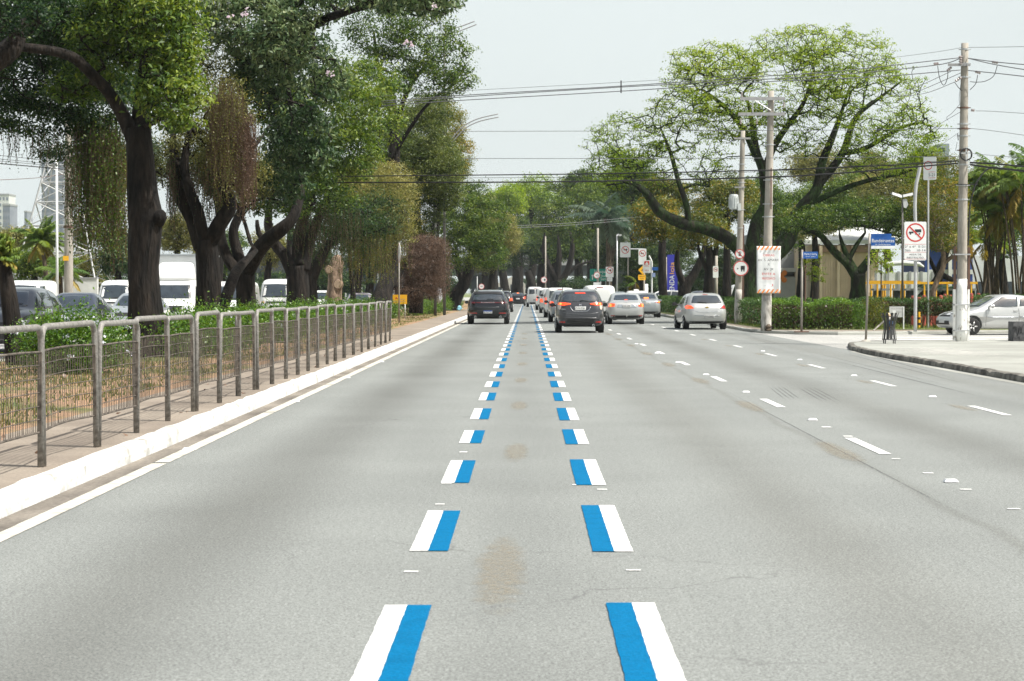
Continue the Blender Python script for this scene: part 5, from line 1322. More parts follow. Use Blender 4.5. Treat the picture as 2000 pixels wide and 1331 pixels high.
# --- across the road: big spreading tree
YB = 96
def _t(*pts): return [(a, b, YB + (c if c is not None else 0)) for a, b, c in pts]
tree('spreading_tree', 'huge umbrella shaped tree with bare mossy limbs and sparse fresh green leaves on the right', None,
     [(_t((1462, 600, 0), (1464, 560, 0), (1468, 520, 0), (1462, 490, 0)), [.95, .72, .62, .58]),
      (_t((1455, 500, 0), (1420, 466, -.5), (1380, 447, -1), (1330, 435, -1.5), (1290, 415, -2), (1262, 378, -2.4), (1238, 360, -2.8)), [.36, .31, .28, .26, .24, .19, .12]),
      (_t((1345, 438, -1.4), (1340, 400, -1.6), (1325, 355, -1.8), (1310, 300, -2), (1290, 250, -2.2)), [.17, .14, .11, .09, .04]),
      (_t((1468, 500, 0), (1476, 440, .4), (1495, 400, .6), (1492, 340, .6), (1478, 300, .6), (1470, 250, .6), (1462, 200, .6)), [.37, .30, .27, .23, .19, .14, .06]),
      (_t((1492, 340, .6), (1510, 290, .4), (1535, 250, .2), (1570, 200, 0), (1590, 140, 0)), [.2, .17, .14, .10, .06]),
      (_t((1476, 305, .6), (1450, 250, .4), (1410, 205, .2), (1370, 175, 0)), [.16, .13, .10, .06]),
      (_t((1476, 520, 0), (1530, 480, 1), (1548, 440, 1.2), (1570, 405, 1.4), (1595, 370, 1.5), (1605, 320, 1.6), (1625, 270, 1.6), (1640, 230, 1.6), (1660, 170, 1.6)), [.46, .42, .38, .34, .27, .20, .15, .10, .04]),
      (_t((1600, 360, 1.5), (1645, 300, 1.8), (1672, 230, 2), (1720, 190, 2.2), (1760, 160, 2.4)), [.22, .18, .13, .08, .03]),
      (_t((1580, 400, 1.4), (1640, 372, 1.2), (1700, 352, 1), (1760, 340, .8), (1810, 320, .6)), [.17, .13, .10, .06, .025]),
      (_t((1540, 455, 1.1), (1600, 430, .6), (1680, 438, 0), (1750, 425, -.6), (1830, 400, -1)), [.20, .17, .15, .12, .06]),
      (_t((1640, 300, 1.8), (1690, 290, 1.4), (1760, 250, 1), (1800, 240, .6)), [.15, .12, .08, .05])],
     [blob(1500, 165, YB, 210, 85, 4.5) + (.52, .5), blob(1640, 130, YB, 120, 80, 4) + (.6, .55), blob(1400, 130, YB, 110, 45, 3.4) + (.8, .7), blob(1700, 190, YB, 120, 75, 4) + (.5, .45), blob(1330, 215, YB - 1, 70, 50, 3) + (.75, .6), blob(1230, 275, YB - 2, 90, 60, 3) + (.62, .28), blob(1200, 330, YB - 2, 60, 45, 2.6) + (.9, .2), blob(1330, 320, YB - 1, 110, 60, 3.4) + (.38, .22), blob(1740, 300, YB, 110, 60, 3.4) + (.5, .22), blob(1600, 260, YB, 130, 55, 3.2) + (.34, .28), blob(1500, 260, YB + 1, 110, 60, 3.2) + (.3, .28), blob(1560, 90, YB, 90, 40, 3.2) + (.6, .6), blob(1790, 330, YB, 55, 35, 2.2) + (.5, .45), blob(1420, 240, YB, 80, 40, 3) + (.55, .45), blob(1780, 260, YB, 60, 60, 2.5) + (.7, .4)],
     GREEN_LITE, bark=M_BARKM, leaf=.105, wr=.5, per=19, cl_r=.27, seed=31, droop=.1, tipr=.014, density=.60, wob=.05, sag=.10, step=.5, branch_n=4, sun_tip=.2, flatten=.7)

tree('park_tree', 'smaller dark forked tree in front of the beige warehouse', None,
     [([(1675, 592, 88), (1676, 560, 88), (1676, 535, 88)], [.42, .32, .30]), ([(1674, 540, 88), (1655, 515, 88), (1628, 490, 88), (1600, 458, 88), (1570, 450, 88)], [.26, .2, .17, .13, .08]), ([(1677, 535, 88), (1692, 515, 88), (1708, 490, 88), (1730, 470, 88)], [.22, .18, .14, .08]), ([(1668, 525, 88), (1650, 490, 88), (1640, 460, 88)], [.15, .12, .08]), ([(1656, 512, 88), (1672, 480, 88), (1690, 455, 88)], [.12, .1, .06])],
     [blob(1620, 430, 88, 70, 28, 2) + (.9, .3), blob(1700, 420, 89, 80, 34, 2.2) + (.9, .25), blob(1560, 440, 89, 50, 24, 1.6) + (.8, .3), blob(1760, 440, 89, 50, 30, 1.8) + (.7, .35)],
     GREEN_MID, leaf=.11, per=30, cl_r=.36, seed=32, bark=M_BARKM)
tree('park_tree', 'leafy olive tree with reddish twisting trunks just left of the white based pole', None,
     [([(1821, 610, 86), (1822, 575, 86), (1832, 545, 86), (1843, 520, 86), (1842, 490, 86), (1838, 470, 86)], [.14, .12, .11, .11, .09, .07]), ([(1843, 515, 86), (1862, 500, 86), (1890, 480, 86)], [.10, .08, .05]), ([(1838, 480, 86), (1826, 460, 86), (1815, 440, 86)], [.06, .05, .03])],
     [blob(1835, 400, 86, 60, 55, 1.8) + (1, .55), blob(1850, 470, 86, 50, 30, 1.5) + (.9, .5), blob(1815, 450, 87, 40, 45, 1.4) + (.8, .45), blob(1840, 340, 87, 50, 40, 1.6) + (.8, .4), blob(1780, 420, 90, 40, 60, 1.6) + (.7, .35)],
     YELLOWISH, leaf=.10, per=34, cl_r=.32, seed=33, bark=M_STUMP)
tree('park_tree', 'dark trunk tree leaning behind the blue hall, right of the truck ban sign', None,
     [([(1800, 585, 104), (1830, 550, 104), (1838, 520, 104), (1850, 490, 104)], [.3, .26, .22, .14]), ([(1836, 535, 104), (1862, 548, 104), (1890, 552, 104)], [.16, .14, .1]), ([(1832, 540, 104), (1815, 505, 104), (1800, 480, 104)], [.14, .1, .07])],
     [blob(1850, 440, 104, 70, 50, 2.4) + (.8, .35), blob(1780, 460, 105, 50, 30, 2) + (.6, .3)],
     GREEN_MID, leaf=.12, per=30, cl_r=.38, seed=34)
BK = 'trees in the park behind the hedge'
def bgtree(label, px, py, Y, w_, h, lm, seed, trunk=None, leaf=.19, per=44, cl=.5, var=.45, name='park_tree', group=BK, density=1.0, base=590, sub=4):
    rr = random.Random(seed)
    cr = [blob(px, py, Y, w_ * .62, h * .62) + (1.3, var)]
    for k in range(sub):
        a = k * 6.283 / sub + rr.uniform(0, 1); cr.append(blob(px + w_ * .52 * math.cos(a), py + h * .5 * math.sin(a), Y + rr.uniform(-1.5, 1.5), w_ * rr.uniform(.38, .52), h * rr.uniform(.38, .55)) + (.9, var + rr.uniform(-.15, .12)))
    tr = trunk or [([(px + rr.uniform(-8, 8), base, Y), (px + rr.uniform(-8, 8), (base + py) / 2, Y), (px, py, Y)], [9 / FPX * Y, 7 / FPX * Y, 4 / FPX * Y])]
    return tree(name, label, None, tr, cr, lm, leaf=leaf, per=per, cl_r=cl, seed=seed, group=group, density=density, branch_n=3, boles=True)
bgtree('yellowing tree with two dark twisting trunks behind the dual prohibition signs', 1290, 440, 128, 70, 55, YELLOWISH, 41, var=.6,
       trunk=[([(1338, 590, 128), (1340, 560, 128), (1356, 535, 128), (1372, 500, 128), (1378, 470, 128)], [.5, .36, .26, .2, .14]), ([(1340, 565, 128), (1325, 530, 128), (1322, 500, 128), (1330, 470, 128)], [.28, .2, .15, .1])])
bgtree('yellowing tree with a straight dark trunk left of the round prohibition signs', 1370, 455, 124, 70, 50, YELLOWISH, 42, var=.5,
       trunk=[([(1384, 592, 124), (1386, 555, 124), (1388, 520, 124), (1384, 480, 124)], [.42, .36, .3, .18]), ([(1388, 530, 124), (1398, 490, 124), (1400, 460, 124)], [.22, .16, .1]), ([(1387, 540, 124), (1368, 500, 124), (1362, 470, 124)], [.16, .12, .08])])
bgtree('round green tree behind the transformer pole', 1420, 400, 140, 90, 70, YELLOWISH, 43, var=.4)
bgtree('green tree behind the construction banner', 1510, 450, 135, 60, 70, GREEN_MID, 44)
bgtree('dark green tree between the banner and the small street name plate', 1560, 420, 142, 70, 60, GREEN_MID, 45, var=.35)
bgtree('large green tree above the warehouse roof', 1650, 390, 150, 90, 60, GREEN_MID, 46)
bgtree('olive tree behind the double floodlight', 1740, 390, 138, 80, 75, OLIVE, 47, var=.4)
bgtree('green tree filling the gap above the blue hall', 1800, 350, 150, 70, 70, GREEN_MID, 48)
bgtree('tall green tree at the right edge behind the palms', 1960, 430, 130, 90, 90, GREEN_MID, 49, var=.35)
bgtree('dark tree behind the blue totem', 1300, 500, 180, 60, 50, GREEN_DARK, 50)
bgtree('dark tree behind the yellow diamond sign', 1250, 510, 190, 45, 50, GREEN_DARK, 51)
bgtree('dark bushy tree behind the parked dark car', 1400, 530, 175, 70, 45, GREEN_DARK, 52)
bgtree('low dark tree beyond the construction banner', 1480, 530, 170, 60, 45, GREEN_DARK, 53)
FARG = 'far trees around the underpass'
for i, (px, py, Y, w_, h_, lb) in enumerate([(1000, 465, 325, 46, 40, 'hazy tree filling the left half of the road end'), (1070, 470, 320, 56, 34, 'hazy tree behind the many limbed far trunk'), (1150, 455, 300, 50, 44, 'hazy tree between the far trunk and the feather palms')]):
    bgtree(lb, px, py, Y, w_, h_, GREEN_MID, 560 + i, leaf=.34, cl=.9, per=40, name='far_tree', group=FARG, var=.4)
bgtree('bright yellow green tree at the vanishing end of the avenue', 1035, 385, 330, 75, 42, GREEN_LITE, 61, leaf=.38, cl=1.1, per=36, name='far_tree', group=FARG, var=.4)
bgtree('mid green rounded tree over the road end', 1085, 430, 270, 62, 62, GREEN_MID, 62, leaf=.32, cl=.9, per=40, name='far_tree', group=FARG, var=.5,
       trunk=[([(1092, 588, 262), (1092, 565, 262), (1088, 548, 262)], [1.0, .8, .7]), ([(1090, 552, 262), (1072, 520, 262), (1062, 490, 262), (1064, 455, 262)], [.5, .4, .3, .2]), ([(1088, 550, 262), (1092, 500, 262), (1090, 460, 262)], [.5, .35, .2]), ([(1092, 556, 262), (1110, 525, 262), (1118, 480, 262), (1112, 450, 262)], [.55, .4, .3, .2]), ([(1096, 548, 262), (1125, 522, 262), (1160, 508, 262)], [.3, .22, .12])])
bgtree('deep green tall tree right of the road end', 1160, 425, 255, 62, 75, GREEN_MID, 63, leaf=.32, cl=.9, per=40, name='far_tree', group=FARG, var=.45)
bgtree('dark tree standing over the left mouth of the underpass', 1010, 500, 300, 50, 40, GREEN_DARK, 64, leaf=.3, cl=.9, per=40, name='far_tree', group=FARG, trunk=[([(1048, 590, 290), (1040, 560, 290), (1030, 530, 290)], [.8, .6, .5])])
bgtree('dark tree behind the green direction sign', 1200, 500, 240, 55, 50, GREEN_DARK, 65, leaf=.28, cl=.8, per=40, name='far_tree', group=FARG)
bgtree('green tree beside the feather palms', 1235, 430, 235, 50, 60, GREEN_MID, 66, leaf=.28, cl=.8, per=40, name='far_tree', group=FARG)
bgtree('dark tree closing the far end left of the road', 960, 450, 340, 50, 60, GREEN_MID, 67, leaf=.35, cl=1.1, per=36, name='far_tree', group=FARG, var=.35)
bgtree('dark crown above the parapet of the underpass', 1085, 480, 300, 60, 34, GREEN_DARK, 68, leaf=.3, cl=.9, per=34, name='far_tree', group=FARG)
bgtree('dark crown above the right side of the underpass', 1150, 490, 310, 50, 30, GREEN_DARK, 69, leaf=.3, cl=.9, per=30, name='far_tree', group=FARG)
LEFTG = 'trees beyond the far carriageway'
bgtree('pale drooping olive tree between the thick trunk and the knotted trunk', 350, 460, 122, 50, 60, OLIVE, 71, leaf=.16, cl=.4, per=46, group=LEFTG, name='roadside_tree', var=.55)
bgtree('drooping olive tree behind the low forks of the third trunk', 530, 490, 130, 45, 45, OLIVE, 72, leaf=.16, cl=.4, per=46, group=LEFTG, name='roadside_tree', var=.6)
bgtree('broad leaved bluish green tree left of the thick trunk', 225, 500, 112, 42, 55, GREEN_GREY, 73, leaf=.22, cl=.4, per=40, group=LEFTG, name='roadside_tree', var=.35)
bgtree('light green tree at the foot of the lattice tower', 170, 530, 116, 40, 40, OLIVE, 74, leaf=.15, cl=.4, per=40, group=LEFTG, name='roadside_tree', var=.5)
bgtree('green bushy tree behind the left edge cars', 60, 520, 104, 50, 42, GREEN_MID, 75, leaf=.2, cl=.4, per=40, group=LEFTG, name='roadside_tree', var=.65, base=575)
bgtree('olive tree beyond the road sign, left of the lattice tower', 20, 470, 125, 60, 25, OLIVE, 76, leaf=.16, cl=.4, per=40, group=LEFTG, name='roadside_tree', var=.45)
bgtree('dark tree behind the white box truck', 430, 500, 140, 60, 60, GREEN_MID, 77, leaf=.2, cl=.5, per=40, group=LEFTG, name='roadside_tree', var=.35)
bgtree('dark tree behind the boxy minibus', 620, 520, 150, 60, 45, GREEN_DARK, 78, leaf=.2, cl=.5, per=40, group=LEFTG, name='roadside_tree', var=.3)
bgtree('dark tree behind the thin forked tree', 720, 510, 160, 60, 50, GREEN_DARK, 79, leaf=.2, cl=.5, per=40, group=LEFTG, name='roadside_tree', var=.3)
bgtree('dark tree in the shade right of the withered creeper', 860, 560, 175, 40, 30, GREEN_DARK, 80, leaf=.2, cl=.5, per=40, group=LEFTG, name='roadside_tree', var=.3)
bgtree('light green tree between the pole and the thick trunk', 165, 455, 128, 36, 50, OLIVE, 81, leaf=.16, cl=.4, per=36, group=LEFTG, name='roadside_tree', var=.55)

UND = 'dark undergrowth at the far ends'
for i, (px, py, Y, w_, h_, lb) in enumerate([(470, 560, 165, 60, 26, 'dark shrubbery behind the white van with the lit headlight'), (560, 555, 170, 60, 28, 'dark shrubbery behind the boxy minibus roof'), (760, 560, 190, 60, 26, 'dark shrubbery left of the withered creeper'), (850, 575, 210, 50, 20, 'dark shrubbery under the bushy tree left of the black car'), (940, 560, 430, 40, 24, 'dark shrubbery beyond the left mouth of the underpass'), (1060, 560, 440, 50, 22, 'dark shrubbery seen through the middle of the underpass'), (1130, 565, 230, 40, 20, 'dark shrubbery left of the green direction sign'), (1215, 570, 240, 50, 18, 'dark shrubbery behind the white minivan'), (1265, 560, 200, 40, 26, 'dark shrubbery behind the bent white post'),
        (1345, 560, 190, 60, 24, 'dark shrubbery behind the parked dark car'), (1430, 565, 185, 60, 22, 'dark shrubbery behind the slim concrete pole'), (1500, 575, 160, 60, 18, 'dark shrubbery behind the banner'), (300, 545, 135, 70, 30, 'shrubbery behind the box truck'), (200, 560, 122, 60, 18, 'shrubbery behind the rounded white van'), (660, 560, 175, 60, 26, 'dark shrubbery behind the pruned stump')]):
    bgtree(lb, px, py, Y, w_, h_, GREEN_DARK, 500 + i, leaf=.24, cl=.5, per=36, group=UND, name='undergrowth', var=.25, base=588)
for i, (px, py, Y, w_, h_, lm, lb) in enumerate([(1300, 390, 150, 60, 50, YELLOWISH, 'yellowish crown behind the long left limb of the big tree'), (1480, 380, 160, 60, 55, GREEN_MID, 'green crown showing between the two utility poles'), (1590, 330, 165, 60, 50, OLIVE, 'olive crown seen through the right limbs of the big tree'), (1235, 360, 200, 60, 60, GREEN_MID, 'deep green crown left of the long limb'), (1130, 370, 280, 60, 40, GREEN_MID, 'hazy green crown over the far end of the road'), (985, 400, 310, 40, 45, GREEN_LITE, 'bright crown just left of the road end'), (1700, 340, 160, 60, 50, OLIVE, 'olive crown behind the bent post top'), (1890, 400, 120, 40, 70, GREEN_MID, 'green crown right behind the white based pole'), (1180, 380, 290, 50, 50, GREEN_MID, 'green crown behind the feather palms'), (1018, 430, 345, 52, 50, GREEN_MID, 'hazy crown closing the gap above the road end'), (1060, 495, 300, 50, 26, GREEN_MID, 'low foliage hanging before the underpass deck'), (1125, 492, 270, 52, 30, GREEN_MID, 'low foliage right of the middle trunks at the road end'), (955, 500, 320, 40, 40, GREEN_MID, 'low foliage over the left mouth of the underpass'), (270, 320, 112, 60, 60, GREEN_DARK, 'dark crown filling the gap behind the thick trunk'), (430, 330, 118, 80, 60, GREEN_DARK, 'dark crown behind the knotted trunk'), (570, 340, 122, 80, 60, GREEN_DARK, 'dark crown behind the middle of the median row'), (700, 360, 128, 70, 60, GREEN_DARK, 'dark crown behind the olive creeper tree'), (1590, 440, 125, 70, 36, OLIVE, 'olive foliage in front of the warehouse roof'), (1930, 380, 112, 60, 50, GREEN_MID, 'light green crown behind the short clump of palms')]):
    bgtree(lb, px, py, Y, w_, h_, lm, 540 + i, leaf=.2 * Y / 150, cl=.5 * Y / 150, per=44, group=BK, name='park_tree', var=.4)
# --- shrubs
def shrub(name, label, c, rad, lm, leaf=.05, n=5200, seed=1, group=None, flowers=0, cat='shrub', stems=True, low=False):
    r = np.random.default_rng(seed)
    t = thing(name, label, cat, tuple(c), group=group)
    k = max(10, int(n / 38)); cen = ell_points(r, (0, 0, rad[2] * .95), rad, k, .5)
    cen[:, 2] = np.clip(cen[:, 2], .03, None)
    idx = np.repeat(np.arange(k), n // k)
    C = cen[idx] + r.normal(size=(len(idx), 3)) * np.mean(rad) * .17; C[:, 2] = np.abs(C[:, 2])
    leaf_cloud('foliage', C, leaf, .5, lm, t, r, var=.42 + r.normal(0, .12, k)[idx], jitter_var=.2)
    if stems:
        A, par, rd, nT = grow([([np.array([0, 0, 0.]), np.array([0, 0, rad[2] * .5])], [.04, .03])], cen[:60], r, step=.25, tipr=.006)
        me = limbs_mesh('stems', A, par, rd, range(1, len(A)), 4)
        if me: link('stems', me, M_BARK2, t)
    if flowers:
        fc = ell_points(r, (0, 0, rad[2] * .98), np.array(rad) * 1.06, flowers, .95); fc = fc[fc[:, 2] > rad[2] * .6]
        C = np.repeat(fc, 9, 0) + r.normal(size=(len(fc) * 9, 3)) * .03
        leaf_cloud('blossom', C, .045, .9, FLOWER, t, r)
    return t
shrub('flowering_shrub', 'large bright green bush with pale blue flowers behind the nearest rail panels', (-7.2, 31.9, .15), (.95, .8, .52), HEDGE, leaf=.055, n=15000, seed=101, flowers=28)
_sl = ['bush left of the knotted trunk, behind the fourth rail panel', 'bush at the foot of the knotted trunk', 'bush between the knotted trunk and the third trunk', 'bush under the third trunk', 'bush below the boxy minibus', 'bush at the foot of the twin dark trunks', 'bush in front of the pruned stump', 'bush below the mauve car', 'bush below the thin forked tree', 'bush left of the yellow sign']
for i, (Y, lab) in enumerate(zip([40.5, 46.5, 51.5, 57, 62.5, 68, 75, 82, 89, 98], _sl)):
    rr = random.Random(i)
    shrub('flowering_shrub', 'green ' + lab, (-7.0 + rr.uniform(-.1, .15), Y, .15), (.85 + rr.uniform(-.05, .15), 1.45, .47 + rr.uniform(-.03, .05)), HEDGE, leaf=.07, n=8000, seed=110 + i, group='bushes along the median', flowers=8)
for i, (px, Y, lab) in enumerate([(822, 112, 'dark green low bush right of the yellow sign'), (843, 120, 'rounded green bush below the withered creeper'), (860, 130, 'third low bush right of the yellow sign'), (874, 142, 'small bush just left of the blue plastic bag'), (897, 165, 'far low bush behind the blue plastic bag')]):
    c = P(px, 600, Y); shrub('low_bush', lab, (c.x - .3, Y, .15), (.62, 1.2, .50), HEDGE, leaf=.09, n=2600, seed=130 + i, group='low bushes at the far end of the verge')

# --- clipped hedges: a box of leaves over twiggy stems
def hedge(label, pts, width, z0, z1, lm, seed, density=900, leaf=.06, name='clipped_hedge', group=None, stems=True):
    r = np.random.default_rng(seed); a, b = np.array(pts[0], float), np.array(pts[1], float); ln = np.linalg.norm(b - a); d = (b - a) / ln; nn = np.array([-d[1], d[0]])
    t = thing(name, label, 'hedge', (a[0], a[1], .12), group=group)
    n = int(density * ln * (width + (z1 - z0)) )
    u = r.uniform(0, ln, n); f = r.integers(0, 4, n); h = z1 - z0
    top = .05 * np.sin(u * 3.1 + seed) + .04 * np.sin(u * 7.7)
    v = np.where(f == 0, -width / 2, np.where(f == 1, width / 2, r.uniform(-width / 2, width / 2, n))); z = np.where(f >= 2, h + top, r.uniform(0, 1, n) ** .8 * (h + top))
    v = v + r.normal(0, .05, n); z = z + r.normal(0, .04, n)
    C = np.stack([d[0] * u + nn[0] * v, d[1] * u + nn[1] * v, z + z0], 1)
    endm = r.uniform(size=n) < .06; C[endm, 0] += 0
    lump = .42 + .12 * np.sin(u * 5 + 1) + .22 * (z / h - .5)
    leaf_cloud('foliage', C, leaf, .5, lm, t, r, var=lump, up=.5)
    # dense inner twig mass
    n2 = int(n * .25); u = r.uniform(0, ln, n2); v = r.uniform(-width * .35, width * .35, n2); z = r.uniform(0, h * .9, n2) + z0
    leaf_cloud('inner_twigs', np.stack([d[0] * u + nn[0] * v, d[1] * u + nn[1] * v, z], 1), .16, .5, BROWNV, t, r, var=np.full(n2, .0), droop=0)
    if stems:
        Q = []
        for s_ in np.arange(.1, ln, .28):
            for q in range(3):
                x0 = s_ + r.normal(0, .04); v0 = r.normal(0, .06); x1 = x0 + r.normal(0, .14); v1 = v0 + r.normal(0, .15)
                A_ = np.array([d[0] * x0 + nn[0] * v0, d[1] * x0 + nn[1] * v0, 0]); B_ = np.array([d[0] * x1 + nn[0] * v1, d[1] * x1 + nn[1] * v1, z0 + h * .5])
                Q.append((A_, B_))
        A = np.array([p for q in Q for p in q]); par = np.array([-1 if i % 2 == 0 else i - 1 for i in range(len(A))]); rd = np.full(len(A), .012)
        link('stems', limbs_mesh('stems', A, par, rd, range(len(A)), 4), M_BARK2, t)
    return t
hedge('tall clipped hedge with new bright tips behind the banner pole', ((8.95, 73.9), (12.0, 73.9)), 1.1, .05, .98, HEDGE, 201, density=1500)
hedge('long clipped hedge running away along the avenue pavement', ((9.8, 76), (9.9, 150)), 1.0, .0, 1.0, HEDGE_D, 202, density=260, leaf=.10, stems=False)
hedge('leggy clipped hedge on bare stems left of the white based pole', ((13.6, 76.2), (16.6, 76.8)), .9, .48, 1.06, HEDGE_D, 203, density=1300)
hedge('hedge behind the parked saloon car', ((16.6, 80), (26, 83)), .9, .1, 1.15, HEDGE_D, 204, density=500, leaf=.08)
hedge('darker hedge row behind the white notice board', ((13.2, 84), (19, 85)), .9, .0, 1.05, HEDGE_D, 205, density=600, leaf=.08)
hedge('far low hedge in front of the beige warehouse', ((13.0, 105), (20.5, 105)), 1.2, .0, 1.0, HEDGE, 206, density=330, leaf=.10, stems=False)
hedge('second far hedge, just behind the tall clipped hedge', ((11.8, 92), (16.5, 92)), 1.0, .0, .95, HEDGE_D, 207, density=420, leaf=.09, stems=False)
shrub('yellowish_bush', 'loose yellowish bush at the right end of the tall hedge', (12.9, 74.3, .12), (.62, .5, .58), YELLOWISH, leaf=.06, n=3600, seed=210)
shrub('yellowish_bush', 'green leggy bush touching the end of the tall hedge by the street name pole', (12.25, 73.8, .12), (.35, .4, .52), HEDGE, leaf=.06, n=2400, seed=211)

# --- palms
def frond(r, base, az, el, L, leafl, n=26, droop=1.1, w_=.028):
    pts = []; d = np.array([math.cos(az) * math.cos(el), math.sin(az) * math.cos(el), math.sin(el)]); p = np.array(base, float)
    st = L / n; Q = []
    side = np.array([-math.sin(az), math.cos(az), 0])
    for i in range(n):
        q = p + d * st
        f = i / n
        if f > .12:
            ll = leafl * math.sin(math.pi * min(1, (f * .85 + .12))) + .04
            for s_ in (-1, 1):
                for _ in range(2):
                    dr = side * s_ + d * .55 + np.array([0, 0, -.55 - .4 * r.random()]) + r.normal(0, .14, 3); dr /= np.linalg.norm(dr)
                    b = p + d * st * r.random(); e = b + dr * ll * r.uniform(.8, 1.1); m_ = (b + e) / 2 + np.array([0, 0, .03]); wv = np.cross(dr, [0, 0, 1.]); wv = wv / (np.linalg.norm(wv) + 1e-9) * w_ + np.array([0, 0, w_ * .4])
                    Q.append([b, m_ + wv, e, m_ - wv])
        wv = side * .014; Q.append([p - wv, p + wv, q + wv, q - wv]); wv = np.array([0, 0, .014]); Q.append([p - wv, p + wv, q + wv, q - wv])
        p = q; d = d + np.array([0, 0, -droop / n * (.5 + f)]); d /= np.linalg.norm(d)
    return Q
def palm(name, label, stems, L, leafl, nf, m=None, seed=1, group=None, var=.4, trunk_m=None, cat='palm', w_=.028, upright=1.1, droop=1.1):
    r = np.random.default_rng(seed); b0 = np.array(stems[0][0][0]); t = thing(name, label, cat, tuple(b0), group=group)
    Q = []; V = []
    for pts, rs in stems:
        pts = [np.array(p) for p in pts]
        bole('trunk', [Vector(p - b0) for p in pts], rs, trunk_m or M_BARK2, t, seed, n=8, ridge=.03)
        for k in range(nf):
            el = r.uniform(.1, upright) if k > nf * .25 else r.uniform(-.9, .1)
            q = frond(r, pts[-1] - b0, r.uniform(0, 6.28), el, L * r.uniform(.8, 1.1), leafl, w_=w_, droop=droop)
            Q += q; V += [var + (.5 if el < -.2 else 0) + r.normal(0, .15)] * len(q)
    link('fronds', quads_mesh('fronds', np.array(Q).reshape(-1, 3), 4, np.array(V)), m or PALMG, t)
    return t
def clump(px, py_top, Y, n, seed, spread=.7, base=612):
    r = random.Random(seed); out = []
    for k in range(n):
        bx = px + r.uniform(-10, 10); tx = px + r.uniform(-1, 1) * spread * 60; ty = py_top + r.uniform(-35, 45)
        out.append(([P(bx, base, Y), P(bx + (tx - bx) * .35, (base + ty) / 2, Y + r.uniform(-.5, .5)), P(tx, ty, Y + r.uniform(-1.2, 1.2))], [.055, .045, .035]))
    return out
PG = 'clumping palms at the right edge'
palm('clumping_palm', 'clump of slender palms right of the white based pole', clump(1945, 375, 92, 9, 1), 1.7, .42, 8, seed=301, group=PG)
palm('clumping_palm', 'clump of slender palms cut by the right edge of the photo', clump(1992, 350, 90, 9, 2), 1.8, .42, 8, seed=302, group=PG)
palm('clumping_palm', 'short clump of palms with yellowed fronds behind the pole', clump(1925, 440, 98, 6, 3), 1.3, .36, 7, seed=303, group=PG, var=.6)
palm('feather_palm', 'tall feather palm behind the tall lamp post in the distance', [([P(1190, 590, 182), P(1188, 480, 182), P(1182, 425, 182)], [.26, .22, .16])], 3.6, 1.0, 22, seed=304, var=.35, w_=.05, m=leaf_mat('grey_palm_frond', [(.04, .08, .05), (.08, .12, .08), (.14, .18, .12)]))
palm('feather_palm', 'second feather palm, leaning, with dry brown sheaths', [([P(1186, 590, 190), P(1196, 500, 190), P(1215, 440, 190)], [.26, .22, .2])], 3.4, 1.0, 20, seed=305, var=.35, w_=.05, m=MATS['grey_palm_frond'])
palm('young_palm', 'small bright palm under the yellow diamond sign', [([P(1240, 590, 150), P(1240, 552, 150)], [.1, .08])], 1.0, .3, 12, seed=306, var=.5)
palm('young_palm', 'low spreading palm in front of the blue hall', [([P(1838, 600, 100), P(1838, 575, 100)], [.14, .12])], 1.5, .5, 16, seed=307, var=.25, w_=.04, m=MATS['grey_palm_frond'])
palm('sword_leaf_plant', 'spiky sword leaved plant at the left edge, its dark bole leaning over the near panels', [([P(34, 742, 35), P(25, 640, 35), P(14, 560, 35), (lambda p: p)(P(4, 500, 35))], [.20, .17, .14, .10])], .36, .06, 90, seed=308, trunk_m=M_BARK, var=.5, w_=.012, upright=1.5, droop=.3)
palm('sword_leaf_plant', 'tall sword leaved plant left of the concrete pole', [([P(92, 590, 102), P(88, 520, 102), P(78, 470, 102)], [.14, .11, .09])], 1.5, .3, 40, seed=309, var=.5, w_=.03, upright=1.4)
palm('roadside_palm', 'small palm with drooping fronds at the foot of the concrete pole', [([P(118, 590, 98), P(116, 530, 98)], [.16, .13])], 1.5, .4, 18, seed=310, var=.4)

# --- young staked trees on the lawn
for i, (px, base, top, Y, lab) in enumerate([(1721, 602, 510, 80, 'young staked tree with fresh leaves below the street name plates'), (1587, 600, 525, 90, 'young tree with a pale green tuft right of the small street name plate')]):
    tree('young_tree', lab, None, [([(px, base, Y), (px, (base + top) / 2, Y), (px, top, Y)], [.035, .03, .02])], [blob(px, top - 5, Y, 26, 26, .5) + (.5, .6), blob(px + 8, top + 18, Y, 18, 12, .4) + (.4, .6)], GREEN_LITE, leaf=.10, per=20, cl_r=.2, seed=320 + i, bark=M_BARK2)

# --- ground cover: one mass nobody could count
def grass(name, label, regions, m, n, seed, h=.06, group=None):
    r = np.random.default_rng(seed); V = []
    for (x0, x1, y0, y1, z, w_) in regions:
        k = int(n * w_); x = r.uniform(x0, x1, k); y = r.uniform(y0, y1, k)
        keep = (np.sin(x * 1.7 + 1) * np.sin(y * .9) + np.sin(x * 3.1) * np.sin(y * 2.3 + 2) * .6 + r.normal(0, .5, k)) > -.35
        x, y = x[keep], y[keep]; k = len(x); a = r.uniform(0, 6.28, k); hh = h * r.uniform(.4, 1.6, k); w2 = .012
        b = np.stack([x, y, np.full(k, z)], 1); s_ = np.stack([np.cos(a) * w2, np.sin(a) * w2, np.zeros(k)], 1)
        tip = b + np.stack([r.normal(0, .35, k) * hh, r.normal(0, .35, k) * hh, hh], 1)
        V.append(np.stack([b - s_, b + s_, tip], 1))
    V = np.concatenate(V).reshape(-1, 3)
    o = link(name, quads_mesh(name, V, 3, r.uniform(.0, 1, len(V) // 3)), m)
    o['label'] = label; o['category'] = 'grass'; o['kind'] = 'stuff'; return o
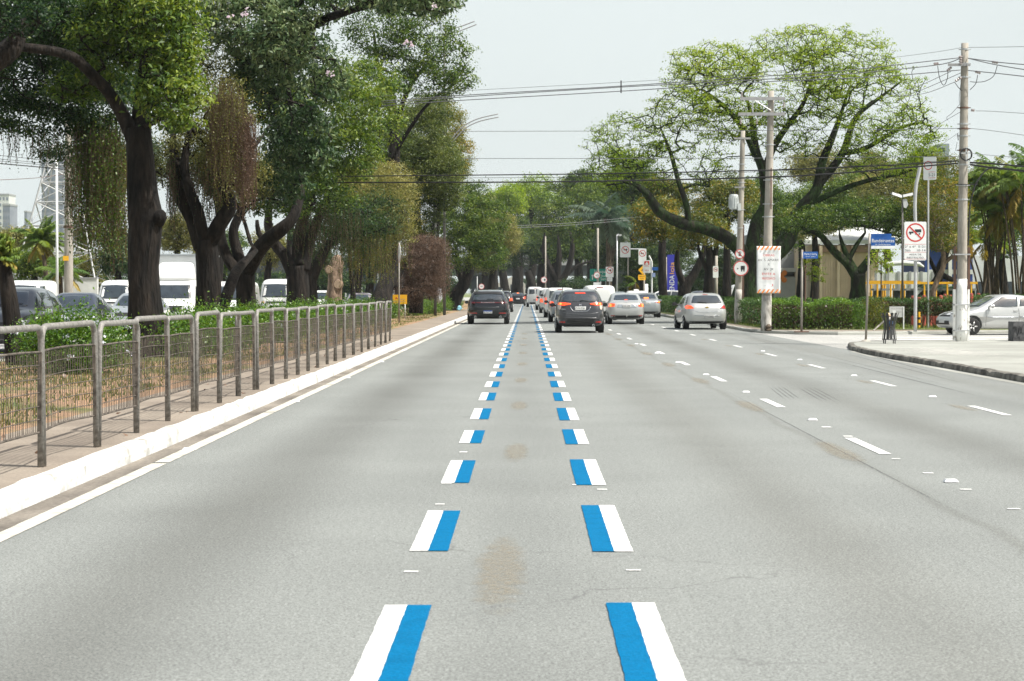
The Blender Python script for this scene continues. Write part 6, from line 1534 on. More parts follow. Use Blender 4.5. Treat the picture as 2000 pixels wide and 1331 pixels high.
GRASS_M = leaf_mat('dry_and_green_grass', [(.05, .09, .015), (.09, .13, .02), (.16, .17, .04), (.28, .23, .10)], trans=.3)
grass('verge_grass', 'thin dry and green grass on the earth of the median', [(-10, -5.0, 12, 45, .17, .55), (-10, -5.0, 45, 130, .17, .45)], GRASS_M, 40000, 401)
grass('lawn_grass', 'short green grass of the park lawn', [(9, 30, 73.2, 100, .13, 1.0)], leaf_mat('lawn_blade', [(.05, .10, .015), (.09, .15, .02), (.14, .19, .03), (.20, .21, .06)], trans=.3), 45000, 402, h=.08)
leafr = np.random.default_rng(9)
C = np.stack([leafr.uniform(-9.8, -3.7, 260), leafr.uniform(13, 60, 260), np.full(260, .205)], 1); C[C[:, 0] > -4.9, 2] = .147
o = leaf_cloud('fallen_leaves', C, .07, .6, BROWNV, None, leafr, up=3.0, var=np.full(260, .9)); o['label'] = 'scattered dry leaves on the verge and the pavement'; o['category'] = 'fallen leaves'; o['kind'] = 'stuff'
# ================================================================== POLES, SIGNS, WIRES, BUILDINGS
M_CONC = mat2('weathered_concrete_pole', (0.26, 0.24, 0.205), (0.40, 0.37, 0.32), 4, .35, .65, rough=.9, bump=.3, bscale=30, stretch=(1, 1, .25), fine=.12)
M_WHITEW = mat2('peeling_whitewash', (0.34, 0.31, 0.27), (0.80, 0.80, 0.77), 6, .36, .42, rough=.9, bump=.4, bscale=20, stretch=(1, 1, .5), fine=.04)
M_DULLW = mat2('faded_whitewash', (0.22, 0.21, 0.18), (0.48, 0.46, 0.42), 6, .38, .55, rough=.9, bump=.3, bscale=20, stretch=(1, 1, .4), fine=.1)
M_STEELP = mat('galvanised_post', (0.44, 0.45, 0.45), rough=.45, metal=.3, var=.1)
M_BRONZE = mat('brown_steel_channel', (0.12, 0.065, 0.045), rough=.7, var=.25)
M_WOODX = mat('grey_timber_crossarm', (0.30, 0.30, 0.30), rough=.85, var=.15, scale=8)
M_BLACK = mat('black_cable', (0.018, 0.018, 0.02), rough=.7, var=.1)
M_GCABLE = mat('grey_aluminium_cable', (0.16, 0.165, 0.17), rough=.55, metal=.2, var=.1)
M_SIGNW = mat('white_sign_face', (0.74, 0.76, 0.75), rough=.5, var=.04)
M_SIGNR = mat('red_sign_paint', (0.55, 0.035, 0.025), rough=.5, var=.08)
M_SIGNO = mat('orange_sign_paint', (0.78, 0.25, 0.045), rough=.6, var=.08)
M_SIGNK = mat('black_sign_paint', (0.02, 0.021, 0.024), rough=.5, var=.05)
M_SIGNB = mat('blue_sign_paint', (0.006, 0.085, 0.33), rough=.5, var=.08)
M_SIGNY = mat('yellow_sign_paint', (0.80, 0.42, 0.015), rough=.5, var=.06)
M_SIGNG = mat('green_sign_paint', (0.0, 0.27, 0.19), rough=.5, var=.06)
M_LAMPP = mat('dull_lamp_post', (.09, .09, .085), rough=.7, var=.1)
M_OLDP = mat('aged_grey_post', (.27, .25, .22), rough=.6, metal=.2, var=.2)
M_BACK = mat('sign_back_metal', (0.28, 0.28, 0.28), rough=.6, var=.1)
M_CERAM = mat('grey_insulator', (0.32, 0.28, 0.27), rough=.35, var=.1)

def rel(o, v): return Vector(v) - Vector(o.location)
# ---- utility poles
def pole(label, base, top, r0, r1, paint_h=None, paint_m=None, name='utility_pole', group=None):
    t = thing(name, label, 'utility pole', tuple(base), group=group)
    d = Vector(top) - Vector(base); n = 10
    MB().tube([d * (k / n) for k in range(n + 1)], [r0 + (r1 - r0) * k / n for k in range(n + 1)], 18).build('shaft', M_CONC, t, smooth=True)
    if paint_h:
        f = paint_h / d.length; MB().tube([d * (f * k / 6) for k in range(7)], [r0 + .004 + (r1 - r0) * f * k / 6 for k in range(7)], 18).build('painted_base', paint_m, t, smooth=True)
    return t, d
def band(t, d, z, r, m=None, name='clamp_band', h=.045, bolt=True):
    f = z / d.z; c = d * f
    mb = MB(); mb.lathe([(r + .003, -h / 2), (r + .014, -h / 2), (r + .014, h / 2), (r + .003, h / 2)], 'z', c=tuple(c), n=16)
    if bolt: mb.box(c.x - r - .07, c.x + r + .07, c.y - .02, c.y + .015, c.z - .012, c.z + .012)
    mb.build(name, m or M_STEELP, t)

# pole A, white based, right side
A0 = Vector((P(1877, 665, 55.8).x, 55.8, .112)); A1 = P(1884.5, 85, 55.8)
pa, dA = pole('tall concrete pole with a peeling white base at the street corner', A0, A1, .155, .098, 1.62 + .12, M_WHITEW)
for s in (-1, 1):
    x = s * .195
    MB().box(x - .032, x + .032, -.05, .05, 0.02, 1.45).build('white_conduit', M_WHITEW, pa)
    MB().box(x - .030 + .01, x + .030 + .01, -.045, .045, 1.452, 2.62).build('brown_conduit', M_BRONZE, pa)
for z in (.30, 1.02, 2.42): 
    MB().box(-.24, .24, -.17, -.145, z - .018, z + .018).box(-.24, -.22, -.17, .05, z - .018, z + .018).box(.22, .24, -.17, .05, z - .018, z + .018).build('strap', M_STEELP, pa)
for z in (3.95, 4.35, 4.92, 5.32, 5.72, 5.92, 6.05, 6.5, 7.35, 7.72, 8.12): band(pa, dA, z, .155 - .057 * z / dA.z, M_BRONZE if z in (5.32, 5.92, 6.5) else None)
def rA(px, py, Y=55.8): return rel(pa, P(px, py, Y))
a, b = rA(1850, 128), rA(1893, 130); MB().box(a.x, b.x, -.16, -.10, a.z - .035, a.z + .035).build('crossarm', M_WOODX, pa)
MB().box(rA(1862, 361).x, rA(1908, 361).x, -.14, -.12, rA(0, 362).z - .01, rA(0, 362).z + .01).build('step_bar', M_BLACK, pa)
ins = MB()
def insul(mb, c, h=.2, r=.05, axis='z'):
    pr = []
    for k in range(4): pr += [(r * .5, h * k / 4), (r, h * (k + .4) / 4), (r * .5, h * (k + .8) / 4)]
    mb.lathe(pr, axis, c=tuple(c), n=10)
insul(ins, rA(1874, 130) + Vector((0, -.13, .03)), .26, .06); ins.build('insulator', M_CERAM, pa)
for (p0, p1) in (((1857, 132), (1848, 140)), ((1876, 152), (1864, 160)), ((1895, 216), (1902, 217)), ((1936, 122), (1948, 124)), ((1903, 141), (1914, 144)), ((1822, 126), (1832, 125))):
    a, b = rA(*p0), rA(*p1); ii = MB(); ii.tube([a + (b - a) * k / 6 + Vector((0, -.1, 0)) for k in range(7)], [.02, .045, .025, .045, .025, .045, .015], 8); ii.build('insulator', M_CERAM, pa)
co = MB(); cc = rA(1884, 303) + Vector((0, -.17, 0)); rr_ = random.Random(4)
for k in range(7):
    R1 = .165 + rr_.uniform(-.02, .02); co.tube([cc + Vector((R1 * math.cos(a) + rr_.uniform(-.01, .01), -.02 * k * .5, R1 * math.sin(a) * 1.05)) for a in np.linspace(0, 6.28, 20)[:-1]], .012, 5, closed=True)
co.build('cable_coil', M_BLACK, pa); MB().box(cc.x - .17, cc.x + .17, cc.y - .06, cc.y - .04, cc.z + .02, cc.z + .05).box(cc.x - .02, cc.x + .02, cc.y - .06, cc.y - .04, cc.z - .2, cc.z + .2).build('coil_bracket', M_STEELP, pa)
# drop cable down the right side
def crv(pts, n=24):
    P_ = [Vector(p) for p in pts]; out = []
    for i in range(len(P_) - 1):
        p0, p1, p2, p3 = P_[max(i - 1, 0)], P_[i], P_[i + 1], P_[min(i + 2, len(P_) - 1)]; k = max(2, n // (len(P_) - 1))
        for q in range(k):
            t = q / k; out.append(0.5 * ((2 * p1) + (p2 - p0) * t + (2 * p0 - 5 * p1 + 4 * p2 - p3) * t * t + (3 * p1 - p0 - 3 * p2 + p3) * t ** 3))
    out.append(P_[-1]); return out
MB().tube(crv([rA(*q) + Vector((0, -.05, 0)) for q in [(1945, 327), (1925, 333), (1908, 355), (1900, 375), (1893, 410), (1891, 460), (1890, 480)]]), .022, 6).build('drop_cable', M_BLACK, pa, smooth=True)
MB().tube(crv([rA(*q) + Vector((0, -.16, 0)) for q in [(1829, 130), (1833, 155), (1841, 168), (1848, 155), (1849, 140)]]), .010, 5).build('jumper_wire', M_BLACK, pa)
MB().tube(crv([rA(*q) + Vector((0, -.16, 0)) for q in [(1945, 130), (1938, 150), (1922, 160), (1905, 162), (1892, 161)]]), .010, 5).build('jumper_wire', M_BLACK, pa)
MB().tube(crv([rA(*q) + Vector((0, -.16, 0)) for q in [(1907, 148), (1903, 165), (1892, 177)]]), .010, 5).build('jumper_wire', M_BLACK, pa)
MB().tube(crv([rA(*q) + Vector((0, -.16, 0)) for q in [(1862, 162), (1870, 173), (1877, 179)]]), .010, 5).build('jumper_wire', M_BLACK, pa)
for q in ([(1875, 165), (1872, 190), (1873, 205)], [(1873, 205), (1858, 222), (1848, 230), (1850, 236)], [(1869, 262), (1870, 275)], [(1868, 278), (1865, 295)]):
    MB().tube(crv([rA(*k) + Vector((0, -.1, 0)) for k in q]), .012 if q[0][1] in (262,) else .006, 5).build('thin_wire', M_BLACK, pa)

# pole B with the banner
B0 = Vector((P(1496, 645, 71).x, 71, .112)); B1 = P(1506, 178, 71)
pb, dB = pole('thick concrete pole carrying the construction banner and two timber crossarms', B0, B1, .185, .105, 1.25, M_DULLW)
def rB(px, py, Y=71): return rel(pb, P(px, py, Y))
for py, x0, x1 in ((194, 1445, 1532), (224, 1441, 1532)):
    a, b = rB(x0, py), rB(x1, py); MB().box(a.x, b.x, -.20, -.11, a.z - .055, a.z + .055).build('crossarm', M_WOODX, pb)
MB().tube([rB(1473, 198) + Vector((0, -.21, 0)), rB(1505, 217) + Vector((0, -.13, 0))], .022, 6).tube([rB(1469, 197) + Vector((0, -.2, 0)), rB(1469, 222) + Vector((0, -.2, 0))], .02, 6).build('brace', M_STEELP, pb)
for q in ((1446, 238), (1477, 238), (1530, 206), (1448, 186)):
    i2 = MB(); insul(i2, rB(*q) + Vector((0, -.16, -.1)), .2, .04); i2.build('insulator', M_CERAM, pb)
for z in (2.9, 4.05, 4.5, 5.35, 6.6): band(pb, dB, z, .185 - .08 * z / dB.z)
MB().box(rB(1506, 0).x - .02, rB(1506, 0).x + .02, -.20, -.165, rB(0, 410).z, rB(0, 330).z).build('steel_channel', M_BRONZE, pb)
MB().lathe([(.10, .0), (.13, .04), (.08, .1), (.12, .16), (.04, .24)], 'z', c=(.06, -.25, 0), n=9).build('wood_chunk', M_BARK2, pb)
# banner
bn = thing('construction_banner', 'white banner with orange stripes and red and black words strapped to the concrete pole', 'banner', tuple(P(1501, 573, 70.75)))
bw, bh = .855, 1.66
r = random.Random(3)
nx, nz = 14, 26; V = []; F = []
for j in range(nz + 1):
    for i in range(nx + 1):
        x = -bw / 2 + bw * i / nx; z = bh * j / nz
        y = .012 * math.sin(x * 9 + z * 1.5) + .010 * math.sin(z * 5 + x * 4) - .02 * (abs(x) < .15) ; V.append((x + .012 * (1 - z / bh) * (-1 if x > 0 else 1), y, z))
F = [(j * (nx + 1) + i, j * (nx + 1) + i + 1, (j + 1) * (nx + 1) + i + 1, (j + 1) * (nx + 1) + i) for j in range(nz) for i in range(nx)]
mb = MB(); mb.add(V, F); o = mb.build('cloth', M_SIGNW, bn, smooth=True)
sm = o.modifiers.new('s', 'SOLIDIFY'); sm.thickness = .004
for zb, h_ in ((bh - .135, .135), (.0, .135)):
    st = MB()
    for k in range(6):
        x0 = -bw / 2 + .012 + k * .155 - (.03 if zb else 0); x1 = x0 + .065
        q = [(x0, zb), (x1, zb), (x1 + .09, zb + h_), (x0 + .09, zb + h_)]; q = [(min(max(a_, -bw / 2 + .012), bw / 2 - .012), b_) for a_, b_ in q]
        if q[1][0] - q[0][0] > .005 or q[2][0] - q[3][0] > .005: st.poly(q, -.036)
    st.build('stripe_band', M_SIGNO, bn)
for s_, z, m_, w_ in (('OBRAS', 1.335, M_SIGNR, .40), ('AV. S. AMARO', 1.165, M_SIGNK, .77), ('X', 1.01, M_SIGNK, None), ('AV. JK', .845, M_SIGNK, .36), ('EVITE A', .675, M_SIGNR, .46), ('REGIÃO', .515, M_SIGNR, .45)):
    text(s_, .112, m_, bn, 0, -.038, z, width=w_)
text('CET', .05, M_BACK, bn, -.14, -.038, .26); text('PREFEITURA', .032, M_BACK, bn, .14, -.038, .225, width=.14); MB().poly([(.125, .25), (.155, .25), (.155, .31), (.14, .325), (.125, .31)], -.038).build('crest', M_SIGNR, bn)

# pole C with two round signs and a transformer
C0 = Vector((P(1441, 631, 88).x, 88, .112)); C1 = P(1451, 256, 88)
pc, dC = pole('slim concrete pole with a transformer and a brown steel channel', C0, C1, .17, .10, 1.5, M_DULLW)
def rC(px, py, Y=88): return rel(pc, P(px, py, Y))
MB().box(rC(1450.5, 0).x, rC(1454.5, 0).x, -.08, .04, 0.0, rC(0, 440).z).build('steel_channel', M_BRONZE, pc)
c = rC(1433, 395); tr = MB(); tr.lathe([(.05, -.33), (.19, -.32), (.20, -.28), (.20, .26), (.18, .32), (.05, .34)], 'z', c=(c.x, -.05, c.z), n=16); tr.build('transformer', mat('transformer_paint', (.52, .55, .55), rough=.5), pc, smooth=False)
fins = MB()
for k in range(8):
    a_ = math.pi + math.pi * k / 7; fins.box(c.x + .22 * math.cos(a_) - .012, c.x + .22 * math.cos(a_) + .012, -.05 + .22 * math.sin(a_) - .012, -.05 + .22 * math.sin(a_) + .012, c.z - .25, c.z + .2)
fins.build('cooling_fins', MATS['transformer_paint'], pc)
bush = MB(); [bush.lathe([(.03, 0), (.04, .05), (.02, .07), (.035, .11), (.015, .16)], 'z', c=(c.x + k * .11, -.05, c.z + .32), n=8) for k in (-1, 0, 1)]; bush.build('bushing', M_BLACK, pc)
MB().box(rC(1435, 0).x, rC(1456, 0).x, -.14, -.10, rC(0, 367).z - .03, rC(0, 367).z + .03).box(rC(1434, 0).x, rC(1466, 0).x, -.14, -.10, rC(0, 272).z - .04, rC(0, 272).z + .04).build('crossarm', M_WOODX, pc)
MB().tube(crv([rC(*q) + Vector((0, -.1, 0)) for q in [(1425, 378), (1428, 370), (1440, 366), (1458, 366)]]), .012, 5).build('jumper_wire', M_BLACK, pc)
c = rC(1443, 405); MB().rbox(c.x - .07, c.x + .07, -.25, -.12, c.z - .16, c.z + .16, .02).build('junction_box', MATS['transformer_paint'], pc)
for z in (3.0, 4.2, 5.0, 6.2, 7.0): band(pc, dC, z, .17 - .07 * z / dC.z)

def strike(mb, cx, cz, r, w, y, ang=-45):
    a = R(ang); dx, dz = math.cos(a) * r, math.sin(a) * r; nx_, nz_ = -math.sin(a) * w / 2, math.cos(a) * w / 2
    mb.poly([(cx - dx - nx_, cz - dz - nz_), (cx + dx - nx_, cz + dz - nz_), (cx + dx + nx_, cz + dz + nz_), (cx - dx + nx_, cz - dz + nz_)], y)
def disc_sign(label, px, py, Y, rad, sym=None, rim=.14, strike_on=False, arm=True, name='round_sign', tilt=0):
    t = thing(name, label, 'road sign', tuple(P(px, py, Y)), R(tilt))
    MB().prism(circ(0, 0, rad), -.004, .012).build('plate', M_SIGNW, t)
    rg = MB(); ring(rg, 0, 0, rad * (1 - rim), rad * .985, -.008)
    if strike_on: strike(rg, 0, 0, rad * .9, rad * .13, -.010)
    rg.build('red_ring', M_SIGNR, t)
    if sym: sym(t, rad)
    return t
def sym_E(t, r):
    text('E', r * 1.15, M_SIGNK, t, 0, -.007, 0, 'symbol', bold=r * .04)
def sym_truckrear(t, r):
    m_ = MB(); m_.poly([(-.02 * r, -.18 * r), (.52 * r, -.18 * r), (.52 * r, .33 * r), (-.02 * r, .33 * r)], -.007)
    for x in (.02, .32): m_.poly([(x * r, -.42 * r), ((x + .16) * r, -.42 * r), ((x + .16) * r, -.18 * r), (x * r, -.18 * r)], -.007)
    m_.poly([(-.50 * r, .08 * r), (-.26 * r, -.04 * r), (-.50 * r, -.16 * r)], -.007); m_.build('symbol', M_SIGNK, t)
def sym_txt(s, k=.7):
    return lambda t, r: text(s, r * k, M_SIGNK, t, 0, -.007, 0, 'symbol')
def sym_truck(t, r, y=-.007):
    m_ = MB(); m_.poly([(-.08 * r, .02 * r), (.66 * r, .02 * r), (.66 * r, .38 * r), (-.08 * r, .38 * r)], y); m_.poly([(-.80 * r, -.10 * r), (-.22 * r, -.10 * r), (-.22 * r, .10 * r), (-.74 * r, .10 * r)], y)
    for x in (-.60, .05, .42): m_.poly(circ(x * r, -.17 * r, .10 * r, 12), y - .0005)
    m_.build('symbol', M_SIGNK, t)
disc_sign('small round no parking sign above the truck sign on the slim pole', 1445, 496.5, 87.78, .215, sym_E, strike_on=True, rim=.17)
disc_sign('large round truck distance sign on the slim pole', 1447, 524.5, 87.76, .335, sym_truckrear, rim=.13)

# ---- street name poles
def nameplate(t, px0, px1, py0, py1, Y, lines, white=0.0, yoff=0.0, m=None, nm='name_plate'):
    a, b = rel(t, P(px0, py1, Y)), rel(t, P(px1, py0, Y)); y = a.y + yoff
    MB().rbox(a.x, b.x, y - .008, y + .008, a.z, b.z, .02).build(nm, m or M_SIGNB, t)
    if white: MB().rbox(a.x + .002, b.x - .002, y - .011, y - .0085, a.z + .002, a.z + white, .01).build('white_band', M_SIGNW, t)
    for s_, zf, size, w_, al in lines: text(s_, size, M_SIGNW, t, (a.x + b.x) / 2, y - .013, a.z + (b.z - a.z) * zf, width=w_)
pf = thing('street_name_pole', 'leaning grey pole with blue street name plates reading Bandeirantes', 'street sign', tuple(Vector((P(1691, 665, 55.8).x, 55.8, .112))))
top = rel(pf, P(1698.5, 456, 55.8)); MB().tube([(0, 0, 0), top], .032, 12).build('post', M_OLDP, pf, smooth=True)
MB().lathe([(.16, -.01), (.10, .03), (.04, .05)], 'z', n=12).build('footing', M_CONC, pf)
nameplate(pf, 1701, 1741, 457, 475, 55.95, [('Imperatriz', .42, .115, .44, 0)], nm='rear_plate')
nameplate(pf, 1701, 1748, 464, 486.5, 55.72, [('Bandeirantes', .70, .135, .62, 0), ('Av. dos Bandeirantes', .38, .055, .42, 0)], white=.085)
pd_ = thing('street_name_pole', 'thin pole with a small crumpled blue street name plate left of the young tree', 'street sign', tuple(Vector((P(1565.5, 650, 69.6).x, 69.6, .112))))
top = rel(pd_, P(1566.5, 488, 69.6)); MB().tube([(0, 0, 0), top], .04, 12).build('post', M_OLDP, pd_, smooth=True)
MB().box(-.25, .25, -.14, .14, -.02, .015).build('footing', M_BRONZE, pd_)
nameplate(pd_, 1568.5, 1597.5, 492, 505.5, 69.5, [('Mario J. Saving', .66, .10, .44, 0), ('Trav. Otto', .28, .05, .34, 0)])
# thin dark post behind
MB_ = MB(); t = thing('iron_post', 'thin dark iron post behind the hedge, right of the small street name pole', 'post', tuple(Vector((P(1572.5, 600, 82).x, 82, .12))))
MB_.tube([(0, 0, 0), (0, 0, rel(t, P(1573, 520, 82)).z)], .03, 8).box(-.05, .06, -.04, .04, rel(t, P(1573, 522, 82)).z, rel(t, P(1573, 519, 82)).z).build('post', M_BRONZE, t)

# ---- truck ban sign on the bent galvanised post
pg = thing('sign_post', 'bent galvanised post rising behind the truck ban sign', 'post', tuple(Vector((P(1787.5, 648, 70.4).x, 70.4, .112))))
MB().tube(crv([rel(pg, P(*q, 70.4)) for q in [(1787.5, 648), (1788, 560), (1788, 450), (1787, 400), (1789, 365), (1793, 345), (1796, 330), (1796, 324)]], 36), .062, 12).build('post', M_STEELP, pg, smooth=True)
def plate_sign(label, px0, px1, py0, py1, Y, name='plate_sign', yaw=0, m=None, r=.05, cat='road sign'):
    a, b = P(px0, py1, Y), P(px1, py0, Y); t = thing(name, label, cat, ((a.x + b.x) / 2, Y, (a.z + b.z) / 2), R(yaw)); w_, h_ = (b.x - a.x) / math.cos(R(yaw)), b.z - a.z
    MB().rbox(-w_ / 2, w_ / 2, -.006, .012, -h_ / 2, h_ / 2, min(r, w_ * .2)).build('plate', m or M_SIGNW, t); return t, w_, h_
t, w_, h_ = plate_sign('white truck ban sign reading AREA DE RESTRICAO on the galvanised post', 1766, 1809.5, 433.5, 509, 70.25)
rg = MB(); rc_ = w_ * .43; zc = h_ / 2 - w_ * .49; ring(rg, 0, zc, rc_ * .84, rc_ * .99, -.0085)
strike(rg, 0, zc, rc_ * .92, rc_ * .15, -.012, -45); rg.build('red_ring', M_SIGNR, t)
e = link('truck_symbol_holder', None, None, t); bpy.data.objects.remove(e)
m_ = MB(); q = rc_
m_.poly([(-.06 * q, zc + .02 * q), (.62 * q, zc + .02 * q), (.62 * q, zc + .34 * q), (-.06 * q, zc + .34 * q)], -.010); m_.poly([(-.70 * q, zc - .08 * q), (-.2 * q, zc - .08 * q), (-.2 * q, zc + .10 * q), (-.66 * q, zc + .10 * q)], -.010)
for x in (-.52, .06, .42): m_.poly(circ(x * q, zc - .14 * q, .09 * q, 12), -.0105)
m_.build('symbol', M_SIGNK, t)
ln = MB(); zz = [zc - w_ * .53, zc - w_ * .53 - .30 * w_ * 1.2, -h_ / 2 + .045]
for z in (zz[0], zz[0] - .36 * w_, zz[2]): ln.poly([(-w_ * .48, z - .005), (w_ * .48, z - .005), (w_ * .48, z + .005), (-w_ * .48, z + .005)], -.0095)
ln.build('red_lines', M_SIGNR, t)
text('2ª a 6ª  5-21', .105, M_SIGNK, t, 0, -.0095, zz[0] - .085 * w_ / .77, width=w_ * .92); text('Sáb     10-14', .105, M_SIGNK, t, 0, -.0095, zz[0] - .215 * w_ / .77, width=w_ * .92)
text('AREA DE', .088, M_SIGNK, t, 0, -.0095, zz[0] - .36 * w_ - .085, width=w_ * .56); text('RESTRIÇÃO', .088, M_SIGNK, t, 0, -.0095, zz[0] - .36 * w_ - .195, width=w_ * .76)
t, w_, h_ = plate_sign('tilted white truck restriction plate high behind the bent post', 1805, 1827, 306, 352, 76, yaw=-35)
rg = MB(); ring(rg, -w_ * .12, h_ * .12, w_ * .27, w_ * .33, -.0085); rg.build('red_ring', M_SIGNR, t)
MB().poly([(-w_ * .1, -h_ * .17), (w_ * .45, -h_ * .17), (w_ * .45, -h_ * .155), (-w_ * .1, -h_ * .155)], -.009).poly([(-w_ * .1, -h_ * .42), (w_ * .45, -h_ * .42), (w_ * .45, -h_ * .405), (-w_ * .1, -h_ * .405)], -.009).build('red_lines', M_SIGNR, t)
text('5-21', .16, M_SIGNK, t, w_ * .18, -.009, -h_ * .29)
t2 = thing('mast', 'grey mast holding the tilted plate above the pole line', 'post', tuple(Vector((P(1813, 600, 76.2).x, 76.2, .12))))
MB().tube([(0, 0, 0), rel(t2, P(1813, 330, 76.2)), rel(t2, P(1815, 310, 76.2))], .035, 10).build('post', M_STEELP, t2)

# ---- floodlight post, notice board, bin, block
t = thing('floodlight_post', 'dark post with two pale floodlight heads and a lower lamp in the park', 'floodlight', tuple(Vector((P(1763, 598, 84).x, 84, .12))))
MB().tube([(0, 0, 0), rel(t, P(1762.5, 388, 84))], [.055, .035], 10).build('post', mat('dark_post', (.09, .085, .08), rough=.7), t, smooth=True)
for (x0, y0, x1, y1) in ((1742, 380, 1760, 386), (1763, 385, 1782, 381)):
    a, b = rel(t, P(x0, y0, 84)), rel(t, P(x1, y1, 84)); MB().add([(a.x, -.16, a.z - .02), (b.x, -.16, b.z - .02), (b.x, .16, b.z - .02), (a.x, .16, a.z - .02), (a.x, -.1, a.z + .09), (b.x, -.1, b.z + .09), (b.x, .1, b.z + .09), (a.x, .1, a.z + .09)], [(3, 2, 1, 0), (4, 5, 6, 7), (0, 1, 5, 4), (1, 2, 6, 5), (2, 3, 7, 6), (3, 0, 4, 7)]).build('lamp_head', mat('floodlight_shell', (.45, .46, .46), rough=.5), t)
c = rel(t, P(1767, 398, 84)); MB().add([(c.x - .10, -.1, c.z + .17), (c.x + .05, -.1, c.z + .19), (c.x + .13, -.12, c.z - .05), (c.x + .04, -.12, c.z - .2), (c.x - .06, -.12, c.z - .16), (c.x - .10, .02, c.z + .17), (c.x + .05, .02, c.z + .19), (c.x + .13, .0, c.z - .05), (c.x + .04, 0, c.z - .2), (c.x - .06, 0, c.z - .16)], [(0, 1, 2, 3, 4), (9, 8, 7, 6, 5), (0, 5, 6, 1), (1, 6, 7, 2), (2, 7, 8, 3), (3, 8, 9, 4), (4, 9, 5, 0)]).build('lower_lamp', MATS['floodlight_shell'], t)
a = P(1737, 620, 73.6); b = P(1766, 599, 73.6)
t = thing('notice_board', 'small white notice board on short legs at the lawn edge behind the bin', 'notice board', ((a.x + b.x) / 2, 73.6, .13))
az, bz = a.z - .13, b.z - .13; hw = (b.x - a.x) / 2
MB().box(-hw, hw, -.01, .01, az, bz).build('board', mat('pale_board', (.50, .52, .51), rough=.6, var=.1), t)
MB().box(hw - .04, hw, -.03, -.012, 0, bz).build('leg', M_SIGNW, t); MB().box(-hw + .01, -hw + .05, .012, .03, 0, bz).build('leg', M_SIGNW, t)
text('ADOTE UMA PRAÇA', .045, M_BACK, t, 0, -.013, (az + bz) / 2 + .12, width=.42); text('PRAÇA', .06, M_BACK, t, .08, -.013, (az + bz) / 2)
MB().box(-.16, -.04, -.014, -.012, (az + bz) / 2 - .05, (az + bz) / 2 + .05).build('printed_panel', M_SIGNW, t)

bx = G(1737, 671.5, .112); 
t = thing('litter_bin', 'black slatted iron litter bin full of bags on the corner pavement', 'litter bin', (bx.x, bx.y, .112)); t.scale = (1.22, 1.22, 1)
def rad_at(z): return np.interp(z, [.10, .18, .45, .70, .80], [.155, .15, .115, .165, .205])
bl = MB(); nS = 12
for k in range(nS):
    a_ = 2 * math.pi * k / nS + .1; pts = []
    for z in np.linspace(.10, .82, 10):
        r0 = rad_at(z); pts.append(Vector((r0 * math.cos(a_), r0 * math.sin(a_), z)))
    tan = Vector((-math.sin(a_), math.cos(a_), 0)) * .027; V = []
    for p in pts: V += [p - tan, p + tan]
    bl.add(V, [(2 * i, 2 * i + 1, 2 * i + 3, 2 * i + 2) for i in range(9)])
bl.build('slats', mat('black_iron', (.025, .025, .027), rough=.5), t)
hp = MB()
for z in (.11, .45, .72): hp.tube([(rad_at(z) * math.cos(a_), rad_at(z) * math.sin(a_), z) for a_ in np.linspace(0, 6.28, 25)[:-1]], .010, 5, closed=True)
hp.build('hoop', MATS['black_iron'], t)
for k in range(4):
    a_ = math.pi / 4 + k * math.pi / 2; MB().tube([(.15 * math.cos(a_), .15 * math.sin(a_), 0), (.15 * math.cos(a_), .15 * math.sin(a_), .12)], .012, 6).build('leg', MATS['black_iron'], t)
rb = random.Random(8)
for i, (mcol, z, rr2) in enumerate([((.75, .75, .76), .30, .075), ((.85, .42, .06), .40, .06), ((.03, .10, .22), .52, .085), ((.65, .63, .60), .66, .06), ((.05, .05, .06), .60, .07), ((.70, .50, .30), .76, .05), ((.70, .68, .62), .22, .07)]):
    bm = bmesh.new(); bmesh.ops.create_icosphere(bm, subdivisions=2, radius=rr2)
    for v in bm.verts: v.co *= 1 + rb.uniform(-.25, .2); v.co.z *= 1.3
    me = bpy.data.meshes.new('rubbish'); bm.to_mesh(me); bm.free()
    o = link('rubbish', me, mat(f'rubbish_colour_{i}', mcol, rough=.5), None, (bx.x + rb.uniform(-.04, .04), bx.y - .03 + rb.uniform(-.03, .03), z + .112))
    tag(o, ['grey crumpled bag low in the litter bin', 'orange wrapper in the litter bin', 'dark blue bag in the middle of the litter bin', 'pale carton near the rim of the litter bin', 'black bag in the litter bin', 'tan paper cup on top of the litter bin', 'cream bag at the very bottom of the litter bin'][i], 'rubbish', 'rubbish inside the litter bin')
a = G(1979, 667, .112)
t = thing('concrete_block', 'dark grey concrete block with scrawled black graffiti at the right edge', 'concrete block', (a.x + .45, a.y + .3, .112))
s_ = .548
MB().rbox(-.45, .45, -.3, .3, 0, s_, .012).build('block', mat2('dark_concrete', (.06, .06, .062), (.13, .13, .135), 7, .35, .65, rough=.9, bump=.3), t)
gf = MB(); 
for seg in ([(-.43, .14), (-.43, .40), (-.40, .42), (-.39, .30), (-.42, .28)], [(-.37, .40), (-.33, .15), (-.30, .34)], [(-.28, .42), (-.30, .22), (-.26, .20), (-.24, .40)], [(-.20, .44), (-.22, .25), (-.17, .18)], [(-.33, .10), (-.29, .13), (-.26, .05)], [(-.1, .4), (-.12, .2), (-.05, .18), (-.02, .42)]):
    gf.tube([(x, -.304, z) for x, z in seg], .007, 4)
gf.build('graffiti', M_SIGNK, t)
ps = thing('leaning_stake', 'white wooden stake leaning on the grass behind the litter bin', 'stake', tuple(G(1706, 646, .13)))
MB().tube([(0, 0, 0), rel(ps, P(1726, 628, ps.location.y + .2))], .03, 8).build('stake', M_DULLW, ps)
sp = thing('striped_post', 'short yellow and black striped post behind the galvanised post', 'bollard', (P(1795, 640, 75).x, 75, .13))
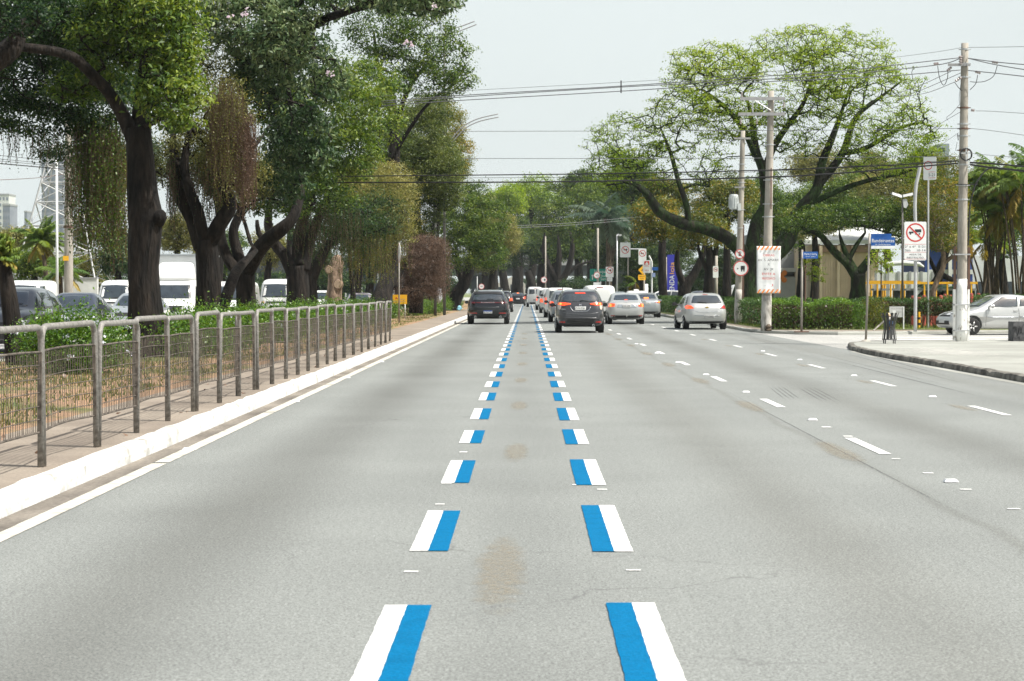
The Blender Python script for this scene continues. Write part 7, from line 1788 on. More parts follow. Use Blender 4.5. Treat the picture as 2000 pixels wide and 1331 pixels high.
MB().tube([(0, 0, 0), (0, 0, .62)], .045, 10).build('post', M_SIGNY, sp); [MB().lathe([(.047, z), (.047, z + .09)], 'z', n=10).build('black_band', M_SIGNK, sp) for z in (.12, .33)]

# ---- distant signs along the right side of the avenue
def post(label, px, base_y_Y, top_py, r=.05, m=None, name='sign_post', cat='post', arm=None, basez=0.1):
    Y = base_y_Y; b = P(px, 600, Y); t = thing(name, label, cat, (b.x, Y, basez)); tp = rel(t, P(px, top_py, Y))
    MB().tube([(0, 0, 0), (0, 0, tp.z)], [r, r * .8], 10).build('post', m or M_STEELP, t, smooth=True); return t
t, w_, h_ = plate_sign('green direction sign with white place names and an arrow', 1152, 1196, 525.5, 549.5, 192, m=M_SIGNG, name='direction_sign', r=.15)
text('Jabaquara', .42, M_SIGNW, t, w_ * .05, -.01, h_ * .28, width=w_ * .72); text('Aerop.', .36, M_SIGNW, t, w_ * .2, -.01, -h_ * .08, width=w_ * .4); text('Santos', .42, M_SIGNW, t, w_ * .2, -.01, -h_ * .32, width=w_ * .45)
MB().poly([(-w_ * .44, -h_ * .1), (-w_ * .38, h_ * .04), (-w_ * .32, -h_ * .1), (-w_ * .36, -h_ * .1), (-w_ * .36, -h_ * .38), (-w_ * .40, -h_ * .38), (-w_ * .40, -h_ * .1)], -.01).build('arrow', M_SIGNW, t)
post('grey post of the green direction sign', 1183, 192.2, 548, .06)
post('tall thin concrete mast in front of the green direction sign', 1167.5, 150, 446, .09, M_CONC, name='utility_pole', cat='utility pole')
disc_sign('round white sign in front of the green direction sign', 1166, 538, 149.8, .25, sym_txt('60', .9), rim=.16)
t, w_, h_ = plate_sign('blank white plate just above the cargo van roof', 1159, 1174, 552, 566, 149.6)
text('160 m', .16, M_BACK, t, 0, -.01, 0)
t, w_, h_ = plate_sign('white no left turn plate overlapping the green direction sign', 1183, 1198.5, 521.5, 542, 150)
def turn_sym(t, w_, h_, rr, zc, flip=1):
    rg = MB(); ring(rg, 0, zc, rr * .84, rr, -.010); strike(rg, 0, zc, rr * .9, rr * .16, -.012); rg.build('red_ring', M_SIGNR, t)
    MB().poly([(-rr * .45 * flip, zc - rr * .1), (rr * .2 * flip, zc - rr * .1), (rr * .2 * flip, zc - rr * .35), (rr * .6 * flip, zc + rr * .05), (rr * .2 * flip, zc + rr * .4), (rr * .2 * flip, zc + rr * .15), (-rr * .45 * flip, zc + rr * .15)], -.0095).build('symbol', M_SIGNK, t)
turn_sym(t, w_, h_, w_ * .42, h_ * .16)
t, w_, h_ = plate_sign('small blank plate under the no left turn plate', 1185.5, 1196, 542.3, 550, 150); text('5-21h', .12, M_BACK, t, 0, -.01, 0)
post('post of the no left turn plate', 1190.5, 150.2, 522, .05)
lp = post('tall pale street light post with a short arm beside the prohibition plates', 1205, 160, 459, .075, name='street_light', cat='street light')
a, b = rel(lp, P(1205, 459, 160)), rel(lp, P(1214, 460, 160)); MB().tube([a, rel(lp, P(1209, 458, 160))], .05, 8).build('arm', M_STEELP, lp); MB().rbox(rel(lp, P(1208, 0, 160)).x, b.x, -.15, .15, b.z - .06, b.z + .08, .03).build('lamp_head', MATS['floodlight_shell'], lp)
t, w_, h_ = plate_sign('large pale prohibition plate left of the arm mounted one', 1211, 1231.5, 474, 503, 150)
turn_sym(t, w_, h_, w_ * .36, 0)
post('brown post under the large pale prohibition plate', 1226.5, 150.2, 500, .06, M_CONC)
t, w_, h_ = plate_sign('prohibition plate hanging from a horizontal arm over the yellow diamond', 1247, 1262.5, 486, 517, 145); turn_sym(t, w_, h_, w_ * .42, h_ * .2, -1)
am = thing('gantry', 'horizontal grey arm carrying the hanging prohibition plate', 'post', (P(1247, 487, 145.3).x, 145.3, P(1247, 487, 145.3).z)); MB().tube([rel(am, P(1231, 487, 145.3)), rel(am, P(1257, 487, 145.3))], .05, 8).build('arm', M_STEELP, am)
t, w_, h_ = plate_sign('white sign with a red emblem and two rows of red letters', 1255.5, 1271, 508.5, 533.5, 130)
MB().rbox(-w_ * .32, w_ * .32, -.012, -.008, h_ * .12, h_ * .42, .04).build('red_emblem', M_SIGNR, t); MB().poly([(-.1, h_ * .13), (.1, h_ * .13), (.1, h_ * .22), (.04, h_ * .3), (0, h_ * .38), (-.04, h_ * .3), (-.1, h_ * .22)], -.014).build('emblem_figure', M_SIGNW, t)
text('HOSPITAL', .11, M_SIGNR, t, 0, -.010, h_ * .03, width=w_ * .62); text('500 m', .11, M_SIGNR, t, 0, -.010, -h_ * .3, width=w_ * .5)
t = thing('warning_sign', 'yellow diamond warning sign half hidden behind the red and white sign', 'road sign', tuple(P(1255.5, 528, 135))); q = .31
MB().prism([(0, -q), (q, 0), (0, q), (-q, 0)], -.006, .01).build('plate', M_SIGNY, t); MB().poly([(-.10, -.08), (-.04, .12), (0, -.02), (-.05, -.06)], -.009).build('symbol', M_SIGNK, t)
t, w_, h_ = plate_sign('yellow supplementary plate with black letters under the diamond', 1246.5, 1261, 537, 547.5, 135, m=M_SIGNY, r=.04); text('DEVAGAR', .1, M_SIGNK, t, 0, -.010, h_ * .18, width=w_ * .7); text('ESCOLA', .1, M_SIGNK, t, 0, -.010, -h_ * .22, width=w_ * .55)
post('concrete post of the yellow diamond', 1258, 135.3, 516, .06, M_CONC)
bp = thing('sign_post', 'white post with a bent top right of the red and white sign', 'post', (P(1272.5, 600, 131).x, 131, .1)); MB().tube(crv([rel(bp, P(*k, 131)) for k in [(1273, 590), (1273, 540), (1273, 515), (1271, 507), (1267.5, 500)]]), .055, 8).build('post', M_SIGNW, bp, smooth=True)
t, w_, h_ = plate_sign('small dark blue street plate at the bent white post', 1273.5, 1285.5, 522, 528.5, 130.8, m=M_SIGNB, name='street_name_plate', r=.03)
t, w_, h_ = plate_sign('small pale blue plate under the dark blue plate', 1273.5, 1280, 533.5, 541.5, 130.8, m=mat('pale_blue_plate', (.25, .33, .55)), name='street_name_plate', r=.03)
wb = post('stout white painted post right of the yellow plates', 1262, 138, 555, .16, M_SIGNW)
# blue totem
a, b = P(1303, 572, 172), P(1323, 498, 172); t = thing('advertising_totem', 'tall blue advertising totem with vertical white and yellow letters behind the dark trunks', 'totem', ((a.x + b.x) / 2, 172, .12))
MB().rbox(a.x - (a.x + b.x) / 2, b.x - (a.x + b.x) / 2, -.15, .15, 0, b.z - .12, .06).build('panel', mat('royal_blue_panel', (.03, .035, .38), rough=.5), t)
text('VENDA', .62, M_SIGNW, t, -.02, -.16, 2.0, rot=(R(90), R(-90), 0), width=1.7); text('loja', .55, M_SIGNY, t, -.02, -.16, 3.45, rot=(R(90), R(-90), 0), width=1.0)
a, b = P(1321, 560, 176), P(1325, 503, 176)
# second totem post
post('pale concrete column left of the blue totem', 1300, 174, 503, .13, M_CONC)
t, w_, h_ = plate_sign('pale prohibition plate behind the left limb of the big tree', 1392.5, 1403, 520, 543, 120); turn_sym(t, w_, h_, w_ * .4, h_ * .2)
post('concrete post of the plate behind the big tree limb', 1399, 120.3, 500, .1, M_CONC)
# distance prohibition disc over the road end and its mast
post('thin mast over the queue of vans at the road end', 1065.5, 175, 462, .07, M_CONC, name='utility_pole', cat='utility pole')
disc_sign('round truck sign on the thin mast over the queue of vans', 1062.5, 547, 174.8, .27, sym_truckrear, rim=.15)
disc_sign('round speed limit sign just above the black car', 940.5, 560, 165, .23, sym_txt('60', .9), rim=.16)
post('thin post behind the round speed limit sign', 932, 165.2, 540, .035)
# edge-on sign and yellow notice on the median
t = post('grey post with a disc seen edge on, right of the fence end', 779.5, 86, 474, .038, M_OLDP, name='sign_post')
ds = disc_sign('white disc seen nearly edge on at the top of the grey post', 779.5, 495, 85.9, .42, sym_txt('P', .9), rim=.12, tilt=-79)
t, w_, h_ = plate_sign('yellow notice plate with small dark writing beside the fence end', 767, 795, 576, 594.5, 98, m=M_SIGNY, r=.01)
text('PREFEITURA', .055, M_BACK, t, -w_ * .27, -.01, -.09, width=.22); text('OBRA DE', .07, M_BACK, t, w_ * .2, -.01, .0, width=.24); text('MELHORIA', .07, M_BACK, t, w_ * .2, -.01, -.1, width=.28); MB().poly(circ(-w_ * .25, .06, .045, 12), -.01).build('crest', M_SIGNR, t)
post('short grey leg of the yellow notice plate', 791, 98.2, 594, .03, basez=.14)
# plastic bags
for (px, py, Y, col, lb, sx) in ((886, 597, 150, (.25, .55, .68), 'blue plastic bag lying on the far verge', .62), (858, 577, 128, (.55, .58, .62), 'pale plastic sheet caught under the withered creeper', .2)):
    bm = bmesh.new(); bmesh.ops.create_icosphere(bm, subdivisions=3, radius=1)
    rb = random.Random(px)
    for v in bm.verts: v.co *= 1 + .22 * math.sin(v.co.x * 7 + px) * math.cos(v.co.z * 6) + rb.uniform(-.06, .06)
    me = bpy.data.meshes.new('plastic_bag'); bm.to_mesh(me); bm.free(); me.polygons.foreach_set('use_smooth', [True] * len(me.polygons))
    c = P(px, py, Y); o = link('plastic_bag', me, mat('plastic_' + str(px), col, rough=.35, var=.25, scale=6), None, (c.x, Y, c.z if px == 858 else .3)); o.scale = (sx, .4, .28 if px == 886 else .5); tag(o, lb, 'bag')

# ---- street lights in the median
for (px, Y, arms, lb) in ((868, 118, [[(869, 64), (880, 57), (900, 52), (927, 42)], [(869, 70), (882, 65), (903, 59), (931, 48)]], 'street light whose twin arms reach out of the highest leaves'), (850, 112, [[(860, 300), (890, 262), (908, 245), (935, 232), (973, 223)], [(860, 305), (892, 268), (912, 249), (938, 237), (974, 229)]], 'street light whose curved twin arms reach out right of the creeper clad tree')):
    t = thing('street_light', lb, 'street light', (P(px, 600, Y).x, Y, .14), group='street lights in the median')
    MB().tube([(0, 0, 0), rel(t, P(px, arms[0][0][1] + 2, Y))], [.09, .055], 10).build('post', M_LAMPP, t, smooth=True)
    for a_ in arms: MB().tube(crv([rel(t, P(*k, Y)) for k in a_]), .022 * Y / 75, 6).build('arm', M_BACK, t, smooth=True)

# ---- overhead wires
def wire(label, pts, rad, m=None, group='overhead wires', name='overhead_cable'):
    p = crv([P(*q) for q in pts], 40); b = p[0]
    o = MB().tube([v - b for v in p], rad, 5).build(name, m or M_GCABLE, None, tuple(b), smooth=True)
    return tag(o, label, 'cable', group)
H = 55.7
wire('thin messenger wire highest over the road, from the white based pole', [(1880, 93, H), (1790, 107, 56.5), (1480, 143, 57), (1213, 161, 58), (900, 178, 59), (720, 190, 60)], .006)
wire('highest of the three thick cables sagging from the white based pole', [(1876, 113, H), (1640, 139, 56.5), (1480, 150, 57), (1213, 168.5, 58), (930, 185, 59), (745, 198, 60)], .013)
wire('middle of the three thick cables sagging from the white based pole', [(1874, 115, H - .1), (1825, 128, 56), (1640, 146, 56.4), (1480, 156, 56.9), (1213, 170.5, 57.9), (930, 188, 58.9), (745, 202, 59.9)], .013)
wire('lowest of the three thick cables sagging from the white based pole', [(1876, 137, H - .1), (1760, 147, 56), (1640, 154, 56.4), (1480, 161, 56.9), (1213, 178.5, 57.9), (890, 197, 58.9), (745, 207, 59.9)], .013)
o = MB().tube([(0, 0, .3), (0, 0, -.06)], .018, 6).tube([(-.03, 0, .13), (.03, 0, .13)], .02, 6).tube([(-.03, 0, 0), (.03, 0, 0)], .02, 6).build('cable_spacer', M_BLACK, None, tuple(P(1213, 178, 57.95))); tag(o, 'dark spacer clipped to the three thick cables over the road', 'cable spacer')
wire('single thin wire crossing at mid height above the road', [(1878, 251, H), (1700, 254, 57), (1300, 256, 60), (880, 257, 64)], .008)
wire('single thin wire just above the bundled cables', [(1878, 306, H), (1400, 309.5, 58), (900, 310, 62)], .008)
wire('upper bundled cable across the road', [(1872, 315, H), (1700, 325, 56.5), (1450, 334, 57.5), (1150, 340, 59), (860, 343, 61), (640, 345, 63)], .017, M_BLACK)
wire('thin wire between the two bundled cables', [(1872, 313, H), (1700, 323, 56.5), (1450, 337, 57.5), (1150, 346, 59), (860, 348, 61)], .006, M_BLACK)
wire('lower and thickest bundled cable across the road', [(1872, 319, H), (1790, 326, 56), (1620, 340, 56.8), (1450, 348, 57.5), (1120, 355, 59), (860, 356.5, 61), (640, 357, 63)], .022, M_BLACK)
wire('wire running from the white based pole into the big tree, upper', [(1857, 140, H), (1800, 166, 62), (1760, 180, 70), (1720, 190, 80)], .008, M_BLACK)
wire('wire running from the white based pole into the big tree, middle', [(1876, 143, H), (1800, 176, 62), (1755, 190, 72)], .008, M_BLACK)
wire('wire running from the white based pole into the big tree, lower', [(1864, 161, H), (1800, 184, 62), (1730, 190, 76)], .008, M_BLACK)
wire('slack service wire from the white based pole toward the tree crown edge', [(1876, 219, H), (1835, 243, 60), (1810, 262, 66)], .006, M_BLACK)
wire('slack lower service wire from the white based pole', [(1872, 260, H), (1850, 275, 58), (1830, 290, 62)], .005, M_BLACK)
for lb, pts, rd in (('topmost wire leaving the photo on the right', [(1890, 93, H), (1940, 92.5, 54.5), (2030, 91, 52)], .007), ('upper thick cable leaving the photo on the right', [(1890, 114, H), (1950, 122, 54.5), (2030, 129, 52)], .013), ('second thick cable leaving the photo on the right', [(1890, 114, H - .1), (1946, 127, 54.3), (2030, 141, 52)], .013), ('third thick cable leaving the photo on the right', [(1890, 138, H), (1950, 144, 54.5), (2030, 153, 52)], .013), ('low service wire leaving the photo on the right', [(1906, 217, H), (1940, 218, 54.5), (2030, 224, 52)], .007), ('lower service wire leaving the photo on the right', [(1892, 251, H), (1940, 256, 54.5), (2030, 269, 52)], .007),
                    ('upper cable bundle leaving the photo on the right', [(1895, 318, H), (1950, 321, 54.5), (2030, 329, 52)], .024), ('lower cable bundle leaving the photo on the right', [(1896, 322, H - .1), (1930, 327, 54.6), (1960, 330, 54), (2030, 338, 52)], .028), ('thin wire above the right hand cable bundles', [(1893, 300, H), (1950, 305, 54.5), (2030, 312, 52)], .006)):
    wire(lb, pts, rd, M_BLACK if rd > .02 else None)
for lb, y0, y1, rd in (('thickest of the wires at the upper left edge', 320, 330, .022), ('topmost wire at the left edge', 304, 316, .010), ('second wire at the left edge', 311, 322, .010), ('third wire at the left edge', 315, 325, .010)):
    wire(lb, [(-30, y0 - 2, 80), (0, y0, 81), (112, y1, 88), (135, y1 + 3, 92)], rd, M_BLACK, group='wires at the left edge')
wire('yellowish slack wire at the left edge under the others', [(-30, 353, 80), (40, 350, 84), (80, 347, 88), (130, 340, 92)], .012, M_BRONZE, group='wires at the left edge')
wire('upper far wire across the road end', [(1010, 441, 170), (1100, 437, 172), (1250, 424, 178)], .02, group='wires over the road end')
wire('lower far wire across the road end', [(1010, 445, 170), (1100, 441, 172), (1250, 429, 178)], .02, group='wires over the road end')

# ---- left side poles
t, dL = pole('thick concrete pole with a yellow tag beyond the far carriageway', Vector((P(134, 600, 92).x, 92, .12)), P(134, 235, 92), .22, .16, 1.3, M_DULLW, name='utility_pole')
c = rel(t, P(128, 505, 91.7)); MB().rbox(c.x - .13, c.x + .13, -.26, -.235, c.z - .11, c.z + .11, .01).build('yellow_tag', M_SIGNY, t)
c = rel(t, P(134, 443, 91.7)); MB().lathe([(.205, c.z - .06), (.215, c.z - .06), (.215, c.z + .06), (.205, c.z + .06)], 'z', n=16).build('clamp_band', M_BRONZE, t)
post('thin white pole left of the thick concrete pole', 112, 96, 310, .07, M_SIGNW, name='utility_pole', cat='utility pole')
# lattice tower
t = thing('lattice_tower', 'grey steel lattice tower half hidden by vines at the upper left', 'pylon', (P(125, 600, 112).x, 112, .1))
lt = MB(); Hh = 9.6
def cor(z, k):
    w2 = np.interp(z, [0, Hh], [2.7, .55]); sx, sy = [(-1, -1), (1, -1), (1, 1), (-1, 1)][k]; return Vector((sx * w2, sy * w2, z))
for k in range(4): lt.tube([cor(0, k), cor(Hh, k)], .05, 4)
zs = [0, 1.9, 3.6, 5.1, 6.4, 7.5, 8.5, 9.6]
for i in range(len(zs) - 1):
    for k in range(4):
        k2 = (k + 1) % 4; lt.tube([cor(zs[i], k), cor(zs[i + 1], k2)], .032, 4); lt.tube([cor(zs[i], k2), cor(zs[i + 1], k)], .032, 4); lt.tube([cor(zs[i + 1], k), cor(zs[i + 1], k2)], .032, 4)
lt.build('lattice', M_STEELP, t)

# ---- buildings
M_BEIGE = mat2('beige_cladding', (0.60, 0.485, 0.35), (0.70, 0.57, 0.42), 1.2, .35, .65, rough=.8, bump=.1)
M_PALE = mat2('pale_render', (0.50, 0.52, 0.50), (0.64, 0.66, 0.64), 1.0, .35, .65, rough=.85, bump=.1)
M_GREYW = mat2('grey_render', (0.22, 0.23, 0.235), (0.34, 0.35, 0.35), .8, .35, .65, rough=.85, bump=.1)
M_DARKC = mat2('shade_toned_concrete', (0.035, 0.042, 0.048), (0.07, 0.078, 0.082), .4, .35, .65, rough=.9, bump=.1)  # tree shade over the overpass is put into this dark base colour
M_BLUEW = mat('blue_wall', (0.012, 0.045, 0.20), rough=.7, var=.1)
M_WIND = mat('dark_window', (0.03, 0.04, 0.05), rough=.15, var=.2)
def bx2(px0, px1, py0, py1, Y, depth): 
    a, b = P(px0, py1, Y), P(px1, py0, Y); return a.x, b.x, Y, Y + depth, max(a.z, 0), b.z
t = thing('warehouse', 'beige clad warehouse with a pale roof behind the forked tree', 'building', (P(1650, 600, 140).x, 140, 0))
ox, oy = t.location.x, 140
x0, x1, y0, y1, _, z1 = bx2(1588, 1716, 478, 575, 140, 14)
mb = MB(); n = 26
for k in range(n):
    u0 = x0 + (x1 - x0) * k / n; u1 = x0 + (x1 - x0) * (k + .8) / n; mb.box(u0 - ox, u1 - ox, -.06, 0.0, .5, z1 - .02)
mb.build('cladding_ribs', M_BEIGE, t)
MB().box(x0 - ox, x1 - ox, 0.002, 14, 0, z1).build('wall', M_BEIGE, t)
rx0, rx1 = P(1575, 0, 139).x - ox, P(1765, 0, 139).x - ox; rz = P(0, 430, 139).z
MB().add([(rx0, -.5, z1 + .02), (rx1, -.5, z1 + .02), (rx1, 7, rz), (rx0, 7, rz), (rx0, -.5, z1 + .3), (rx1, -.5, z1 + .3), (rx1, 7, rz + .28), (rx0, 7, rz + .28)], [(3, 2, 1, 0), (4, 5, 6, 7), (0, 1, 5, 4), (1, 2, 6, 5), (2, 3, 7, 6), (3, 0, 4, 7)]).build('roof', M_PALE, t)
MB().box(x0 - ox, x1 - ox, -.35, -.07, z1 - .55, z1 - .1).build('fascia', mat('brown_fascia', (.26, .17, .11), rough=.8), t)
for px in (1597, 1605, 1640, 1668, 1705):
    xx = P(px, 0, 139.6).x - ox; MB().box(xx - .1, xx + .1, -.5, -.3, 0, z1 - .1).build('column', M_BRONZE if px < 1600 else M_BEIGE, t)
MB().box(x0 - ox, x1 - ox, -.30, -.08, .1, .55).build('blue_plinth', M_BLUEW, t)
t = thing('grey_building', 'grey office block with a dark ground floor behind the banner', 'building', (P(1540, 600, 150).x, 150, 0)); ox = t.location.x
a = bx2(1475, 1594, 455, 580, 150, 12); MB().box(a[0] - ox, a[1] - ox, 0, 12, 0, a[5]).build('wall', M_GREYW, t)
b = bx2(1524, 1560, 535, 576, 149.9, 1); MB().box(b[0] - ox, b[1] - ox, -.05, -.01, 0, b[5]).build('dark_front', M_WIND, t); b = bx2(1515, 1585, 524, 532, 149.9, 1); MB().box(b[0] - ox, b[1] - ox, -.9, -.01, b[4], b[5]).build('canopy', M_PALE, t)
t = thing('orange_emblem_sign', 'small orange round emblem beside the banner edge', 'sign', tuple(P(1529, 540, 149)))
MB().prism(circ(-.1, 0, .22, 14), -.02, 0).prism(circ(.12, .25, .2, 14), -.022, -.001).prism(circ(.1, -.28, .2, 14), -.024, -.002).build('emblem', M_SIGNO, t)
t = thing('boundary_wall', 'low pale boundary wall behind the yellow frame', 'wall', (P(1760, 600, 128).x, 128, 0)); ox = t.location.x
a = bx2(1710, 1822, 532, 575, 128, .2); MB().box(a[0] - ox, a[1] - ox, 0, .2, 0, a[5]).build('wall', M_PALE, t)
for k in range(6): xx = a[0] + (a[1] - a[0]) * k / 5 - ox; MB().box(xx - .08, xx + .08, -.06, -.001, 0, a[5] + .05).build('pier', M_GREYW, t)
t = thing('shelter_roof', 'small curved white shelter roof above the pale wall', 'shelter', tuple(P(1764, 520, 126)))
MB().tube([(-1.3, 0, -.05), (-1.0, 0, .12), (0, 0, .2), (1.0, 0, .12), (1.3, 0, -.05)], [.05, .14, .17, .14, .05], 10).build('roof', M_PALE, t); [MB().tube([(s * .9, 0, 0), (s * .9, 0, -3)], .05, 6).build('post', M_STEELP, t) for s in (-1, 1)]
t = thing('blue_hall', 'dark blue hall with white columns right of the truck ban sign', 'building', (P(1850, 600, 142).x, 142, 0)); ox = t.location.x
a = bx2(1806, 1900, 478, 580, 142, 8); MB().box(a[0] - ox, a[1] - ox, 0, 8, 0, a[5]).build('wall', M_BLUEW, t)
b = bx2(1806, 1905, 462, 478, 142, 8); MB().box(b[0] - ox - .1, b[1] - ox + .1, -.3, 8.2, a[5] + .01, b[5]).build('roof', M_GREYW, t); b = bx2(1812, 1900, 527, 536, 142, 8); MB().box(b[0] - ox, b[1] - ox, -.06, -.01, b[4], b[5]).build('white_band', M_PALE, t)
for px in (1858, 1880): xx = P(px, 0, 141.8).x - ox; MB().box(xx - .12, xx + .12, -.35, -.1, 0, a[5]).build('column', M_PALE, t)
t = thing('pale_building', 'pale building glimpsed between the palm stems at the right edge', 'building', (P(1950, 600, 150).x, 150, 0)); ox = t.location.x
a = bx2(1880, 2080, 500, 580, 150, 8); MB().box(a[0] - ox, a[1] - ox, 0, 8, 0, a[5]).build('wall', M_PALE, t)
for k in range(7): xx = a[0] + 1 + (a[1] - a[0]) * k / 7 - ox; MB().box(xx, xx + .6, -.02, -.005, 1.0, 2.3).build('window', M_WIND, t)
t = thing('rooftop', 'grey blue building top peeking over the tree left of the pole', 'building', (P(1845, 600, 400).x, 400, 0)); ox = t.location.x
a = bx2(1833, 1854, 281, 590, 400, 10); MB().box(a[0] - ox, a[1] - ox, 0, 10, 0, a[5]).build('wall', mat('bluish_facade', (.22, .26, .30), rough=.6), t); MB().box(a[0] - ox, a[1] - ox - .8, -.02, -.01, a[5] - 1.6, a[5] - .8).build('window_band', M_WIND, t)

# yellow exercise frame, stone tables and red posts
t = thing('yellow_frame', 'long yellow painted steel frame of rails and posts in the park', 'exercise frame', (P(1800, 600, 97).x, 97, .12)); ox = t.location.x; oz = .12
zt = P(0, 553, 97).z - oz
for (p0, p1, Y) in ((1684, 1912, 97), (1700, 1800, 101)):
    MB().box(P(p0, 0, Y).x - ox, P(p1, 0, Y).x - ox, Y - 97 - .05, Y - 97 + .05, zt - .06 + (Y - 97) * .02, zt + .05 + (Y - 97) * .02).build('top_rail', M_SIGNY, t)
for px, Y in ((1685, 97), (1689, 97.5), (1716, 97), (1742, 97), (1763, 97), (1808, 97), (1831, 97), (1853, 97), (1900, 97), (1704, 101), (1724, 101), (1727, 101), (1731, 101), (1748, 101), (1769, 101)):
    xx = P(px, 0, Y).x - ox; MB().tube([(xx, Y - 97, 0), (xx, Y - 97, zt - .07)], .045, 8).build('post', M_SIGNY, t)
for (p0, p1, lb) in ((1705, 1765, 'dark stone table left under the yellow frame'), (1768, 1835, 'dark stone table in the middle under the yellow frame'), (1838, 1912, 'dark stone table right under the yellow frame')):
    x0, x1 = P(p0, 0, 99).x, P(p1, 0, 99).x; t = thing('stone_table', lb, 'table', ((x0 + x1) / 2, 99, .12), group='stone tables in the park'); hw = (x1 - x0) / 2 * .94; z = P(0, 564, 99).z - .12
    MB().box(-hw, hw, -.4, .4, z - .10, z).build('table_top', M_GREYW, t)
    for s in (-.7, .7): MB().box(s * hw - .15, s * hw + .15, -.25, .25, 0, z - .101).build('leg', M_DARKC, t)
M_REDP = mat2('faded_red_paint', (0.30, 0.065, 0.045), (0.42, 0.12, 0.09), 5, .35, .65, rough=.8, bump=.1)
for i, (px, py, Y) in enumerate([(1783, 578, 80), (1795, 581, 81), (1805, 576.5, 79.5), (1823, 581.5, 81.5), (1837.5, 577, 80), (1846, 574.5, 81), (1855.5, 576, 80.5), (1897, 573, 80), (1911, 573, 82), (1817, 585, 79), (1829, 584, 79.4)]):
    c = P(px, py, Y); t = thing('red_post', f'faded red timber post standing in the hedge, {["first", "second", "third", "fourth", "fifth", "sixth", "seventh", "eighth", "ninth", "tenth", "eleventh"][i]} counted from the left' if i < 9 else ('short faded red post just behind the leggy hedge, left one' if i == 9 else 'short faded red post just behind the leggy hedge, right one'), 'post', (c.x, Y, .12), group='red timber posts in the park')
    h_ = c.z - .12; MB().lathe([(.08, 0), (.08, h_ - .05), (.07, h_ - .01), (.04, h_)], 'z', n=10).build('shaft', M_REDP, t); MB().lathe([(.084, h_ - .18), (.084, h_ - .15)], 'z', n=10).build('groove_ring', M_SIGNR, t)

# underpass, far wall
t = thing('overpass', 'dark concrete overpass deck crossing the far end of the avenue', 'bridge', (0, 352, 0))
z0, z1, z2 = P(0, 538, 352).z, P(0, 512, 352).z, P(0, 503, 352).z
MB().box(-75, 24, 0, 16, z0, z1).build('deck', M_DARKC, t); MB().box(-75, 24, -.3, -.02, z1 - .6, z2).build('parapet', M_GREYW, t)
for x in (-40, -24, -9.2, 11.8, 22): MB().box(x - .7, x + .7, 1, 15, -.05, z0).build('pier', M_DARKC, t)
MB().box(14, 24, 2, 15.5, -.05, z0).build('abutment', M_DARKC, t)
t = thing('underpass_wall', 'beige gabled wall with a dark doorway seen under the overpass', 'building', (-3.5, 400, 0))
s4 = 400 / FPX
MB().prism([((965 - 1030) * s4 + 3.5, 0), ((1026 - 1030) * s4 + 3.5, 0), ((1026 - 1030) * s4 + 3.5, 3.2), ((1005 - 1030) * s4 + 3.5, 4.9), ((965 - 1030) * s4 + 3.5, 3.0)], 0, 6).build('wall', M_BEIGE if False else mat2('grey_beige_render', (.40, .385, .34), (.50, .48, .42), .6, .35, .65, rough=.9, bump=0), t)
MB().box((997 - 1030) * s4 + 3.5, (1009 - 1030) * s4 + 3.5, -.03, -.01, 0, 3.1).build('doorway', M_WIND, t); MB().box((971 - 1030) * s4 + 3.5, (979 - 1030) * s4 + 3.5, -.03, -.01, 1.0, 2.6).build('window', M_WIND, t)
t = thing('underpass_wall', 'pale low wall behind the trunk in the middle of the underpass', 'building', (5, 410, 0)); MB().box(-3.4, 12, 0, 2, 0, 3.4).build('wall', MATS['grey_beige_render'], t)
# left: glazed frontage behind trunks, sheds, towers
t = thing('glazed_frontage', 'dark glazed frontage with pale mullions behind the dark trunks', 'building', (P(620, 600, 185).x, 185, 0)); ox = t.location.x
x0, x1 = P(470, 0, 185).x - ox, P(800, 0, 185).x - ox; MB().box(x0, x1, 0, 8, 0, 4.4).build('wall', mat('deep_blue_grey_front', (.04, .06, .085), rough=.4, var=.2), t)
for k in range(22): xx = x0 + (x1 - x0) * k / 21; MB().box(xx - .06, xx + .06, -.08, -.005, 0, 3.3).build('mullion', M_PALE, t)
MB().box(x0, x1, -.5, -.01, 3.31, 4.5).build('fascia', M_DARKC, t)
t = thing('roadside_wall', 'low white wall behind the cars at the left edge', 'wall', (P(60, 600, 108).x, 108, 0)); ox = t.location.x
a = bx2(-80, 190, 545, 580, 108, .3); MB().box(a[0] - ox, a[1] - ox, 0, .3, 0, a[5]).build('wall', M_PALE, t)
MB().box(a[0] - ox, a[1] - ox, -.04, .34, a[5] + .002, a[5] + .08).build('coping', M_GREYW, t)
t = thing('shed', 'dark roofed shed low behind the trees at the left edge', 'building', (P(10, 600, 150).x, 150, 0)); ox = t.location.x
a = bx2(-120, 62, 465, 590, 150, 12); MB().box(a[0] - ox, a[1] - ox, 0, 12, 0, a[5]).build('wall', M_GREYW, t); b = P(0, 441, 150).z
MB().add([(a[0] - ox - .3, -.4, a[5] + .01), (a[1] - ox + .3, -.4, a[5] + .01), (a[1] - ox + .3, 6, b), (a[0] - ox - .3, 6, b), (a[0] - ox - .3, 12.4, a[5] + .01), (a[1] - ox + .3, 12.4, a[5] + .01)], [(0, 1, 2, 3), (3, 2, 5, 4), (0, 3, 4), (1, 5, 2), (0, 4, 5, 1)]).build('roof', mat('dark_slate_roof', (.10, .115, .145), rough=.6), t)
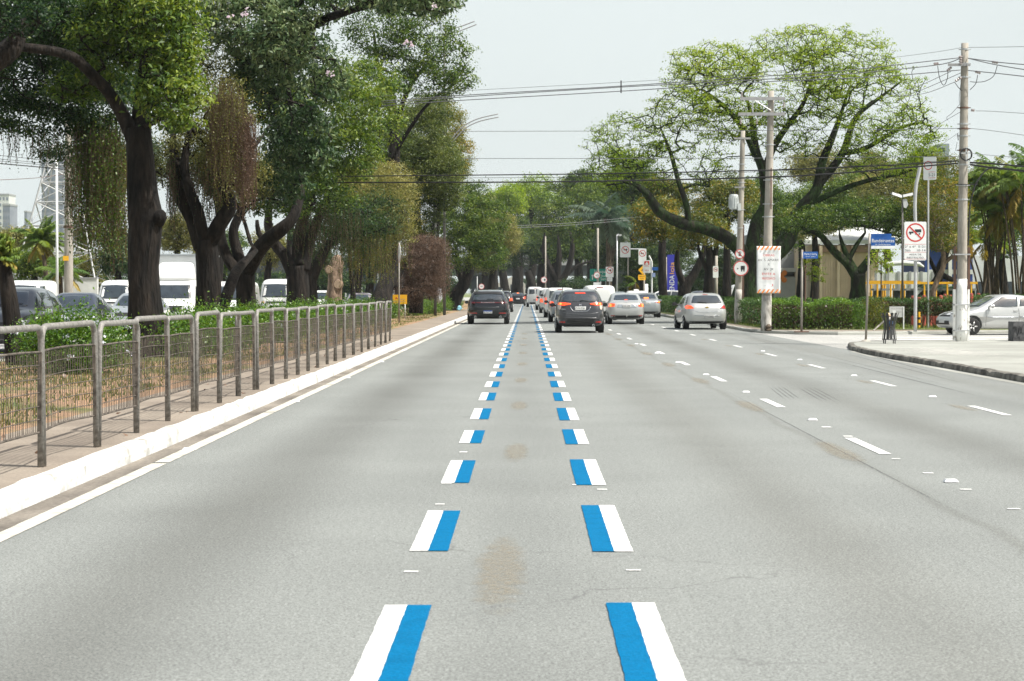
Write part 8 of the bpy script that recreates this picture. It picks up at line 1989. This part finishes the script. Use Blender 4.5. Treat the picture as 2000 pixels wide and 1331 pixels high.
def tower(label, px0, px1, py, Y, m, win_rows, cols, name='tower_block'):
    x0, x1 = P(px0, 0, Y).x, P(px1, 0, Y).x; h = P(0, py, Y).z; t = thing(name, label, 'building', ((x0 + x1) / 2, Y, 0), group='distant towers'); hw = (x1 - x0) / 2
    MB().box(-hw, hw, 0, 18, 0, h).build('wall', m, t)
    wm = MB()
    for j in range(win_rows):
        for i in range(cols):
            xa = -hw + 2 * hw * (i + .22) / cols; xb = -hw + 2 * hw * (i + .78) / cols; za = h - (j + .8) * h / win_rows; zb = h - (j + .3) * h / win_rows; wm.box(xa, xb, -.12, -.02, za, zb)
    wm.build('windows', mat('distant_window', (.14, .17, .22), rough=.3), t)
    MB().box(-hw - .3, hw + .3, -.3, 18.3, h + .02, h + 1.2).build('roof', M_GREYW, t)
M_TWR = mat2('blue_grey_facade', (.17, .19, .23), (.21, .23, .27), .1, .4, .6, rough=.7, bump=0)
tower('slim blue grey tower behind the lattice tower', 79, 122, 303, 950, M_TWR, 22, 5)
tower('pale tower block at the far left edge', -12, 15, 382, 1400, M_PALE, 16, 4)
tower('low grey tower beside the pale one at the left edge', 3, 17, 402, 1250, M_TWR, 12, 3)
tower('tiny distant tower with a mast left of the slim blue grey tower', 45, 50, 415, 1600, M_TWR, 10, 2)

# ---- raised road studs
M_STUD = mat('white_stud', (.72, .74, .75), rough=.4, var=.05)
proto = None
stud = []
for k, (px, py) in enumerate([(1857, 940), (1587, 820), (1457, 766), (1379, 732), (1324, 708), (1283, 690), (1243, 672)]): stud.append((px, py, 'white raised road stud in the second lane line, ' + ['nearest', 'second nearest', 'third nearest', 'fourth nearest', 'fifth nearest', 'sixth nearest', 'seventh nearest'][k] + ' to the camera'))
for k, (px, py) in enumerate([(1821, 775), (1668, 734), (1562, 703), (1490, 686)]): stud.append((px, py, 'white raised road stud in the third lane line, ' + ['nearest', 'second nearest', 'third nearest', 'fourth nearest'][k] + ' to the camera'))
for k, (px, py) in enumerate([(368, 878), (577, 784), (678, 738), (745, 707), (790, 684)]): stud.append((px, py, 'flat pale stud on the edge line beside the kerb, ' + ['nearest', 'second nearest', 'third nearest', 'fourth nearest', 'fifth nearest'][k] + ' to the camera'))
sm1 = MB(); sm1.add([(-.055, -.045, 0), (.055, -.045, 0), (.055, .045, 0), (-.055, .045, 0), (-.04, -.025, .02), (.04, -.025, .02), (.04, .025, .02), (-.04, .025, .02)], [(4, 5, 6, 7), (0, 1, 5, 4), (1, 2, 6, 5), (2, 3, 7, 6), (3, 0, 4, 7)])
me_s = sm1.mesh('road_stud'); me_s.materials.append(M_STUD)
for px, py, lb in stud:
    c = G(px, py, .01); o = link('road_stud', me_s, None, None, (c.x, c.y, .006)); tag(o, lb, 'road stud', 'raised road studs')
# ================================================================== AIR
hz = MB().box(-900, 900, -80, 2600, -1.2, 140).mesh('haze')
hm = bpy.data.materials.new('haze_air'); hm.use_nodes = True
for n in list(hm.node_tree.nodes): hm.node_tree.nodes.remove(n)
pv = hm.node_tree.nodes.new('ShaderNodeVolumePrincipled'); pv.inputs['Color'].default_value = (.86, .94, .96, 1); pv.inputs['Density'].default_value = 0.00014; pv.inputs['Anisotropy'].default_value = 0.2
ou = hm.node_tree.nodes.new('ShaderNodeOutputMaterial'); hm.node_tree.links.new(pv.outputs[0], ou.inputs['Volume'])
ho = link('haze', hz, hm); ho['kind'] = 'stuff'
